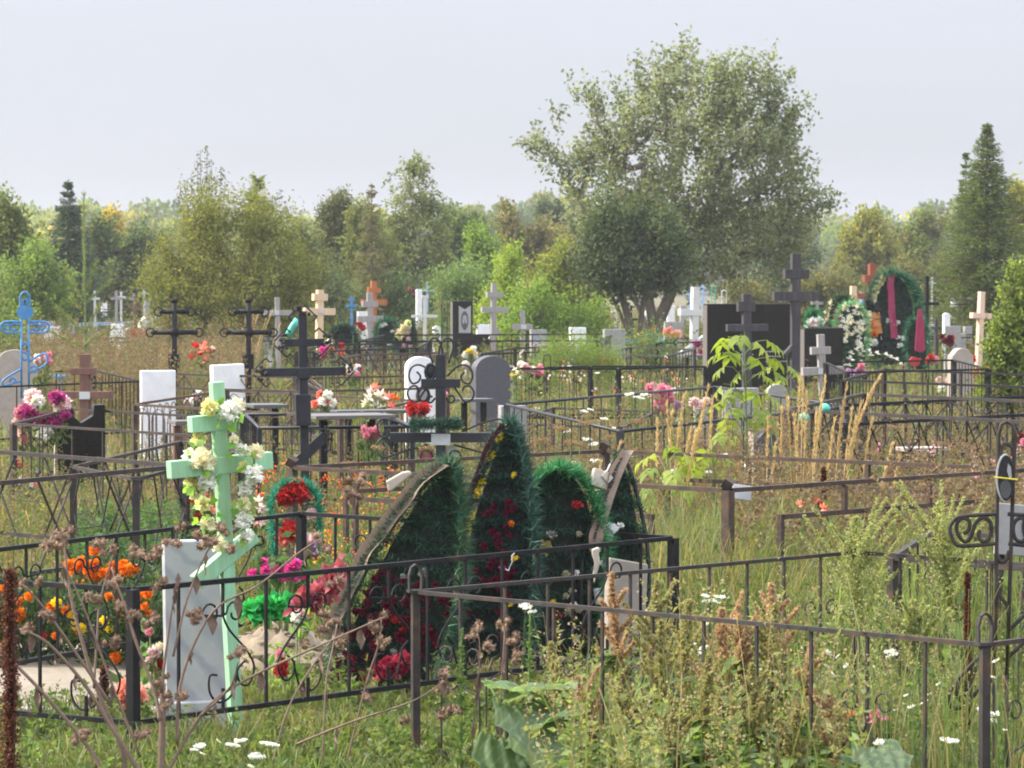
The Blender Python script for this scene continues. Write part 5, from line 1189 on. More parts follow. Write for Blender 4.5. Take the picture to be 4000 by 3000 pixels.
wreath('white flowered wreath spilling beside the third granite stele', 1842, 64.5, (1838, 655), 800, 34, 'arch', R(-6), R(-8), [(0.05, 0.3, 0.08), (0.06, 0.2, 0.07)], [(0.1, 0.32, 0.1), (0.2, 0.4, 0.2)], rnd_fl(46, 'lily', WHITE, .075, .05, .95, .9) + rnd_fl(12, 'lily', ROSE_C, .085, .5, .98, .9), None, 2000, .12, .8, 3)
wreath('black wreath wrapped with copper ribbon bands', 1884, 65.5, (1878, 650), 780, 34, 'tear', R(8), R(-6), FIR, [(0.02, 0.03, 0.03)], [(-.5, .75, 'peony', ROSE_C, .13), (.2, .45, 'peony', ORANGE, .1), (0, .6, 'peony', ORANGE, .11), (.1, .3, 'peony', WHITE, .09), (-.6, .35, 'peony', WHITE, .08)], (GOLD, 1, .3, .28, .45, .8), 2400, .12, .8, 3)
wreath('dark wreath with a crimson sash hanging at the far right of the heap', 1985, 64, (1978, 690), 800, 22, 'arch', R(-20), R(-6), FIR, FIRL, (), None, 1500, .12, .8, 3)
cloth('sash', 'plain crimson pink sash hanging beside the tall wreath', 'ribbon', 1988, 63.5, [(1976, 757), (1980, 700), (1983, 668), (1990, 668), (1996, 700), (1999, 757), (1988, 762)], CRIBBON, .05)
cloth('bow', 'red folded bow at the foot of the tall wreath', 'ribbon', 1976, 63, [(1962, 782), (1970, 770), (1990, 775), (1984, 790), (1972, 792)], REDPL, .1)
bouquet('white cut flowers lying at the foot of the copper banded wreath', 1880, 63, [(1850 + 12 * i + random.uniform(-5, 5), 752 + 4 * i + random.uniform(-8, 8), 7, 'lily', WHITE) for i in range(9)], 60, G_MID, zb=0)
wreath('small basket wreath with a green top and pink ribbon on the granite stele', 1757, 64.5, (1756, 672), 712, 14, 'arch', 0, R(-4), FIRB,  FIRB, [(-.5, .3, 'peony', WHITE, .12), (.6, .35, 'peony', WHITE, .13), (0, .3, 'peony', PINK, .09)], None, 900, .10, .6, 3)
# other wreaths in the middle distance
wreath('rounded dark green wreath left of the weathered grey cross', 740, 80, (742, 706), 765, 26, 'arch', R(6), R(-8), FIR, [(0.02, 0.07, 0.04)], (), None, 2600, .13, .8, 3)
wreath('dark wreath with green rim beside the weathered grey cross', 832, 80, (838, 694), 750, 22, 'arch', R(4), R(-8), FIR, FIRL, rnd_fl(4, 'peony', WHITE, .06), None, 2000, .13, .8, 3)
wreath('black wreath with pink flowers leaning right of the green rimmed one', 868, 79, (888, 698), 765, 24, 'tear', R(-6), R(-8), FIR, FIR, rnd_fl(6, 'peony', PALEPINK, .07) + [(-.9, .5 + .1 * i, 'peony', PALEPINK if i % 2 else ROSE_Y, .12) for i in range(5)], None, 2000, .12, .8, 3)
wreath('green tinsel ring with red blooms behind the rusty posts', 637, 22.2, (637, 1042), 1200, 52, 'arch', R(4), R(-8), [(0.02, 0.09, 0.06)], [(0.015, 0.22, 0.13), (0.02, 0.28, 0.17)], [(-.45, .78, 'ball', RED, .07), (.1, .85, 'ball', RED, .085), (-.2, .3, 'ball', RED, .075), (-.6, .2, 'ball', CORAL, .05), (.7, .55, 'ball', PALEPINK, .04), (.6, .2, 'ball', PALEPINK, .05)], None, 2600, .05, .5, 1.5, back=False)
def roll_green():
    Y = 29.4; s = F / Y
    o = MB().tube([((x - 632) / s, 0, Z(y, Y) - Z(728, Y)) for x, y in ((620, 728), (627, 715), (634, 703), (643, 690))], .03, 9).build('garland_roll', MINT2, None, True, 0, (X(632, Y), Y, Z(728, Y)))
    tag(o, 'turquoise artificial garland caught on the bracket of the tube cross', 'garland')
roll_green()

# ------------------------------------------------------------------ bouquets
bouquet('large magenta and white peony bouquet at the far left', 92, 34.5, [(70, 858, 20, 'ball', PALEPINK), (82, 866, 16, 'ball', WHITE), (123, 858, 18, 'ball', MAGENTA), (133, 870, 20, 'ball', PALEPINK), (62, 892, 20, 'ball', MAGENTA), (44, 890, 15, 'ball', PINK), (72, 905, 14, 'ball', MAGENTA), (102, 912, 22, 'ball', MAGENTA), (122, 916, 12, 'ball', MAGENTA), (142, 898, 13, 'ball', MAGENTA), (45, 930, 14, 'ball', PALEPINK), (98, 935, 17, 'ball', WHITE), (50, 950, 13, 'ball', PINK), (38, 912, 12, 'ball', PALEPINK)], 170, G_MID, (GRANITE, .10, .28))
bouquet('small pink and white flowers low beneath the peony bouquet', 55, 33, [(48, 1040, 12, 'ball', PALEPINK), (62, 1048, 12, 'ball', WHITE), (40, 1005, 10, 'ball', RED), (76, 1050, 9, 'ball', PINK)], 40)
bouquet('red lilies standing between the two ringed crosses', 437, 52, [(424, 752, 14, 'lily', RED), (440, 757, 15, 'lily', CORAL), (455, 765, 15, 'lily', RED), (416, 775, 13, 'lily', RED), (448, 778, 13, 'lily', CORAL), (432, 768, 12, 'lily', RED), (460, 752, 8, 'lily', PALEPINK), (446, 742, 8, 'lily', CORAL)], 70, G_MID)
bouquet('white and orange lilies in a blue wrap behind the benches', 822, 36, [(800, 862, 17, 'lily', WHITE), (820, 858, 19, 'lily', WHITE), (838, 862, 16, 'lily', CORAL), (855, 864, 15, 'lily', ORANGE), (812, 880, 16, 'lily', WHITE), (828, 888, 16, 'lily', WHITE), (845, 880, 14, 'lily', CORAL), (812, 838, 13, 'lily', CORAL), (802, 845, 12, 'lily', PALEPINK), (790, 872, 12, 'lily', ROSE_C), (818, 902, 12, 'lily', WHITE)], 60, G_MID, (TEALPL, .1, .3))
bouquet('bright red flowers leaning by the white stele behind the scrolled cross', 905, 32, [(892, 882, 16, 'ball', RED), (908, 888, 17, 'ball', RED), (920, 882, 13, 'ball', RED), (896, 898, 13, 'ball', RED), (960, 852, 8, 'ball', PINK)], 40)
bouquet('red and coral blooms behind the foot of the pale green cross', 440, 24, [(428, 1095, 17, 'lily', RED), (455, 1095, 20, 'lily', CORAL), (432, 1122, 18, 'lily', RED), (462, 1106, 15, 'lily', CORAL), (418, 1085, 12, 'lily', RED), (446, 1072, 10, 'lily', CORAL), (420, 1138, 13, 'lily', CORAL)], 60)
bouquet('dusty pink peonies in a glass vase behind the pipe fence', 1430, 41, [(1405, 837, 11, 'ball', PINK), (1428, 840, 13, 'ball', PINK), (1443, 846, 12, 'ball', PINK), (1436, 858, 13, 'ball', PINK), (1415, 850, 11, 'ball', PALEPINK), (1448, 862, 11, 'ball', PINK), (1420, 875, 13, 'ball', PINK), (1432, 880, 12, 'ball', PINK), (1466, 877, 12, 'ball', LILAC), (1440, 888, 10, 'ball', PALEPINK)], 50, [(0.2, 0.26, 0.2)], (GLASSW, .09, .26))
bouquet('pale pink artificial blooms half hidden by dry weeds', 1510, 40, [(1500, 868, 12, 'ball', PALEPINK), (1512, 875, 13, 'ball', PALEPINK), (1525, 868, 11, 'ball', PALEPINK)], 30)
bouquet('pink roses in front of the leaning grey headstone', 1452, 80, [(1440, 718, 9, 'ball', SALMON), (1452, 724, 9, 'ball', SALMON), (1464, 722, 9, 'ball', SALMON), (1447, 712, 7, 'ball', PINK)], 20)
bouquet('salmon tulips beside the thin stems by the apple trunk', 1396, 76, [(1380, 725, 8, 'lily', SALMON), (1393, 738, 8, 'lily', SALMON), (1413, 714, 8, 'lily', ORANGE)], 20)
bouquet('single salmon carnation head lying by the black fence post', 278, 16.3, [(268, 1500, 26, 'ball', SALMON), (292, 1502, 26, 'ball', SALMON), (280, 1488, 24, 'ball', SALMON), (278, 1514, 22, 'ball', CORAL)], 14, base=1530)
bouquet('pale pink tulips in a narrow vase left of the marble stele', 330, 17.2, [(322, 1366, 10, 'ball', PINK), (334, 1408, 15, 'ball', PALEPINK), (345, 1400, 12, 'ball', ROSE_C), (336, 1440, 20, 'ball', SALMON), (325, 1428, 13, 'ball', PALEPINK), (346, 1436, 12, 'ball', RED)], 60, [(0.12, 0.22, 0.08)], None)
bouquet('coral red artificial flowers lying in the grass at the lower right', 1868, 14.6, [(1840, 1545, 14, 'lily', CORAL), (1835, 1556, 13, 'lily', RED), (1873, 1542, 13, 'lily', SALMON), (1890, 1550, 17, 'ball', PINK), (1878, 1562, 13, 'lily', CORAL), (1915, 1555, 10, 'lily', PINK), (1892, 1570, 9, 'ball', MAGENTA)], 50, G_MID)
bouquet('hot pink asters between the green cross and the leaning wreath', 600, 18.6, [(568, 1215, 10, 'ball', HOTPINK), (573, 1232, 12, 'ball', HOTPINK), (605, 1235, 17, 'ball', HOTPINK), (628, 1230, 15, 'ball', HOTPINK), (640, 1218, 12, 'ball', HOTPINK), (545, 1240, 12, 'ball', HOTPINK), (633, 1246, 14, 'ball', HOTPINK), (655, 1246, 10, 'ball', HOTPINK), (612, 1248, 11, 'ball', HOTPINK)], 90, [(0.06, 0.12, 0.04)])
bouquet('pale lilac phlox behind the black corner post', 655, 21.5, [(650 + random.uniform(-14, 30), 1175 + random.uniform(-14, 34), 8, 'ball', PALEPINK if i % 2 else LILAC) for i in range(14)], 70)
bouquet('pink and white artificial flowers left of the green tinsel ring', 560, 22.5, [(558, 1085, 17, 'lily', WHITE), (566, 1100, 16, 'lily', PALEPINK), (572, 1128, 18, 'lily', PALEPINK), (556, 1140, 14, 'lily', PINK), (590, 1160, 15, 'lily', CORAL), (585, 1130, 12, 'lily', WHITE)], 40)
bouquet('red poppies left behind in the tall grass at right', 1760, 22.5, [(1728, 1092, 12, 'lily', CORAL), (1766, 1090, 15, 'lily', RED), (1776, 1098, 14, 'lily', CORAL), (1772, 1120, 12, 'lily', RED)], 30)
bouquet('red and pink blooms by the foot of the arched pink headstone', 2010, 58, [(2012, 772, 8, 'ball', RED), (2022, 778, 8, 'ball', PINK), (2005, 780, 7, 'ball', RED), (2030, 820, 8, 'ball', PALEPINK), (2050, 822, 9, 'ball', PALEPINK), (2100, 776, 10, 'ball', RED), (2106, 822, 9, 'ball', PINK), (2034, 840, 9, 'ball', WHITE), (2055, 842, 9, 'ball', WHITE)], 60)
bouquet('red and white bunch behind the weathered grey cross', 822, 83, [(778, 700, 9, 'ball', RED), (784, 708, 8, 'ball', RED), (850, 705, 8, 'ball', PALEPINK), (857, 712, 9, 'ball', ROSE_Y), (866, 712, 8, 'ball', PINK), (853, 722, 9, 'ball', PINK)], 30)
bouquet('magenta flowers hanging behind the arm of the tube cross', 706, 42, [(708, 745, 9, 'ball', PALEPINK), (700, 756, 10, 'ball', HOTPINK), (698, 770, 8, 'ball', MAGENTA), (712, 738, 7, 'ball', WHITE)], 30)
bouquet('tiny pink and magenta wreath flowers in the far centre', 892, 118, [(886, 625, 7, 'ball', PINK), (894, 632, 7, 'ball', HOTPINK), (899, 638, 7, 'ball', MAGENTA)], 10)
bouquet('far red and white flowers before the rusty tree', 1132, 120, [(1128, 616, 6, 'ball', CRIM), (1136, 618, 7, 'ball', HOTPINK), (1120, 613, 5, 'ball', WHITE), (1142, 615, 6, 'ball', HOTPINK)], 10)
bouquet('crimson flower showing at the right edge above the rod cross', 2206, 30, [(2206, 948, 13, 'ball', CRIM), (2214, 955, 12, 'ball', PINK)], 16)
bouquet('yellow and white flowers by the dark arched headstone', 1118, 40, [(1112, 800, 9, 'lily', WHITE), (1120, 806, 8, 'lily', ROSE_Y), (1108, 812, 8, 'lily', YELLOW), (1124, 818, 7, 'lily', WHITE)], 30)
bouquet('orange asters on the left of the brown weeds', 262, 66, [(232, 785, 5, 'ball', CORAL), (258, 770, 5, 'ball', CORAL), (240, 770, 4, 'ball', PINK)], 10)

for lb, px, py, Y, r, pals in (('purple and white blooms under the rust fence left of the scrolled cross', 760, 800, 52, 8, (MAGENTA, WHITE, PINK)), ('red blooms in front of the rounded dark wreath', 724, 752, 76, 8, (RED, CORAL)), ('yellow blooms behind the black centre rails', 1020, 760, 72, 7, (YELLOW, WHITE)),
    ('pink blooms right of the dark arched headstone', 1150, 800, 50, 9, (PINK, PALEPINK)), ('white and violet blooms before the squat pale stone', 1168, 752, 80, 7, (WHITE, LILAC)), ('red blooms before the grey headstone by the blue fence', 1316, 776, 70, 7, (RED, SALMON)), ('yellow and red blooms at the foot of the white wooden cross', 1520, 752, 76, 8, (YELLOW, MAGENTA)),
    ('pink and red blooms in the orange weeds at left', 300, 722, 80, 7, (PINK, RED)), ('white blooms by the blue cross headstone', 96, 772, 46, 8, (WHITE, PINK)), ('lilac blooms between the leaning grey cross and the wreaths', 1850, 800, 56, 8, (LILAC, PINK)), ('red carnations under the grey stone at right', 2046, 735, 72, 7, (RED, CRIM)), ('orange and pink blooms right of the arched pink headstone', 2122, 805, 54, 8, (ORANGE, PINK)),
    ('coral blooms behind the label box of the tube cross', 700, 862, 38, 10, (CORAL, WHITE)), ('small pink blooms left of the scrolled cross arm', 800, 930, 30, 8, (PINK, HOTPINK)), ('white blooms behind the tall white stele', 415, 860, 42, 9, (WHITE, PALEPINK))):
    bouquet(lb, px, Y, [(px + random.uniform(-2.2, 2.2) * r, py + random.uniform(-1.2, 1.4) * r, r * random.uniform(.8, 1.2), 'ball', random.choice(pals)) for _ in range(8)], 50, G_MID, leafL=.11)
# the garland of artificial roses on the pale green cross
def rose_garland():
    Y = 16.40; s = F / Y; px = 500
    root = thing('rose_garland', 'garland of cream and white cloth roses looped over the pale green cross', 'garland', (X(px, Y), Y, 0))
    roses = [(452, 882, 15, ROSE_Y), (500, 888, 17, WHITE), (510, 876, 12, ROSE_C), (432, 918, 11, WHITE), (429, 950, 13, ROSE_Y), (436, 995, 20, ROSE_C), (412, 988, 14, WHITE), (446, 1038, 16, WHITE), (414, 1040, 13, ROSE_Y), (424, 1066, 14, ROSE_C), (440, 1090, 13, ROSE_Y), (448, 1132, 13, ROSE_C), (472, 1180, 12, ROSE_C), (551, 978, 13, ROSE_C), (522, 972, 10, WHITE), (548, 1024, 16, WHITE), (526, 1012, 11, ROSE_Y), (528, 1055, 12, WHITE), (526, 1090, 12, ROSE_C), (528, 1125, 14, WHITE), (530, 1160, 12, WHITE), (506, 950, 8, ROSE_C)]
    for x, y, r, p in roses: add('rose', flower_mesh('ball', p), root, ((x - px) / s, random.uniform(-.03, .04), Z(y, Y)), (random.uniform(-.3, .3), random.uniform(-.3, .3), random.uniform(-.5, .5)), (1.4 * r / s,) * 3)
    v = MB()
    for pts in ([(470, 890), (440, 900), (428, 930), (430, 985), (418, 1030), (430, 1075), (445, 1130), (465, 1180)], [(490, 890), (515, 885), (512, 940), (535, 975), (548, 1000), (530, 1050), (526, 1110), (528, 1170)]):
        v.tube(smooth_pts([((x - px) / s, .02, Z(y, Y)) for x, y in pts], 4), .005, 4)
    v.build('vine', STEMGREEN, root)
    n = 64; c = np.array([(x, y) for x, y, _, _ in roses]); w = c[rng.integers(0, len(c), n)] + rng.normal(scale=12, size=(n, 2))
    P = np.stack([(w[:, 0] - px) / s, rng.uniform(-.03, .05, n), CAM_H - (w[:, 1] - HY) / s], 1)
    leaves('rose_leaves', P, rdir(n) + np.array([0, -.4, -.2]), .062, .05, palette(n, [(0.22, 0.42, 0.05), (0.28, 0.48, 0.10), (0.16, 0.36, 0.08)]), LEAF, root)
rose_garland()

# ------------------------------------------------------------------ left front grave: marigolds, sand, kerb, mound
def box_thing(name, label, cat, px0, px1, Y0, Y1, h, m, kind=None, yaw=0.0, z=0.0):
    x0, x1 = X(px0, (Y0 + Y1) / 2), X(px1, (Y0 + Y1) / 2)
    o = MB().box((0, 0, h / 2), (x1 - x0, Y1 - Y0, h)).build(name, m, None, False, .01, ((x0 + x1) / 2, (Y0 + Y1) / 2, z), (0, 0, yaw))
    if kind: o['kind'] = kind
    else: tag(o, label, cat)
    return o
box_thing('sand_bed', '', '', -220, 345, 17.0, 20.4, .045, SAND, 'structure')
box_thing('kerb', 'pale stone kerb strip at the foot of the marble stele', 'kerb', 30, 345, 16.62, 16.74, .13, WARMSTONE)
def mound(label, px, Y, rx, ry, h, m):
    nu, nv = 34, 12; V = [(0, 0, h)]; T = []
    for i in range(1, nv + 1):
        f = i / nv
        for j in range(nu):
            a = 2 * math.pi * j / nu; q = 1 + .10 * math.sin(3 * a + px) + random.uniform(-.05, .05)
            V.append((rx * f * q * math.cos(a), ry * f * q * math.sin(a), h * (1 - f ** 1.6) - .05 * f + random.uniform(-.035, .035)))
    f = [(0, 1 + j, 1 + (j + 1) % nu) for j in range(nu)]
    for i in range(nv - 1):
        for j in range(nu):
            a, b = 1 + i * nu + j, 1 + i * nu + (j + 1) % nu; f.append((a, a + nu, b + nu, b))
    mb = MB(); mb.v = V; mb.f = f
    tag(mb.build('grave_mound', m, None, True, 0, (X(px, Y), Y, 0)), label, 'grave mound')
mound('dry sandy grave mound left of the leaning wreath', 600, 18.7, .62, .9, .32, CLAY)
mound('grey brown soil mound under the heap of wreaths', 1080, 18.6, .95, .75, .22, SOIL)
mound('weedy soil mound behind the coral flowers', 1680, 24, .8, .9, .16, SOIL)
def clods(label, px, Y, rx, ry, h, n, m):
    mb = MB()
    for _ in range(n):
        a = random.uniform(0, 6.28); f = math.sqrt(random.random()); r = random.uniform(.006, .028)
        mb.ball((rx * f * math.cos(a), ry * f * math.sin(a), h * (1 - f ** 1.6) + r * .2), r, 5, 3, (1.2, 1, .7), .3)
    o = mb.build('soil_clods', m, None, False, 0, (X(px, Y), Y, 0)); o['kind'] = 'stuff'; o['label'] = label
clods('crumbled clods on the dry sandy mound', 600, 18.7, .6, .85, .31, 240, CLAY)
clods('crumbled soil under the heap of wreaths', 1080, 18.6, .9, .7, .2, 200, SOIL)
def marigolds(label, px, Y, x0, x1, ytop, fl, n=2600):
    s = F / Y; root = thing('marigold_bush', label, 'marigold', (X(px, Y), Y, 0.02))
    a = (x0 - px) / s; b = (x1 - px) / s; H = Z(ytop, Y)
    x = rng.uniform(a, b, n); y = rng.uniform(-.45, .35, n); z = rng.random(n) ** .7 * H * (1 - .25 * np.abs((x - (a + b) / 2) / (b - a) * 2) ** 3)
    P = np.stack([x, y, z], 1); leaves('foliage', P, rdir(n) + np.array([0, 0, .5]), .07 * rng.uniform(.6, 1.2, n), .022, palette(n, [(0.028, 0.06, 0.022), (0.045, 0.085, 0.03), (0.06, 0.10, 0.035)], .25), LEAF, root, .3)
    st = MB()
    for k in range(16):
        u = random.uniform(a, b); st.tube([(u, 0, 0), (u + .04, random.uniform(-.2, .2), H * .8)], .006, 4)
    st.build('stems', STEMGREEN, root)
    for fx, fy, r, p in fl: add('flower', flower_mesh('ball', p), root, ((fx - px) / s, -.47 + random.uniform(-.03, .1), Z(fy, Y - .45) - .02), (random.uniform(-.3, .3), random.uniform(-.3, .3), 0), (r / s,) * 3)
mg = [(60, 1332, 15, ORANGE), (143, 1303, 12, YELLOW), (130, 1312, 11, ORANGE), (172, 1330, 12, YELLOW), (160, 1322, 10, ORANGE), (182, 1352, 12, YELLOW), (190, 1368, 10, ORANGE), (196, 1358, 10, YELLOW), (240, 1360, 12, YELLOW), (112, 1376, 9, RED), (140, 1374, 8, ORANGE), (85, 1288, 10, ORANGE), (5, 1288, 12, ORANGE), (0, 1350, 12, ORANGE), (30, 1270, 8, ORANGE), (62, 1300, 9, ORANGE), (178, 1447, 7, YELLOW), (100, 1262, 8, ORANGE), (40, 1310, 7, ROSE_Y)]
marigolds('dark leafy marigolds with orange and yellow heads at the far left', 90, 19.7, -170, 215, 1262, mg, 3800)
mg = [(245, 1340, 10, YELLOW), (252, 1360, 10, YELLOW), (265, 1424, 13, ORANGE), (304, 1408, 13, ORANGE), (297, 1316, 12, ORANGE), (312, 1290, 12, ORANGE), (336, 1284, 11, ORANGE), (275, 1342, 10, ORANGE), (252, 1296, 9, ORANGE), (250, 1290, 8, ORANGE), (336, 1330, 9, ORANGE), (330, 1310, 9, ORANGE)]
marigolds('dark leafy marigolds with orange heads behind the black corner post', 280, 19.5, 205, 360, 1280, mg, 1900)
mg = [(random.gauss(235, 45), random.gauss(1238, 16), random.uniform(9, 14), ORANGE) for _ in range(27)]
marigolds('dense orange marigolds behind the black rail', 240, 21.2, 165, 350, 1218, mg, 1700)
def green_gift():
    def ruffle(label, pts, Y, pal, n, rad, L):
        s = F / Y; P = np.array([(X(x, Y), Y + rng.uniform(-.04, .04), Z(y, Y)) for x, y in pts]); k = rng.integers(0, len(P) - 1, n); u = rng.random((n, 1))
        Q = P[k] + (P[k + 1] - P[k]) * u; d = rdir(n); Q = Q + d * rad * rng.random((n, 1))
        o = leaves('tulle_wrap', Q - P[0], d + rdir(n) * .6, L * rng.uniform(.7, 1.3, n), L * .9, palette(n, pal, .15), PETAL, None, .35); o.location = P[0]; tag(o, label, 'flower wrap')
    ruffle('crumpled bright green plastic wrap behind the fence scrolls', [(532, 1318), (560, 1316), (595, 1313), (632, 1308)], 18.2, [(0.04, 0.40, 0.10), (0.06, 0.50, 0.14), (0.03, 0.32, 0.08)], 260, .045, .05)
    ruffle('pinkish red tulle ruffle at the left foot of the leaning wreath', [(648, 1318), (668, 1296), (695, 1282), (715, 1250), (738, 1230)], 17.5, [(0.40, 0.10, 0.14), (0.46, 0.15, 0.19), (0.34, 0.06, 0.10)], 260, .055, .05)
    ruffle('crimson tulle scrap lying under the leaning wreath', [(820, 1450), (850, 1440), (885, 1425)], 17.35, [(0.30, 0.02, 0.06), (0.36, 0.04, 0.08)], 140, .035, .045)
    bouquet('green leaved red roses drooping below the pink tulle', 640, 17.3, [(640, 1335, 14, 'ball', WHITE), (604, 1412, 11, 'ball', PINK), (608, 1450, 16, 'ball', RED), (612, 1434, 13, 'ball', RED), (650, 1325, 9, 'ball', PALEPINK)], 36, [(0.16, 0.30, 0.04), (0.2, 0.34, 0.07)], None, base=1540, leafL=.08)
green_gift()
for px, py, lb in ((1782, 882, 'small turquoise plastic cap in the dry weeds'), (1737, 902, 'larger turquoise plastic lid left of the small cap')):
    o = MB().lathe([(.05, -.03), (.055, .0), (.04, .03), (.015, .045)], n=10).build('turquoise_jar', MINT2, None, True, 0, (X(px, 32), 32, Z(py, 32))); tag(o, lb, 'jar')
o = MB().box((0, 0, 0), (.12, .012, .09)).build('metal_tag', PLATE, None, False, .003, (X(1603, 21.1), 21.1, Z(1064, 21.1)), (R(-10), R(8), R(12))); tag(o, 'pale metal tag fixed beside the rusty post', 'tag')
for px, Y, y0, lb in ((1018, 60, 802, 'left round cream finial on the rail'), (1138, 60, 802, 'right round cream finial on the rail')):
    o = MB().ball((0, 0, 0), .075, 10, 7).tube([(0, 0, -.07), (0, 0, -.25)], .02, 6).build('finial', CREAMPL, None, True, 0, (X(px - 12, Y), Y, Z(y0 - 14, Y))); tag(o, lb, 'finial')
# ------------------------------------------------------------------ wild growth
def field(n, px0, px1, Y0, Y1, power=1.0):
    Y = np.sqrt(rng.uniform(Y0 ** 2, Y1 ** 2, n)); p = rng.uniform(px0, px1, n)
    return (p - CX) * Y / F, Y
NO_GRASS = [(-230, 350, 16.9, 20.5), (330, 520, 16.2, 17.2)]
def bare(x, y):
    px = CX + x * F / y; b = np.zeros(len(x), bool)
    for a, c, d, e in NO_GRASS: b |= (px > a) & (px < c) & (y > d) & (y < e)
    return b
def clumpy(x, y, sc=1.0, seed=0.0):
    return .5 + .5 * np.sin(x * 2.1 * sc + 1.7 * np.sin(y * 1.3 * sc + seed) + seed) * np.cos(y * 1.9 * sc + 1.1 * np.sin(x * 1.7 * sc) + 2 * seed)
def stuff(o, label): o['kind'] = 'stuff'; o['label'] = label; return o

def grass(name, label, n, px0, px1, Y0, Y1, h0, h1, w, pal, bend=.5, clump=.6, seed=0.0):
    x, y = field(n, px0, px1, Y0, Y1)
    keep = (rng.random(n) < (1 - clump) + clump * clumpy(x, y, 1.3, seed)) & ~bare(x, y); x, y = x[keep], y[keep]; n = len(x)
    h = rng.uniform(h0, h1, n) * (.65 + .6 * clumpy(x, y, .9, seed + 2))
    a = rng.uniform(0, 2 * math.pi, n); d = np.stack([np.cos(a), np.sin(a), np.zeros(n)], 1)
    b = rng.uniform(0, 2 * math.pi, n); e = np.stack([np.cos(b), np.sin(b), np.zeros(n)], 1) * (bend * h * rng.uniform(.1, 1.2, n))[:, None]
    base = np.stack([x, y, np.full(n, -.01)], 1); up = np.array([0, 0, 1.0])
    ww = (w * rng.uniform(.6, 1.4, n))[:, None] * d * .5
    m1 = base + e * .12 + up * (h * .5)[:, None]; m2 = base + e * .5 + up * (h * .88)[:, None]; t = base + e + up * (h * rng.uniform(.8, 1.02, n))[:, None]
    V = np.stack([base - ww, base + ww, m1 - ww * .9, m1 + ww * .9, m2 - ww * .55, m2 + ww * .55, t], 1).reshape(-1, 3)
    k = np.arange(n)[:, None] * 7
    T = np.concatenate([k + [0, 1, 3], k + [0, 3, 2], k + [2, 3, 5], k + [2, 5, 4], k + [4, 5, 6]], 0)
    c = palette(n, pal, .25); q = clumpy(x, y, .55, seed + 5)[:, None]; c = c * (.72 + .5 * q) * np.array([1.0, 1.0, 1.0]) ** 1; c[:, 0] *= (1.18 - .36 * clumpy(x, y, .7, seed + 9))
    return stuff(add(name, raw_mesh(name, V, T, LEAF, np.repeat(c, 7, 0))), label)

def herbs(name, label, n, px0, px1, Y0, Y1, h0, h1, nl, L, Wf, pal, stem=(0.12, 0.14, 0.05), top=None, topn=0, clump=.6, seed=0.0, up=.3, lean=.12, topL=.02, topspan=.35):
    x, y = field(n, px0, px1, Y0, Y1)
    keep = (rng.random(n) < (1 - clump) + clump * clumpy(x, y, 1.0, seed)) & ~bare(x, y); x, y = x[keep], y[keep]; n = len(x)
    h = rng.uniform(h0, h1, n) * (.6 + .6 * clumpy(x, y, .8, seed + 1))
    base = np.stack([x, y, np.zeros(n)], 1); ax = unit(np.stack([rng.normal(0, lean, n), rng.normal(0, lean, n), np.ones(n)], 1))
    sw = .004 * (y.mean() / 20)
    Vs, Ts, Cs = [], [], []
    V, T = needle_arrays(base, ax, h, sw * 2.2); Vs.append(V); Ts.append(T); Cs.append(np.repeat(palette(n, [stem], .2), 3, 0)); off = len(V)
    t = rng.uniform(.04, .98, (n, nl)); P = base[:, None] + ax[:, None] * (h[:, None] * t)[..., None]
    D = rng.normal(size=(n, nl, 3)); D[..., 2] = np.abs(D[..., 2]) * .3 + up; Ls = L * (1 - .55 * t) * rng.uniform(.6, 1.2, (n, nl))
    hue = palette(n, pal, .2)[:, None, :] * rng.uniform(.8, 1.2, (n, nl, 1))
    V, T = leaf_arrays(P.reshape(-1, 3), D.reshape(-1, 3), Ls.ravel(), Ls.ravel() * Wf, .25); Vs.append(V); Ts.append(T + off); Cs.append(np.repeat(hue.reshape(-1, 3), 4, 0)); off += len(V)
    if top:
        t = rng.uniform(1 - topspan, 1.03, (n, topn)); P = base[:, None] + ax[:, None] * (h[:, None] * t)[..., None] + rng.normal(scale=topL * .8, size=(n, topn, 3))
        k = n * topn; V, T = leaf_arrays(P.reshape(-1, 3), rdir(k), topL * rng.uniform(.6, 1.3, k), topL * .8, .2); Vs.append(V); Ts.append(T + off); Cs.append(np.repeat(palette(k, top, .25), 4, 0))
    return stuff(add(name, raw_mesh(name, np.concatenate(Vs), np.concatenate(Ts), LEAF, np.concatenate(Cs))), label)

AG0 = [(0.30, 0.27, 0.14), (0.34, 0.26, 0.15), (0.26, 0.26, 0.12)]
GRG = [(0.10, 0.155, 0.035), (0.13, 0.185, 0.045), (0.075, 0.12, 0.03), (0.16, 0.19, 0.06)]
GRY = [(0.17, 0.175, 0.06), (0.20, 0.19, 0.075), (0.13, 0.15, 0.05)]
DRY = [(0.26, 0.19, 0.09), (0.32, 0.24, 0.12), (0.20, 0.14, 0.075)]
RUSTY = [(0.165, 0.105, 0.068), (0.14, 0.095, 0.06), (0.21, 0.15, 0.095), (0.16, 0.135, 0.075)]
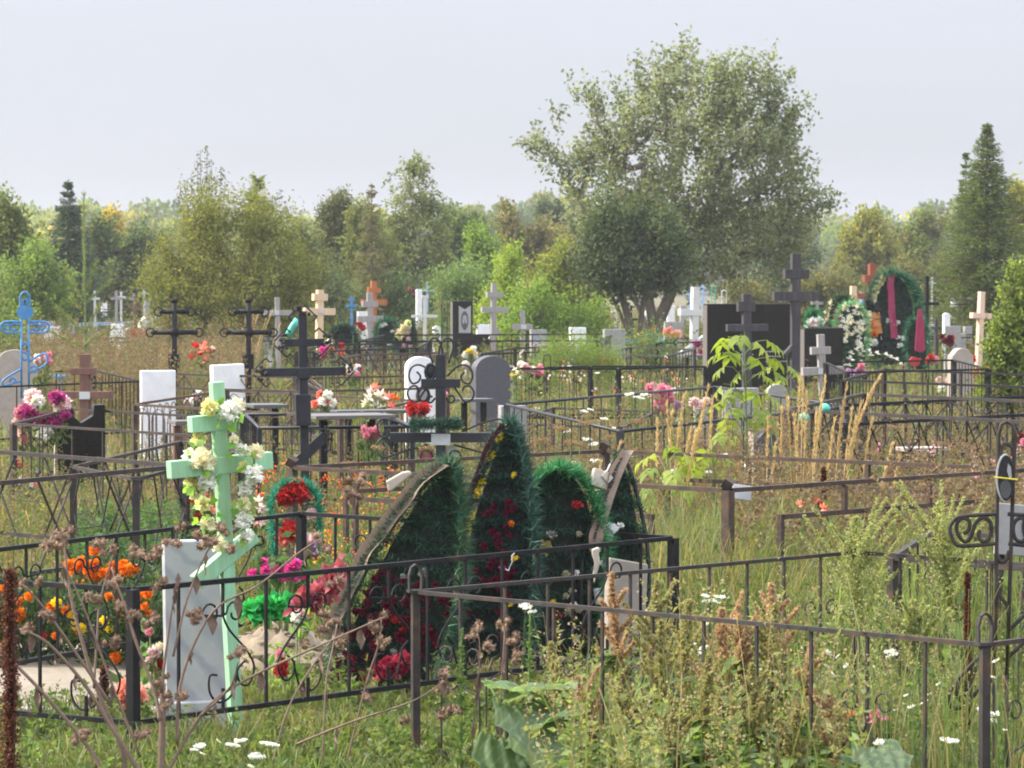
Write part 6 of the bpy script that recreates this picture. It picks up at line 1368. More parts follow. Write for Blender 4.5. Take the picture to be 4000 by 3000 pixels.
# lawn everywhere, thinner with distance
grass('grass', 'green grass growing all over the near ground', 74000, -650, 2880, 12.6, 19, .08, .22, .008, GRG + GRY, .8, .5, 1)
grass('grass', 'green and dry grass among the middle graves', 86000, -650, 2880, 19, 36, .10, .30, .010, GRG + GRY + DRY, .7, .6, 2)
grass('grass', 'thin grass between the farther graves', 58000, -650, 2880, 36, 75, .12, .36, .02, GRG + GRY + DRY[:2], .6, .6, 3)
grass('grass', 'coarse grass over the far field', 46000, -650, 2880, 75, 230, .2, .55, .06, GRY + GRG[:2] + RUSTY[:2], .5, .5, 4)
herbs('low_herbs', 'lush low broad leaved herbs along the bottom of the picture', 6400, -650, 2880, 12.6, 17.2, .10, .26, 13, .075, .55, GRG, seed=1, up=.25)
herbs('low_herbs', 'mixed green weeds inside the near plots', 6000, -650, 2880, 17, 24, .12, .32, 12, .075, .5, GRG + GRY, seed=2)
grass('tall_grass', 'tall yellow green grass inside the rusty fence', 15000, 1330, 2420, 18.5, 26, .30, .72, .009, GRG + GRY + GRY, .75, .5, 5)
grass('tall_grass', 'arching grass behind the leaning wreath', 3500, 640, 960, 19.5, 25, .2, .55, .009, GRG + GRY, .8, .5, 6)
herbs('dry_weeds', 'rusty brown dry weeds filling the ground behind the wreaths', 3500, 1060, 2880, 25.5, 40, .35, .85, 18, .07, .35, RUSTY + GRY + GRG, (0.17, 0.10, 0.06), RUSTY, 24, .5, 3, .4, .10, .022, .5)
herbs('dry_weeds', 'olive and brown weeds among the fences at the middle left', 1900, -200, 1120, 24, 40, .25, .65, 16, .08, .4, RUSTY[2:] + GRY + GRG, (0.13, 0.11, 0.06), RUSTY, 10, .5, 4)
herbs('dry_weeds', 'tall orange brown weeds at the left between the far stones', 2000, 60, 560, 48, 78, .7, 1.35, 30, .12, .3, [(0.17, 0.115, 0.06), (0.15, 0.13, 0.06), (0.13, 0.14, 0.055), (0.10, 0.12, 0.045)], (0.16, 0.115, 0.065), RUSTY, 16, .4, 5, .5, .08, .04, .5)
herbs('dry_weeds', 'brown and green weeds behind the middle stones', 3900, -650, 2880, 42, 75, .3, .75, 18, .11, .4, GRG + GRY + RUSTY, (0.14, 0.12, 0.06), None, 0, .4, 6)
herbs('far_weeds', 'rough green growth between the far stones', 4800, -650, 2880, 76, 130, .45, 1.1, 26, .2, .5, [(0.10, 0.12, 0.035), (0.12, 0.13, 0.04), (0.14, 0.11, 0.05), (0.075, 0.10, 0.03)], (0.14, 0.12, 0.06), None, 0, .4, 7)
herbs('leafy_weeds', 'lush green wormwood inside the hexagon lattice', 520, 170, 420, 23.5, 27, .35, .62, 46, .09, .4, [(0.07, 0.14, 0.045), (0.10, 0.18, 0.06)], (0.10, 0.16, 0.06), None, 0, .3, 8)
herbs('meadow_flowers', 'orange and red meadow flowers behind the pale table', 90, 540, 900, 26.5, 31, .35, .6, 9, .08, .4, GRG, (0.1, 0.15, 0.05), [(0.70, 0.14, 0.02), (0.75, 0.25, 0.02), (0.6, 0.05, 0.03)], 5, .3, 9, .3, .1, .03, .08)
herbs('meadow_flowers', 'small yellow and red flowers in the grass behind the stepped fence', 110, 640, 960, 21, 25, .3, .5, 9, .08, .4, GRG, (0.1, 0.15, 0.05), [(0.75, 0.5, 0.02), (0.65, 0.08, 0.03), (0.7, 0.2, 0.02)], 6, .3, 10, .3, .1, .022, .06)
herbs('meadow_flowers', 'scattered pink wild asters at the right', 60, 1880, 2260, 26, 34, .5, .8, 16, .06, .3, GRG + GRY, (0.12, 0.15, 0.06), [(0.66, 0.22, 0.42), (0.7, 0.35, 0.5)], 5, .2, 11, .3, .1, .028, .03)
herbs('meadow_flowers', 'pale lilac cosmos heads around the middle rails', 34, 1110, 1480, 50, 60, .5, .95, 14, .09, .3, GRG, (0.12, 0.15, 0.06), [(0.62, 0.5, 0.62), (0.7, 0.62, 0.66), (0.7, 0.2, 0.08)], 5, .2, 12, .3, .1, .05, .03)

herbs('dry_weeds', 'flat rusty seed heads standing inside the stepped fence at right', 420, 1580, 2260, 21.5, 25.5, .55, .95, 12, .07, .35, GRY + RUSTY, (0.16, 0.10, 0.06), RUSTY, 22, .3, 13, .3, .1, .03, .06)
herbs('leafy_weeds', 'dark green mixed weeds among the tall grass at right', 900, 1380, 2300, 18.5, 26, .25, .6, 20, .08, .4, [(0.07, 0.12, 0.035), (0.10, 0.15, 0.045)], (0.10, 0.13, 0.05), None, 0, .5, 14)
herbs('dry_weeds', 'wiry reddish weeds with fine seeds in front of the pipe fence', 500, 1080, 2000, 26, 33, .6, 1.1, 10, .06, .3, RUSTY, (0.17, 0.10, 0.06), RUSTY, 40, .4, 15, .5, .12, .022, .6)
herbs('low_herbs', 'bright clover like herbs between the grass at the bottom', 1500, -200, 2420, 12.8, 16.5, .06, .2, 14, .06, .8, [(0.16, 0.24, 0.05), (0.12, 0.20, 0.045)], seed=16, up=.5)
grass('tall_grass', 'tall thin straw and green stalks rising before the near right fence', 650, 1180, 2300, 13.2, 15.4, .45, .95, .005, GRY + DRY + GRG, .45, .4, 17)
herbs('tall_weeds', 'tall pale green leafy weeds rising before the near right fence', 165, 1150, 1830, 13.0, 15.3, .5, .85, 26, .085, .4, [(0.20, 0.26, 0.08), (0.17, 0.23, 0.07), (0.24, 0.26, 0.10)], (0.22, 0.16, 0.08), AG0, 26, .3, 18, .15, .10, .016, .35)
herbs('tall_weeds', 'wispy olive and straw weeds at the lower right', 120, 1650, 2300, 13.6, 17.5, .45, .8, 20, .06, .3, GRY + GRG, (0.18, 0.15, 0.08), AG0, 20, .3, 19, .3, .12, .014, .4)
# yarrow umbels and daisies
def yarrow_proto(white=True):
    r = thing('yarrow', 'p', 'yarrow', (0, 0, 0))
    mb = MB().tube([(0, 0, -1.0), (.01, 0, -.4), (0, 0, -.03)], [.004, .0035, .003], 4)
    for k in range(9):
        a = k * .7; q = .018 * math.sqrt(k); mb.tube([(0, 0, -.06), (q * math.cos(a), q * math.sin(a), 0)], .0015, 3)
    mb.build('stem', STEMGREEN, r)
    n = 110; a = rng.uniform(0, 6.28, n); q = .055 * np.sqrt(rng.random(n)); P = np.stack([q * np.cos(a), q * np.sin(a), rng.uniform(-.004, .01, n)], 1)
    leaves('umbel', P, rdir(n) + np.array([0, 0, .4]), .016, .014, palette(n, WHITE if white else [(0.30, 0.21, 0.12), (0.24, 0.16, 0.09)], .1), PETAL, r)
    n = 40; P = np.stack([np.zeros(n), np.zeros(n), rng.uniform(-.9, -.12, n)], 1); leaves('foliage', P, rdir(n) + np.array([0, 0, .5]), .05, .012, palette(n, GRG), LEAF, r)
    return r
PLACES = [(420, 'at the bottom left under the dried burdock'), (700, 'at the bottom left before the marble stele'), (1000, 'behind the leaning wreath'), (1180, 'left of the amaranths'), (1300, 'behind the round topped wreath'), (1420, 'behind the edge on wreath'), (1560, 'around the low maple sprouts'), (1700, 'among the amaranths and reed plumes'), (1850, 'left of the coral flowers'), (2000, 'right of the feathery green spire'), (2100, 'left of the rod cross'), (9999, 'by the near right fence post')]
def place_heads(proto, lst, label0, group0):
    for i, (px, py, Y, sc) in enumerate(lst):
        where = next(w for lim, w in PLACES if px < lim); label = label0 + ' ' + where; group = group0 + ' ' + where
        loc = (X(px, Y), Y, Z(py, Y)); proto.rotation_euler = (random.uniform(-.25, .3), random.uniform(-.25, .25), 0)
        if i == 0: proto.location = loc; proto.rotation_euler[2] = random.uniform(0, 6); proto.scale = (sc,) * 3; proto['label'] = label; proto['group'] = group
        else: dup(proto, loc, random.uniform(0, 6), label, group, sc)
P1 = yarrow_proto()
ya = [(1290, 806, 40), (1360, 852, 37), (1375, 858, 37), (1387, 861, 37), (1392, 853, 36), (1276, 885, 34), (1262, 889, 34), (1322, 926, 32), (1226, 932, 32), (1268, 950, 31), (1282, 960, 31), (1287, 996, 29), (1336, 1100, 25), (1502, 1019, 27), (1515, 1015, 27), (1524, 1022, 27), (1442, 1043, 26), (1458, 1018, 27), (1566, 1048, 26), (1305, 905, 33), (1245, 1000, 30), (1180, 1010, 30), (1880, 1000, 27), (1900, 1004, 27), (1340, 1060, 25), (1560, 985, 28), (1620, 1010, 27), (2060, 1030, 27)]
place_heads(P1, [(a, b, c, random.uniform(.55, .95)) for a, b, c in ya], 'white yarrow umbel in the dry weeds', 'dry weed yarrow')
P2 = yarrow_proto()
ya = [(1531, 1291, 16.2), (1545, 1300, 16.2), (1500, 1398, 15.5), (1518, 1402, 15.6), (1497, 1448, 15.2), (1512, 1440, 15.3), (1688, 1476, 14.6), (1662, 1468, 14.6), (1700, 1490, 14.6), (1676, 1500, 14.6), (518, 1604, 14.8), (497, 1612, 14.8), (552, 1640, 14.4), (2132, 1540, 13.8), (2146, 1548, 13.8), (1135, 1312, 14.9), (1740, 1480, 14.7), (1925, 1410, 15.1), (1650, 1450, 15), (430, 1615, 14.8), (585, 1612, 14.8), (2060, 1605, 13.6), (1905, 1610, 13.5)]
place_heads(P2, [(a, b, c, random.uniform(.42, .65)) for a, b, c in ya] + [(a + random.uniform(-16, 16), b + random.uniform(-10, 14), c + .05, random.uniform(.35, .55)) for a, b, c in ya], 'white yarrow umbel in the front grass', 'front yarrow')
P3 = yarrow_proto(False)
ya = [(random.uniform(1120, 2100), random.uniform(900, 1080), random.uniform(25, 32)) for _ in range(34)] + [(random.uniform(700, 920), random.uniform(960, 1090), random.uniform(22, 26)) for _ in range(9)]
place_heads(P3, [(a, b, c, random.uniform(.8, 1.2)) for a, b, c in ya], 'withered brown umbel', 'withered umbels')
def daisy_proto():
    r = thing('daisy', 'p', 'daisy', (0, 0, 0)); MB().tube([(0, 0, -.7), (.01, 0, -.3), (0, 0, 0)], .002, 4).build('stem', STEMGREEN, r)
    add('flower', flower_mesh('daisy', WHITE), r, (0, 0, 0), (0, 0, 0), (.016,) * 3); return r
da = [(1790, 1412), (1812, 1420), (1788, 1442), (1782, 1460), (1765, 1472), (1802, 1460), (1680, 1512), (1938, 1536), (1972, 1530), (2012, 1502), (2155, 1430), (2150, 1466), (1526, 1352), (1758, 1500), (1748, 1520), (1735, 1510), (1830, 1440), (1960, 1505), (2000, 1520), (2030, 1480), (2175, 1580), (435, 1632), (470, 1605), (540, 1660), (1225, 1620)]
place_heads(daisy_proto(), [(a, b, random.uniform(13.8, 15.2), random.uniform(.8, 1.3)) for a, b in da], 'white daisy with a yellow eye', 'daisies')

# dry burdock with branching stalks
def burr_mesh():
    V = []; n = 40; mb = MB().ball((0, 0, 0), .6, 8, 5, (1, 1, .9), .15)
    for d in rdir(34):
        s_ = Vector(d).orthogonal() * .13; a = Vector(d) * .45; b = Vector(d) * random.uniform(.9, 1.15); k = len(mb.v)
        mb.v += [tuple(a + s_), tuple(a - s_), tuple(b)]; mb.f.append((k, k + 1, k + 2))
    return mb.mesh('burr', BURR)
BURRM = burr_mesh()
def burdock(label, px, Y, lines, burrs, wl=18, th=1.0):
    s = F / Y; root = thing('dry_burdock', label, 'burdock', (X(px, Y), Y, 0))
    ends = []
    for pts, r0, r1 in lines:
        dy = random.uniform(-.22, .22); n = len(pts)
        P = smooth_pts([((x - px) / s, dy * k / (n - 1), Z(y, Y)) for k, (x, y) in enumerate(pts)], 4); m = len(P)
        MB().tube(P, [(r0 + (r1 - r0) * i / (m - 1)) * th for i in range(m)], 6).build('stem', STEMBROWN, root, True); ends += [(p.x, p.y, p.z) for p in P[m // 4:]]
    for x, y in burrs:
        for _ in range(random.choice((2, 3, 4))):
            add('burr', BURRM, root, ((x + random.uniform(-13, 13) - px) / s, random.uniform(-.12, .12), Z(y + random.uniform(-8, 8), Y)), (random.uniform(0, 3), random.uniform(0, 3), 0), (random.uniform(10, 15) / s,) * 3)
    for k in range(wl):
        e = random.choice(ends); V, T = [], []
        L = random.uniform(.05, .10); w = L * .45; tw = random.uniform(0, 3)
        for i in range(5):
            f = i / 4; ww = w * math.sin(math.pi * min(.97, f + .05)) * .5; aa = tw + f * 1.5
            V += [(-ww * math.cos(aa), -ww * math.sin(aa), -L * f), (.01 * math.sin(f * 6), .008, -L * f), (ww * math.cos(aa + .6), ww * math.sin(aa + .6), -L * f)]
        for i in range(4): a = i * 3; T += [(a, a + 1, a + 4, a + 3), (a + 1, a + 2, a + 5, a + 4)]
        add('withered_leaf', raw_mesh('withered_leaf', np.array(V), np.array(T), STEMBROWN), root, e)
burdock('large dried burdock with branching stalks and brown burrs in the left foreground', 345, 14.4,
    [([(345, 1790), (345, 1660), (347, 1560), (348, 1480)], .019, .013), ([(270, 1790), (262, 1640), (200, 1490), (165, 1380), (140, 1290), (126, 1190), (120, 1150)], .012, .004), ([(330, 1720), (235, 1570), (180, 1480), (100, 1390), (40, 1360)], .012, .005),
     ([(230, 1740), (205, 1650), (100, 1520), (0, 1420), (-40, 1380)], .011, .006), ([(342, 1560), (330, 1500), (290, 1400), (262, 1320), (238, 1262), (228, 1235)], .009, .004), ([(350, 1690), (430, 1550), (520, 1478), (700, 1396), (830, 1340)], .009, .004),
     ([(380, 1610), (385, 1490), (420, 1385), (470, 1312), (553, 1270), (640, 1200), (692, 1168)], .008, .003), ([(240, 1530), (170, 1420), (100, 1315), (58, 1262)], .008, .004), ([(300, 1640), (240, 1480), (175, 1300), (130, 1210)], .007, .003), ([(345, 1500), (360, 1380), (372, 1300), (382, 1240)], .007, .003), ([(372, 1420), (400, 1300), (440, 1200), (478, 1150)], .006, .003), ([(430, 1550), (500, 1480), (520, 1420)], .006, .003), ([(200, 1490), (205, 1380), (210, 1300), (240, 1190)], .006, .003)],
    [(55, 1260), (85, 1255), (100, 1180), (110, 1160), (135, 1152), (128, 1168), (175, 1295), (212, 1298), (205, 1180), (232, 1188), (300, 1188), (326, 1195), (345, 1260), (420, 1325), (412, 1338), (432, 1160), (452, 1172), (480, 1146), (440, 1185), (508, 1182), (505, 1415), (522, 1408), (395, 1505), (370, 1520), (285, 1332), (262, 1310), (180, 1585), (165, 1592), (382, 1145), (372, 1172), (90, 1325), (110, 1332), (245, 1262), (60, 1355), (22, 1490), (352, 1500), (340, 1478), (235, 1395), (330, 1340), (300, 1585)], 46)
burdock('thin dried burdock stalks with burrs before the heap of wreaths', 760, 14.9,
    [([(690, 1800), (700, 1500), (712, 1420), (722, 1360)], .005, .003), ([(640, 1610), (760, 1560), (890, 1514), (960, 1470)], .006, .003), ([(735, 1700), (790, 1480), (815, 1400), (822, 1340)], .005, .003), ([(1000, 1800), (1030, 1500), (1036, 1400), (1030, 1365)], .004, .002), ([(1085, 1780), (1080, 1560), (1088, 1400), (1092, 1355)], .004, .002), ([(560, 1800), (610, 1560), (690, 1420), (735, 1380)], .005, .003)],
    [(700, 1362), (722, 1340), (736, 1382), (808, 1352), (820, 1336), (832, 1392), (664, 1390), (692, 1165), (712, 1185), (722, 1258), (1024, 1366), (1040, 1356), (1060, 1402), (962, 1452), (955, 1492), (795, 1512), (960, 1552), (980, 1532), (1086, 1352), (1104, 1378), (870, 1560), (690, 1330), (1120, 1420)], 20)
burdock('small dried thistle stalks behind the leaning wreath cloth', 770, 22, [([(765, 1300), (762, 1150), (766, 1080), (770, 1030)], .006, .004)], [(760, 1040), (772, 1034), (756, 1062), (768, 1078), (778, 1052)], 6)
def dock(label, px, Y, y0, w):
    s = F / Y; root = thing('dock_stalk', label, 'dock', (X(px, Y), Y, 0)); H = Z(y0, Y)
    MB().tube([(0, 0, -.05), (.02, 0, H * .5), (0, 0, H)], [.012, .009, .004], 6).build('stem', RUSTSTEM, root)
    n = 5200; t = rng.uniform(.06, 1, n); r = w / s * (1 - .5 * t) * np.abs(rng.normal(0, .45, n)); a = rng.uniform(0, 6.28, n)
    leaves('seed_spike', np.stack([r * np.cos(a), r * np.sin(a), t * H], 1), rdir(n), .014, .012, palette(n, [(0.11, 0.035, 0.02), (0.075, 0.025, 0.018), (0.14, 0.055, 0.03)], .25), LEAF, root)
dock('thick rust red dock spike at the bottom left corner', 18, 14.2, 1232, 34)
dock('thin rust red dock spike behind the dried burdock', 222, 16.6, 1440, 16)
dock('small dark red dock head at the lower right', 1695, 14.0, 1560, 13)
dock('thin reddish dock stalk before the rod cross', 2092, 15.6, 1240, 9)
dock('brown dock spike among the pale green weeds at right', 1780, 25, 1010, 12)

# amaranth in front
def amaranth(label, px, Y, ytop, spike, pal, stem, w=26, nleaf=9, lpal=GRG, side=7, group=None):
    s = F / Y; H = Z(ytop, Y); root = thing('amaranth', label, 'amaranth', (X(px, Y), Y, 0))
    if group: root['group'] = group
    lean = random.uniform(-.06, .06)
    cv = lambda t: np.stack([lean * t ** 2 + .012 * np.sin(t * 5), .02 * t, t * H], -1)
    tt = np.linspace(0, .93, 8); MB().tube([tuple(p) for p in cv(tt)], [.009 * (1 - .7 * t) for t in tt], 6).build('stem', stem, root, True)
    sl = spike / s; n = 2400; t = 1 - rng.random(n) ** 1.15 * sl / H
    q = w / s * .5 * np.abs(rng.normal(0, .5, n)) * np.clip((1 - t) * H / sl * 2.2 + .25, 0, 1); a = rng.uniform(0, 6.28, n)
    P = [cv(t) + np.stack([q * np.cos(a), q * np.sin(a), np.zeros(n)], 1)]
    for k in range(side):
        t0 = 1 - (.3 + .75 * k / side) * sl / H; m = 230; u = rng.random(m); a = random.uniform(0, 6.28); L = random.uniform(.04, .10) * w / 26
        o = np.array([math.cos(a), math.sin(a), 1.15]); P.append(cv(np.full(m, t0)) + o * (u * L)[:, None] + rng.normal(scale=.006 * (1.2 - u)[:, None], size=(m, 3)))
    P = np.concatenate(P); n = len(P)
    leaves('seed_spike', P, rdir(n) + np.array([0, 0, .3]), .013 * rng.uniform(.6, 1.3, n), .012, palette(n, pal, .2), LEAF, root)
    for k in range(nleaf):
        t = random.uniform(.25, .9 - .5 * sl / H); a = random.uniform(0, 6.28); p = cv(np.array([t]))[0]
        add('leaf', BROADLEAF[k % 3], root, tuple(p), (random.uniform(-.6, .3), 0, a), (random.uniform(.09, .16),) * 3)
    return root
def broad_leaf(pal, wid=.42, droop=.5, wav=.05, nu=7):
    V, T = [], []
    for i in range(nu):
        f = i / (nu - 1); w = wid * math.sin(math.pi * min(.985, f ** .75 + .015)) * (1 - .2 * f)
        for j in (-1, -.5, 0, .5, 1): V.append((j * w, f, .25 * f - droop * f * f + .10 * abs(j) * w + wav * math.sin(f * 14 + j * 2) * abs(j)))
    for i in range(nu - 1):
        for j in range(4): a = i * 5 + j; T.append((a, a + 1, a + 6, a + 5))
    return raw_mesh('leaf', np.array(V), np.array(T), LEAF, np.repeat(palette(1, pal, .1), len(V), 0), True)
BROADLEAF = [broad_leaf([(0.17, 0.25, 0.07)], .34), broad_leaf([(0.21, 0.28, 0.08)], .3, .9), broad_leaf([(0.14, 0.22, 0.06)], .36, .4)]
AR = [(0.43, 0.29, 0.19), (0.39, 0.27, 0.165), (0.48, 0.34, 0.24)]
AG = [(0.31, 0.29, 0.13), (0.36, 0.31, 0.16), (0.27, 0.27, 0.11)]
am = [(1340, 14.9, 1240, 250, AR, STEMRED, 30, 'tallest rust coloured amaranth before the beige stone board'), (1402, 14.8, 1258, 240, AG, STEMGREEN, 40, 'ochre amaranth with a bent tip right of the tallest rust one'), (1470, 14.6, 1300, 260, AG, STEMGREEN, 44, 'broad olive amaranth crossing the grey brown rail'), (1562, 14.5, 1318, 270, AR, STEMRED, 50, 'thick tawny amaranth in the middle of the foreground'),
    (1606, 14.4, 1312, 150, AR, STEMRED, 22, 'slim rust amaranth just right of the thick tawny one'), (1694, 14.5, 1264, 240, AR, STEMRED, 34, 'tall tawny amaranth near the white yarrows'), (1668, 14.3, 1310, 200, AG, STEMGREEN, 30, 'olive amaranth left of the tall tawny one'), (1216, 14.6, 1392, 210, AG, STEMGREEN, 30, 'pale ochre amaranth above the big burdock leaf'), (1284, 14.5, 1466, 130, AR, STEMGREEN, 26, 'short brown amaranth right of the burdock leaf'),
    (1436, 14.1, 1345, 190, AG, STEMGREEN, 30, 'yellowish amaranth low before the olive ones'), (1520, 13.9, 1420, 160, AG, STEMRED, 28, 'small olive amaranth with a crimson stem'), (1740, 14.1, 1395, 170, AR, STEMRED, 26, 'reddish amaranth at the right end of the row'), (1800, 13.8, 1500, 150, AR, STEMGREEN, 30, 'drooping brown amaranth left of the coral flowers'), (1640, 13.6, 1440, 170, AG, STEMRED, 26, 'low ochre amaranth under the tall tawny one'), (1372, 13.8, 1470, 150, AG, STEMRED, 24, 'low olive amaranth with a red stem at the bottom centre'), (1585, 13.5, 1500, 150, AG, STEMGREEN, 28, 'stubby olive amaranth at the bottom edge'), (1710, 13.4, 1540, 120, AG, STEMGREEN, 24, 'tiny ochre amaranth at the bottom right of the row'), (1462, 13.5, 1520, 130, AG, STEMGREEN, 26, 'tiny olive amaranth at the bottom centre right')]
for px, Y, yt, sp, pal, st, w, lb in am: amaranth(lb, px, Y, yt, sp, pal, st, w, 20, GRG, 9)
HW = [(0.32, 0.35, 0.14), (0.28, 0.33, 0.12), (0.36, 0.36, 0.17)]
for px, Y, yt, sp, w, lb in ((1852, 17.6, 1118, 240, 84, 'feathery pale green spire before the fence corner at right'), (2056, 17.2, 1086, 250, 74, 'feathery pale green spire just left of the rod cross'), (1985, 15.8, 1300, 150, 50, 'short feathery green spire between the taller two')):
    r = amaranth(lb, px, Y, yt, sp, HW, STEMGREEN, w, 6, GRG, 26); r['category'] = 'weed spire'; r.name = 'horseweed'
for px, Y, yt, lb in ((1140, 14.7, 1330, 'slim green fleabane stem left of the amaranths'), (992, 14.9, 1360, 'slim green fleabane stem before the middle wreath')):
    s = F / Y; H = Z(yt, Y); r = thing('fleabane', lb, 'fleabane', (X(px, Y), Y, 0)); MB().tube([(0, 0, 0), (.01, 0, H)], [.006, .003], 5).build('stem', STEMGREEN, r)
    n = 220; t = rng.uniform(.1, 1, n); leaves('foliage', np.stack([.01 * t, np.zeros(n), t * H], 1), rdir(n) + np.array([0, 0, .7]), .07 * (1.15 - t), .012, palette(n, [(0.12, 0.2, 0.05)]), LEAF, r)

# burdock leaves
def big_leaf(pal, seed):
    rs = np.random.default_rng(seed); nu, nv = 40, 31; V, T = [], []
    for i in range(nu):
        f = i / (nu - 1); w = .43 * math.sin(math.pi * min(.97, (f + .06) ** .62 * .97)) ** .8
        for j in range(nv):
            q = j / (nv - 1) * 2 - 1; e = 1 + .07 * math.sin(f * 22 + seed) * abs(q) ** 3
            back = -.14 * abs(q) * max(0, 1 - f * 4)
            V.append((q * w * e, f + back, .30 * f - .42 * f * f + .12 * abs(q) * w + .035 * math.sin(f * 17 + q * 6 + seed) * abs(q) + .025 * math.sin(q * 15) * (1 - f)))
    for i in range(nu - 1):
        for j in range(nv - 1): a = i * nv + j; T.append((a, a + 1, a + nv + 1, a + nv))
    c = np.repeat(palette(1, pal, .05), len(V), 0); k = np.arange(len(V)) % nv; ff = np.arange(len(V)) // nv / (nu - 1); qq = np.abs(k / (nv - 1) * 2 - 1)
    c *= (.93 + .14 * rs.random((len(V), 1))); c[(np.abs(k - (nv - 1) / 2) < .6) | (((ff * 7 - qq * 2.2) % 1) < .16)] *= 1.45; c[rs.random(len(V)) < .02] *= np.array([1.3, .9, .6])
    return raw_mesh('leaf', np.array(V), np.array(T), LEAF, c, True)
BL = [big_leaf([(0.145, 0.205, 0.11)], 1), big_leaf([(0.16, 0.22, 0.115)], 2), big_leaf([(0.13, 0.20, 0.08)], 3)]
def burdock_plant(label, px, Y, lv):
    root = thing('burdock_plant', label, 'burdock', (X(px, Y), Y, 0))
    for x, y, sc, rx, rz, k in lv:
        s = F / Y; p = ((x - px) / s, random.uniform(-.1, .05), Z(y, Y)); add('leaf', BL[k], root, p, (rx, random.uniform(-.15, .15), rz), (sc,) * 3)
        MB().tube([(0, 0, 0), (p[0] * .5, p[1], p[2] * .7), p], [.009, .007, .005], 6).build('leaf_stalk', STEMGREEN, root, True)
burdock_plant('big wavy grey green burdock leaves at the bottom centre', 1150, 14.2, [(1120, 1530, .38, -.75, -2.6, 0), (1195, 1570, .34, -.85, 2.9, 1), (1060, 1485, .30, -.3, -1.5, 1), (1240, 1540, .34, -.4, 1.6, 2), (1090, 1600, .36, -.9, -2.9, 2), (1215, 1490, .30, -.2, 1.1, 0), (1180, 1640, .30, -.8, -3.3, 2)])
burdock_plant('big burdock leaf poking up at the bottom right', 1890, 13.3, [(1890, 1618, .27, -.6, -2.9, 0), (1935, 1640, .24, -.5, 2.4, 1), (1840, 1640, .28, -.4, -2.2, 2)])
burdock_plant('ragged green leaves under the amaranths', 1500, 14.0, [(1440, 1600, .26, -.5, -2.4, 2), (1540, 1610, .24, -.6, 2.6, 1), (1620, 1620, .24, -.6, 3.0, 2), (1380, 1620, .24, -.6, -3.0, 1)])

# ash leaved maple saplings
def compound_leaf(pal, seed):
    V, T = [], []; random.seed(seed)
    def leaflet(o, a, L):
        b = len(V); ca, sa = math.cos(a), math.sin(a)
        for i in range(6):
            f = i / 5; w = L * .26 * math.sin(math.pi * min(.98, f ** .8 + .03))
            for q in (-1, 0, 1):
                x, y = q * w, f * L; V.append((o[0] + x * ca + y * sa, o[1] - x * sa + y * ca, o[2] - .55 * f * f * L + .25 * abs(q) * w))
        for i in range(5):
            for j in range(2): k = b + i * 3 + j; T.append((k, k + 1, k + 4, k + 3))
    for t, a in ((.35, 1.1), (.35, -1.1), (.7, .85), (.7, -.85), (1.0, 0.1)): leaflet((0, t * .55, .06 * t - .1 * t * t), a + random.uniform(-.2, .2), random.uniform(.5, .68))
    return raw_mesh('leaf', np.array(V), np.array(T), LEAF, np.repeat(palette(1, pal, .08), len(V), 0), True)
LM = [(0.22, 0.29, 0.04), (0.25, 0.32, 0.05), (0.19, 0.26, 0.04)]
CLV = [compound_leaf(LM, k) for k in range(4)]
def sapling(label, px, Y, top, lv, sz):
    s = F / Y; root = thing('maple_sapling', label, 'sapling', (X(px, Y), Y, 0)); st = MB().tube([(0, 0, 0), (.02, 0, Z(top, Y) * .5), (0, 0, Z(top, Y))], [.014, .010, .004], 6)
    for x, y in lv:
        p = Vector(((x - px) / s, random.uniform(-.16, .16), Z(y, Y))); st.tube([(0, 0, max(.05, p.z - .12)), (p.x * .6, p.y * .6, p.z - .01), p], .004, 4)
        a = math.atan2(-p.x, p.y) if abs(p.x) > .03 else random.uniform(0, 6)
        add('leaf', random.choice(CLV), root, p, (random.uniform(-.9, -.3), random.uniform(-.3, .3), a + random.uniform(-.7, .7)), (sz * random.uniform(.85, 1.15),) * 3)
    st.build('stem', STEMGREEN, root)
sapling('bright lime maple sapling before the black granite stele', 1608, 30, 716, [(1575, 728), (1598, 722), (1632, 738), (1655, 735), (1560, 762), (1590, 760), (1625, 770), (1662, 772), (1565, 790), (1600, 800), (1640, 808), (1670, 800), (1560, 828), (1590, 840), (1625, 842), (1655, 850), (1565, 868), (1598, 880), (1640, 880), (1580, 905), (1620, 905), (1650, 905), (1600, 935), (1570, 930)], .20)
sapling('low lime maple sprout left of the dark pointed stone', 1540, 26, 955, [(1500, 978), (1530, 968), (1555, 985), (1520, 1005), (1565, 1015), (1495, 1010), (1540, 1035)], .19)
sapling('low lime maple sprout just right of the edge on wreath', 1440, 25, 950, [(1415, 985), (1445, 965), (1470, 975), (1412, 1010), (1450, 1010), (1480, 1005), (1405, 1040), (1440, 1045), (1480, 1045), (1420, 1070)], .19)
sapling('yellowish sapling leaves between the second and third granite steles', 1700, 56, 770, [(1668, 790), (1702, 790), (1715, 805), (1690, 820), (1708, 835), (1720, 845), (1675, 825), (1700, 855)], .3)

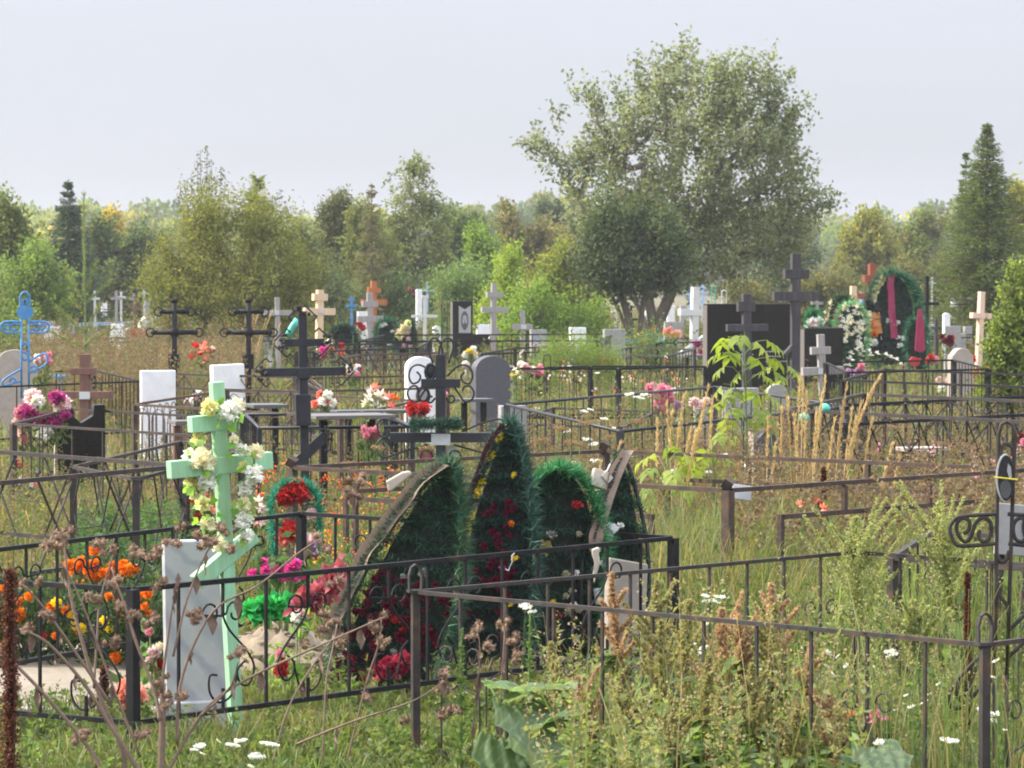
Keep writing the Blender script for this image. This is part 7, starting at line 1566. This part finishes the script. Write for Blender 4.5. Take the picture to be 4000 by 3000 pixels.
# straw coloured reed grass
def plume(px, ytop, Y, lean, label, group, k):
    s = F / Y; H = Z(ytop, Y); root = thing('reed_grass', label, 'grass plume', (X(px, Y), Y, 0), random.uniform(0, .3)); root['group'] = group
    cv = lambda t: np.stack([lean * t ** 1.8, np.zeros_like(t), t * H], -1)
    tt = np.linspace(0, 1, 7); MB().tube([tuple(p) for p in cv(tt)], [.004, .004, .0035, .003, .003, .002, .0015], 4).build('stalk', STRAW, root)
    n = 130; t = 1 - rng.random(n) * .34; d = np.array([lean * 1.6, 0, H]); P = cv(t) + rng.normal(scale=.0032, size=(n, 3))
    leaves('plume', P, unit(d) + rng.normal(scale=.22, size=(n, 3)), .045 * rng.uniform(.6, 1.2, n), .008, palette(n, [(0.52, 0.39, 0.20), (0.58, 0.45, 0.26), (0.46, 0.34, 0.17)], .15), LEAF, root)
    n = 10; t = rng.uniform(.05, .5, n); a = rng.uniform(0, 6.28, n); leaves('blades', cv(t), np.stack([np.cos(a) * .5, np.sin(a) * .5, np.ones(n)], 1), .34, .012, palette(n, DRY), LEAF, root)
def tops(lst, label, group):
    for k, (px, py, Y, ln) in enumerate(lst): plume(px - ln * F / Y, py, Y, ln, label, group, k)
tops([(1440, 868, 26, -.05), (1452, 890, 27, .02), (1480, 852, 27, .12), (1474, 905, 27, .06), (1492, 930, 26, .1), (1532, 838, 26, .18), (1520, 880, 26, .15), (1540, 862, 27, .05), (1505, 935, 25, .12), (1300, 1000, 24, .1), (1340, 958, 24, .16), (1362, 990, 23, .12), (1420, 910, 27, 0)], 'straw coloured reed plume left of the lime sapling', 'reed plumes left of the sapling')
tops([(1728, 812, 27, .03), (1735, 822, 28, .02), (1744, 850, 27, .04), (1785, 818, 27, .12), (1778, 850, 26, .1), (1830, 832, 27, .12), (1822, 870, 27, .08), (1905, 814, 27, .42), (1895, 828, 27, .36), (1862, 870, 26, .15), (1885, 905, 26, .12), (1702, 862, 27, -.04), (1842, 885, 26, .1), (1850, 905, 25, .12), (1660, 905, 26, .02), (1676, 960, 25, .05), (1690, 885, 27, .02), (1930, 960, 25, .16), (1945, 990, 25, .1), (1765, 890, 25, .05), (1715, 900, 25, -.06), (1805, 905, 25, .1)], 'straw coloured reed plume right of the lime sapling', 'reed plumes right of the sapling')
tops([(560, 672, 62, .3), (548, 680, 62, .1), (530, 690, 62, -.2), (575, 690, 62, .3), (590, 670, 63, .4), (520, 700, 60, -.3), (605, 700, 62, .3)], 'thin dry stalk waving behind the right ringed cross', 'dry stalks behind the ringed crosses')

# ------------------------------------------------------------------ air
def haze():
    o = MB().box((0, 420, 9.5), (640, 960, 21.5)).build('haze', bpy.data.materials.new('haze air'))
    o['kind'] = 'stuff'; m = o.data.materials[0]; m.use_nodes = True
    n, l = m.node_tree.nodes, m.node_tree.links; n.remove(n['Principled BSDF'])
    v = n.new('ShaderNodeVolumePrincipled'); v.inputs['Color'].default_value = (0.92, 0.94, 0.98, 1); v.inputs['Density'].default_value = .00036; v.inputs['Anisotropy'].default_value = .3
    l.new(v.outputs[0], n['Material Output'].inputs['Volume'])
haze()
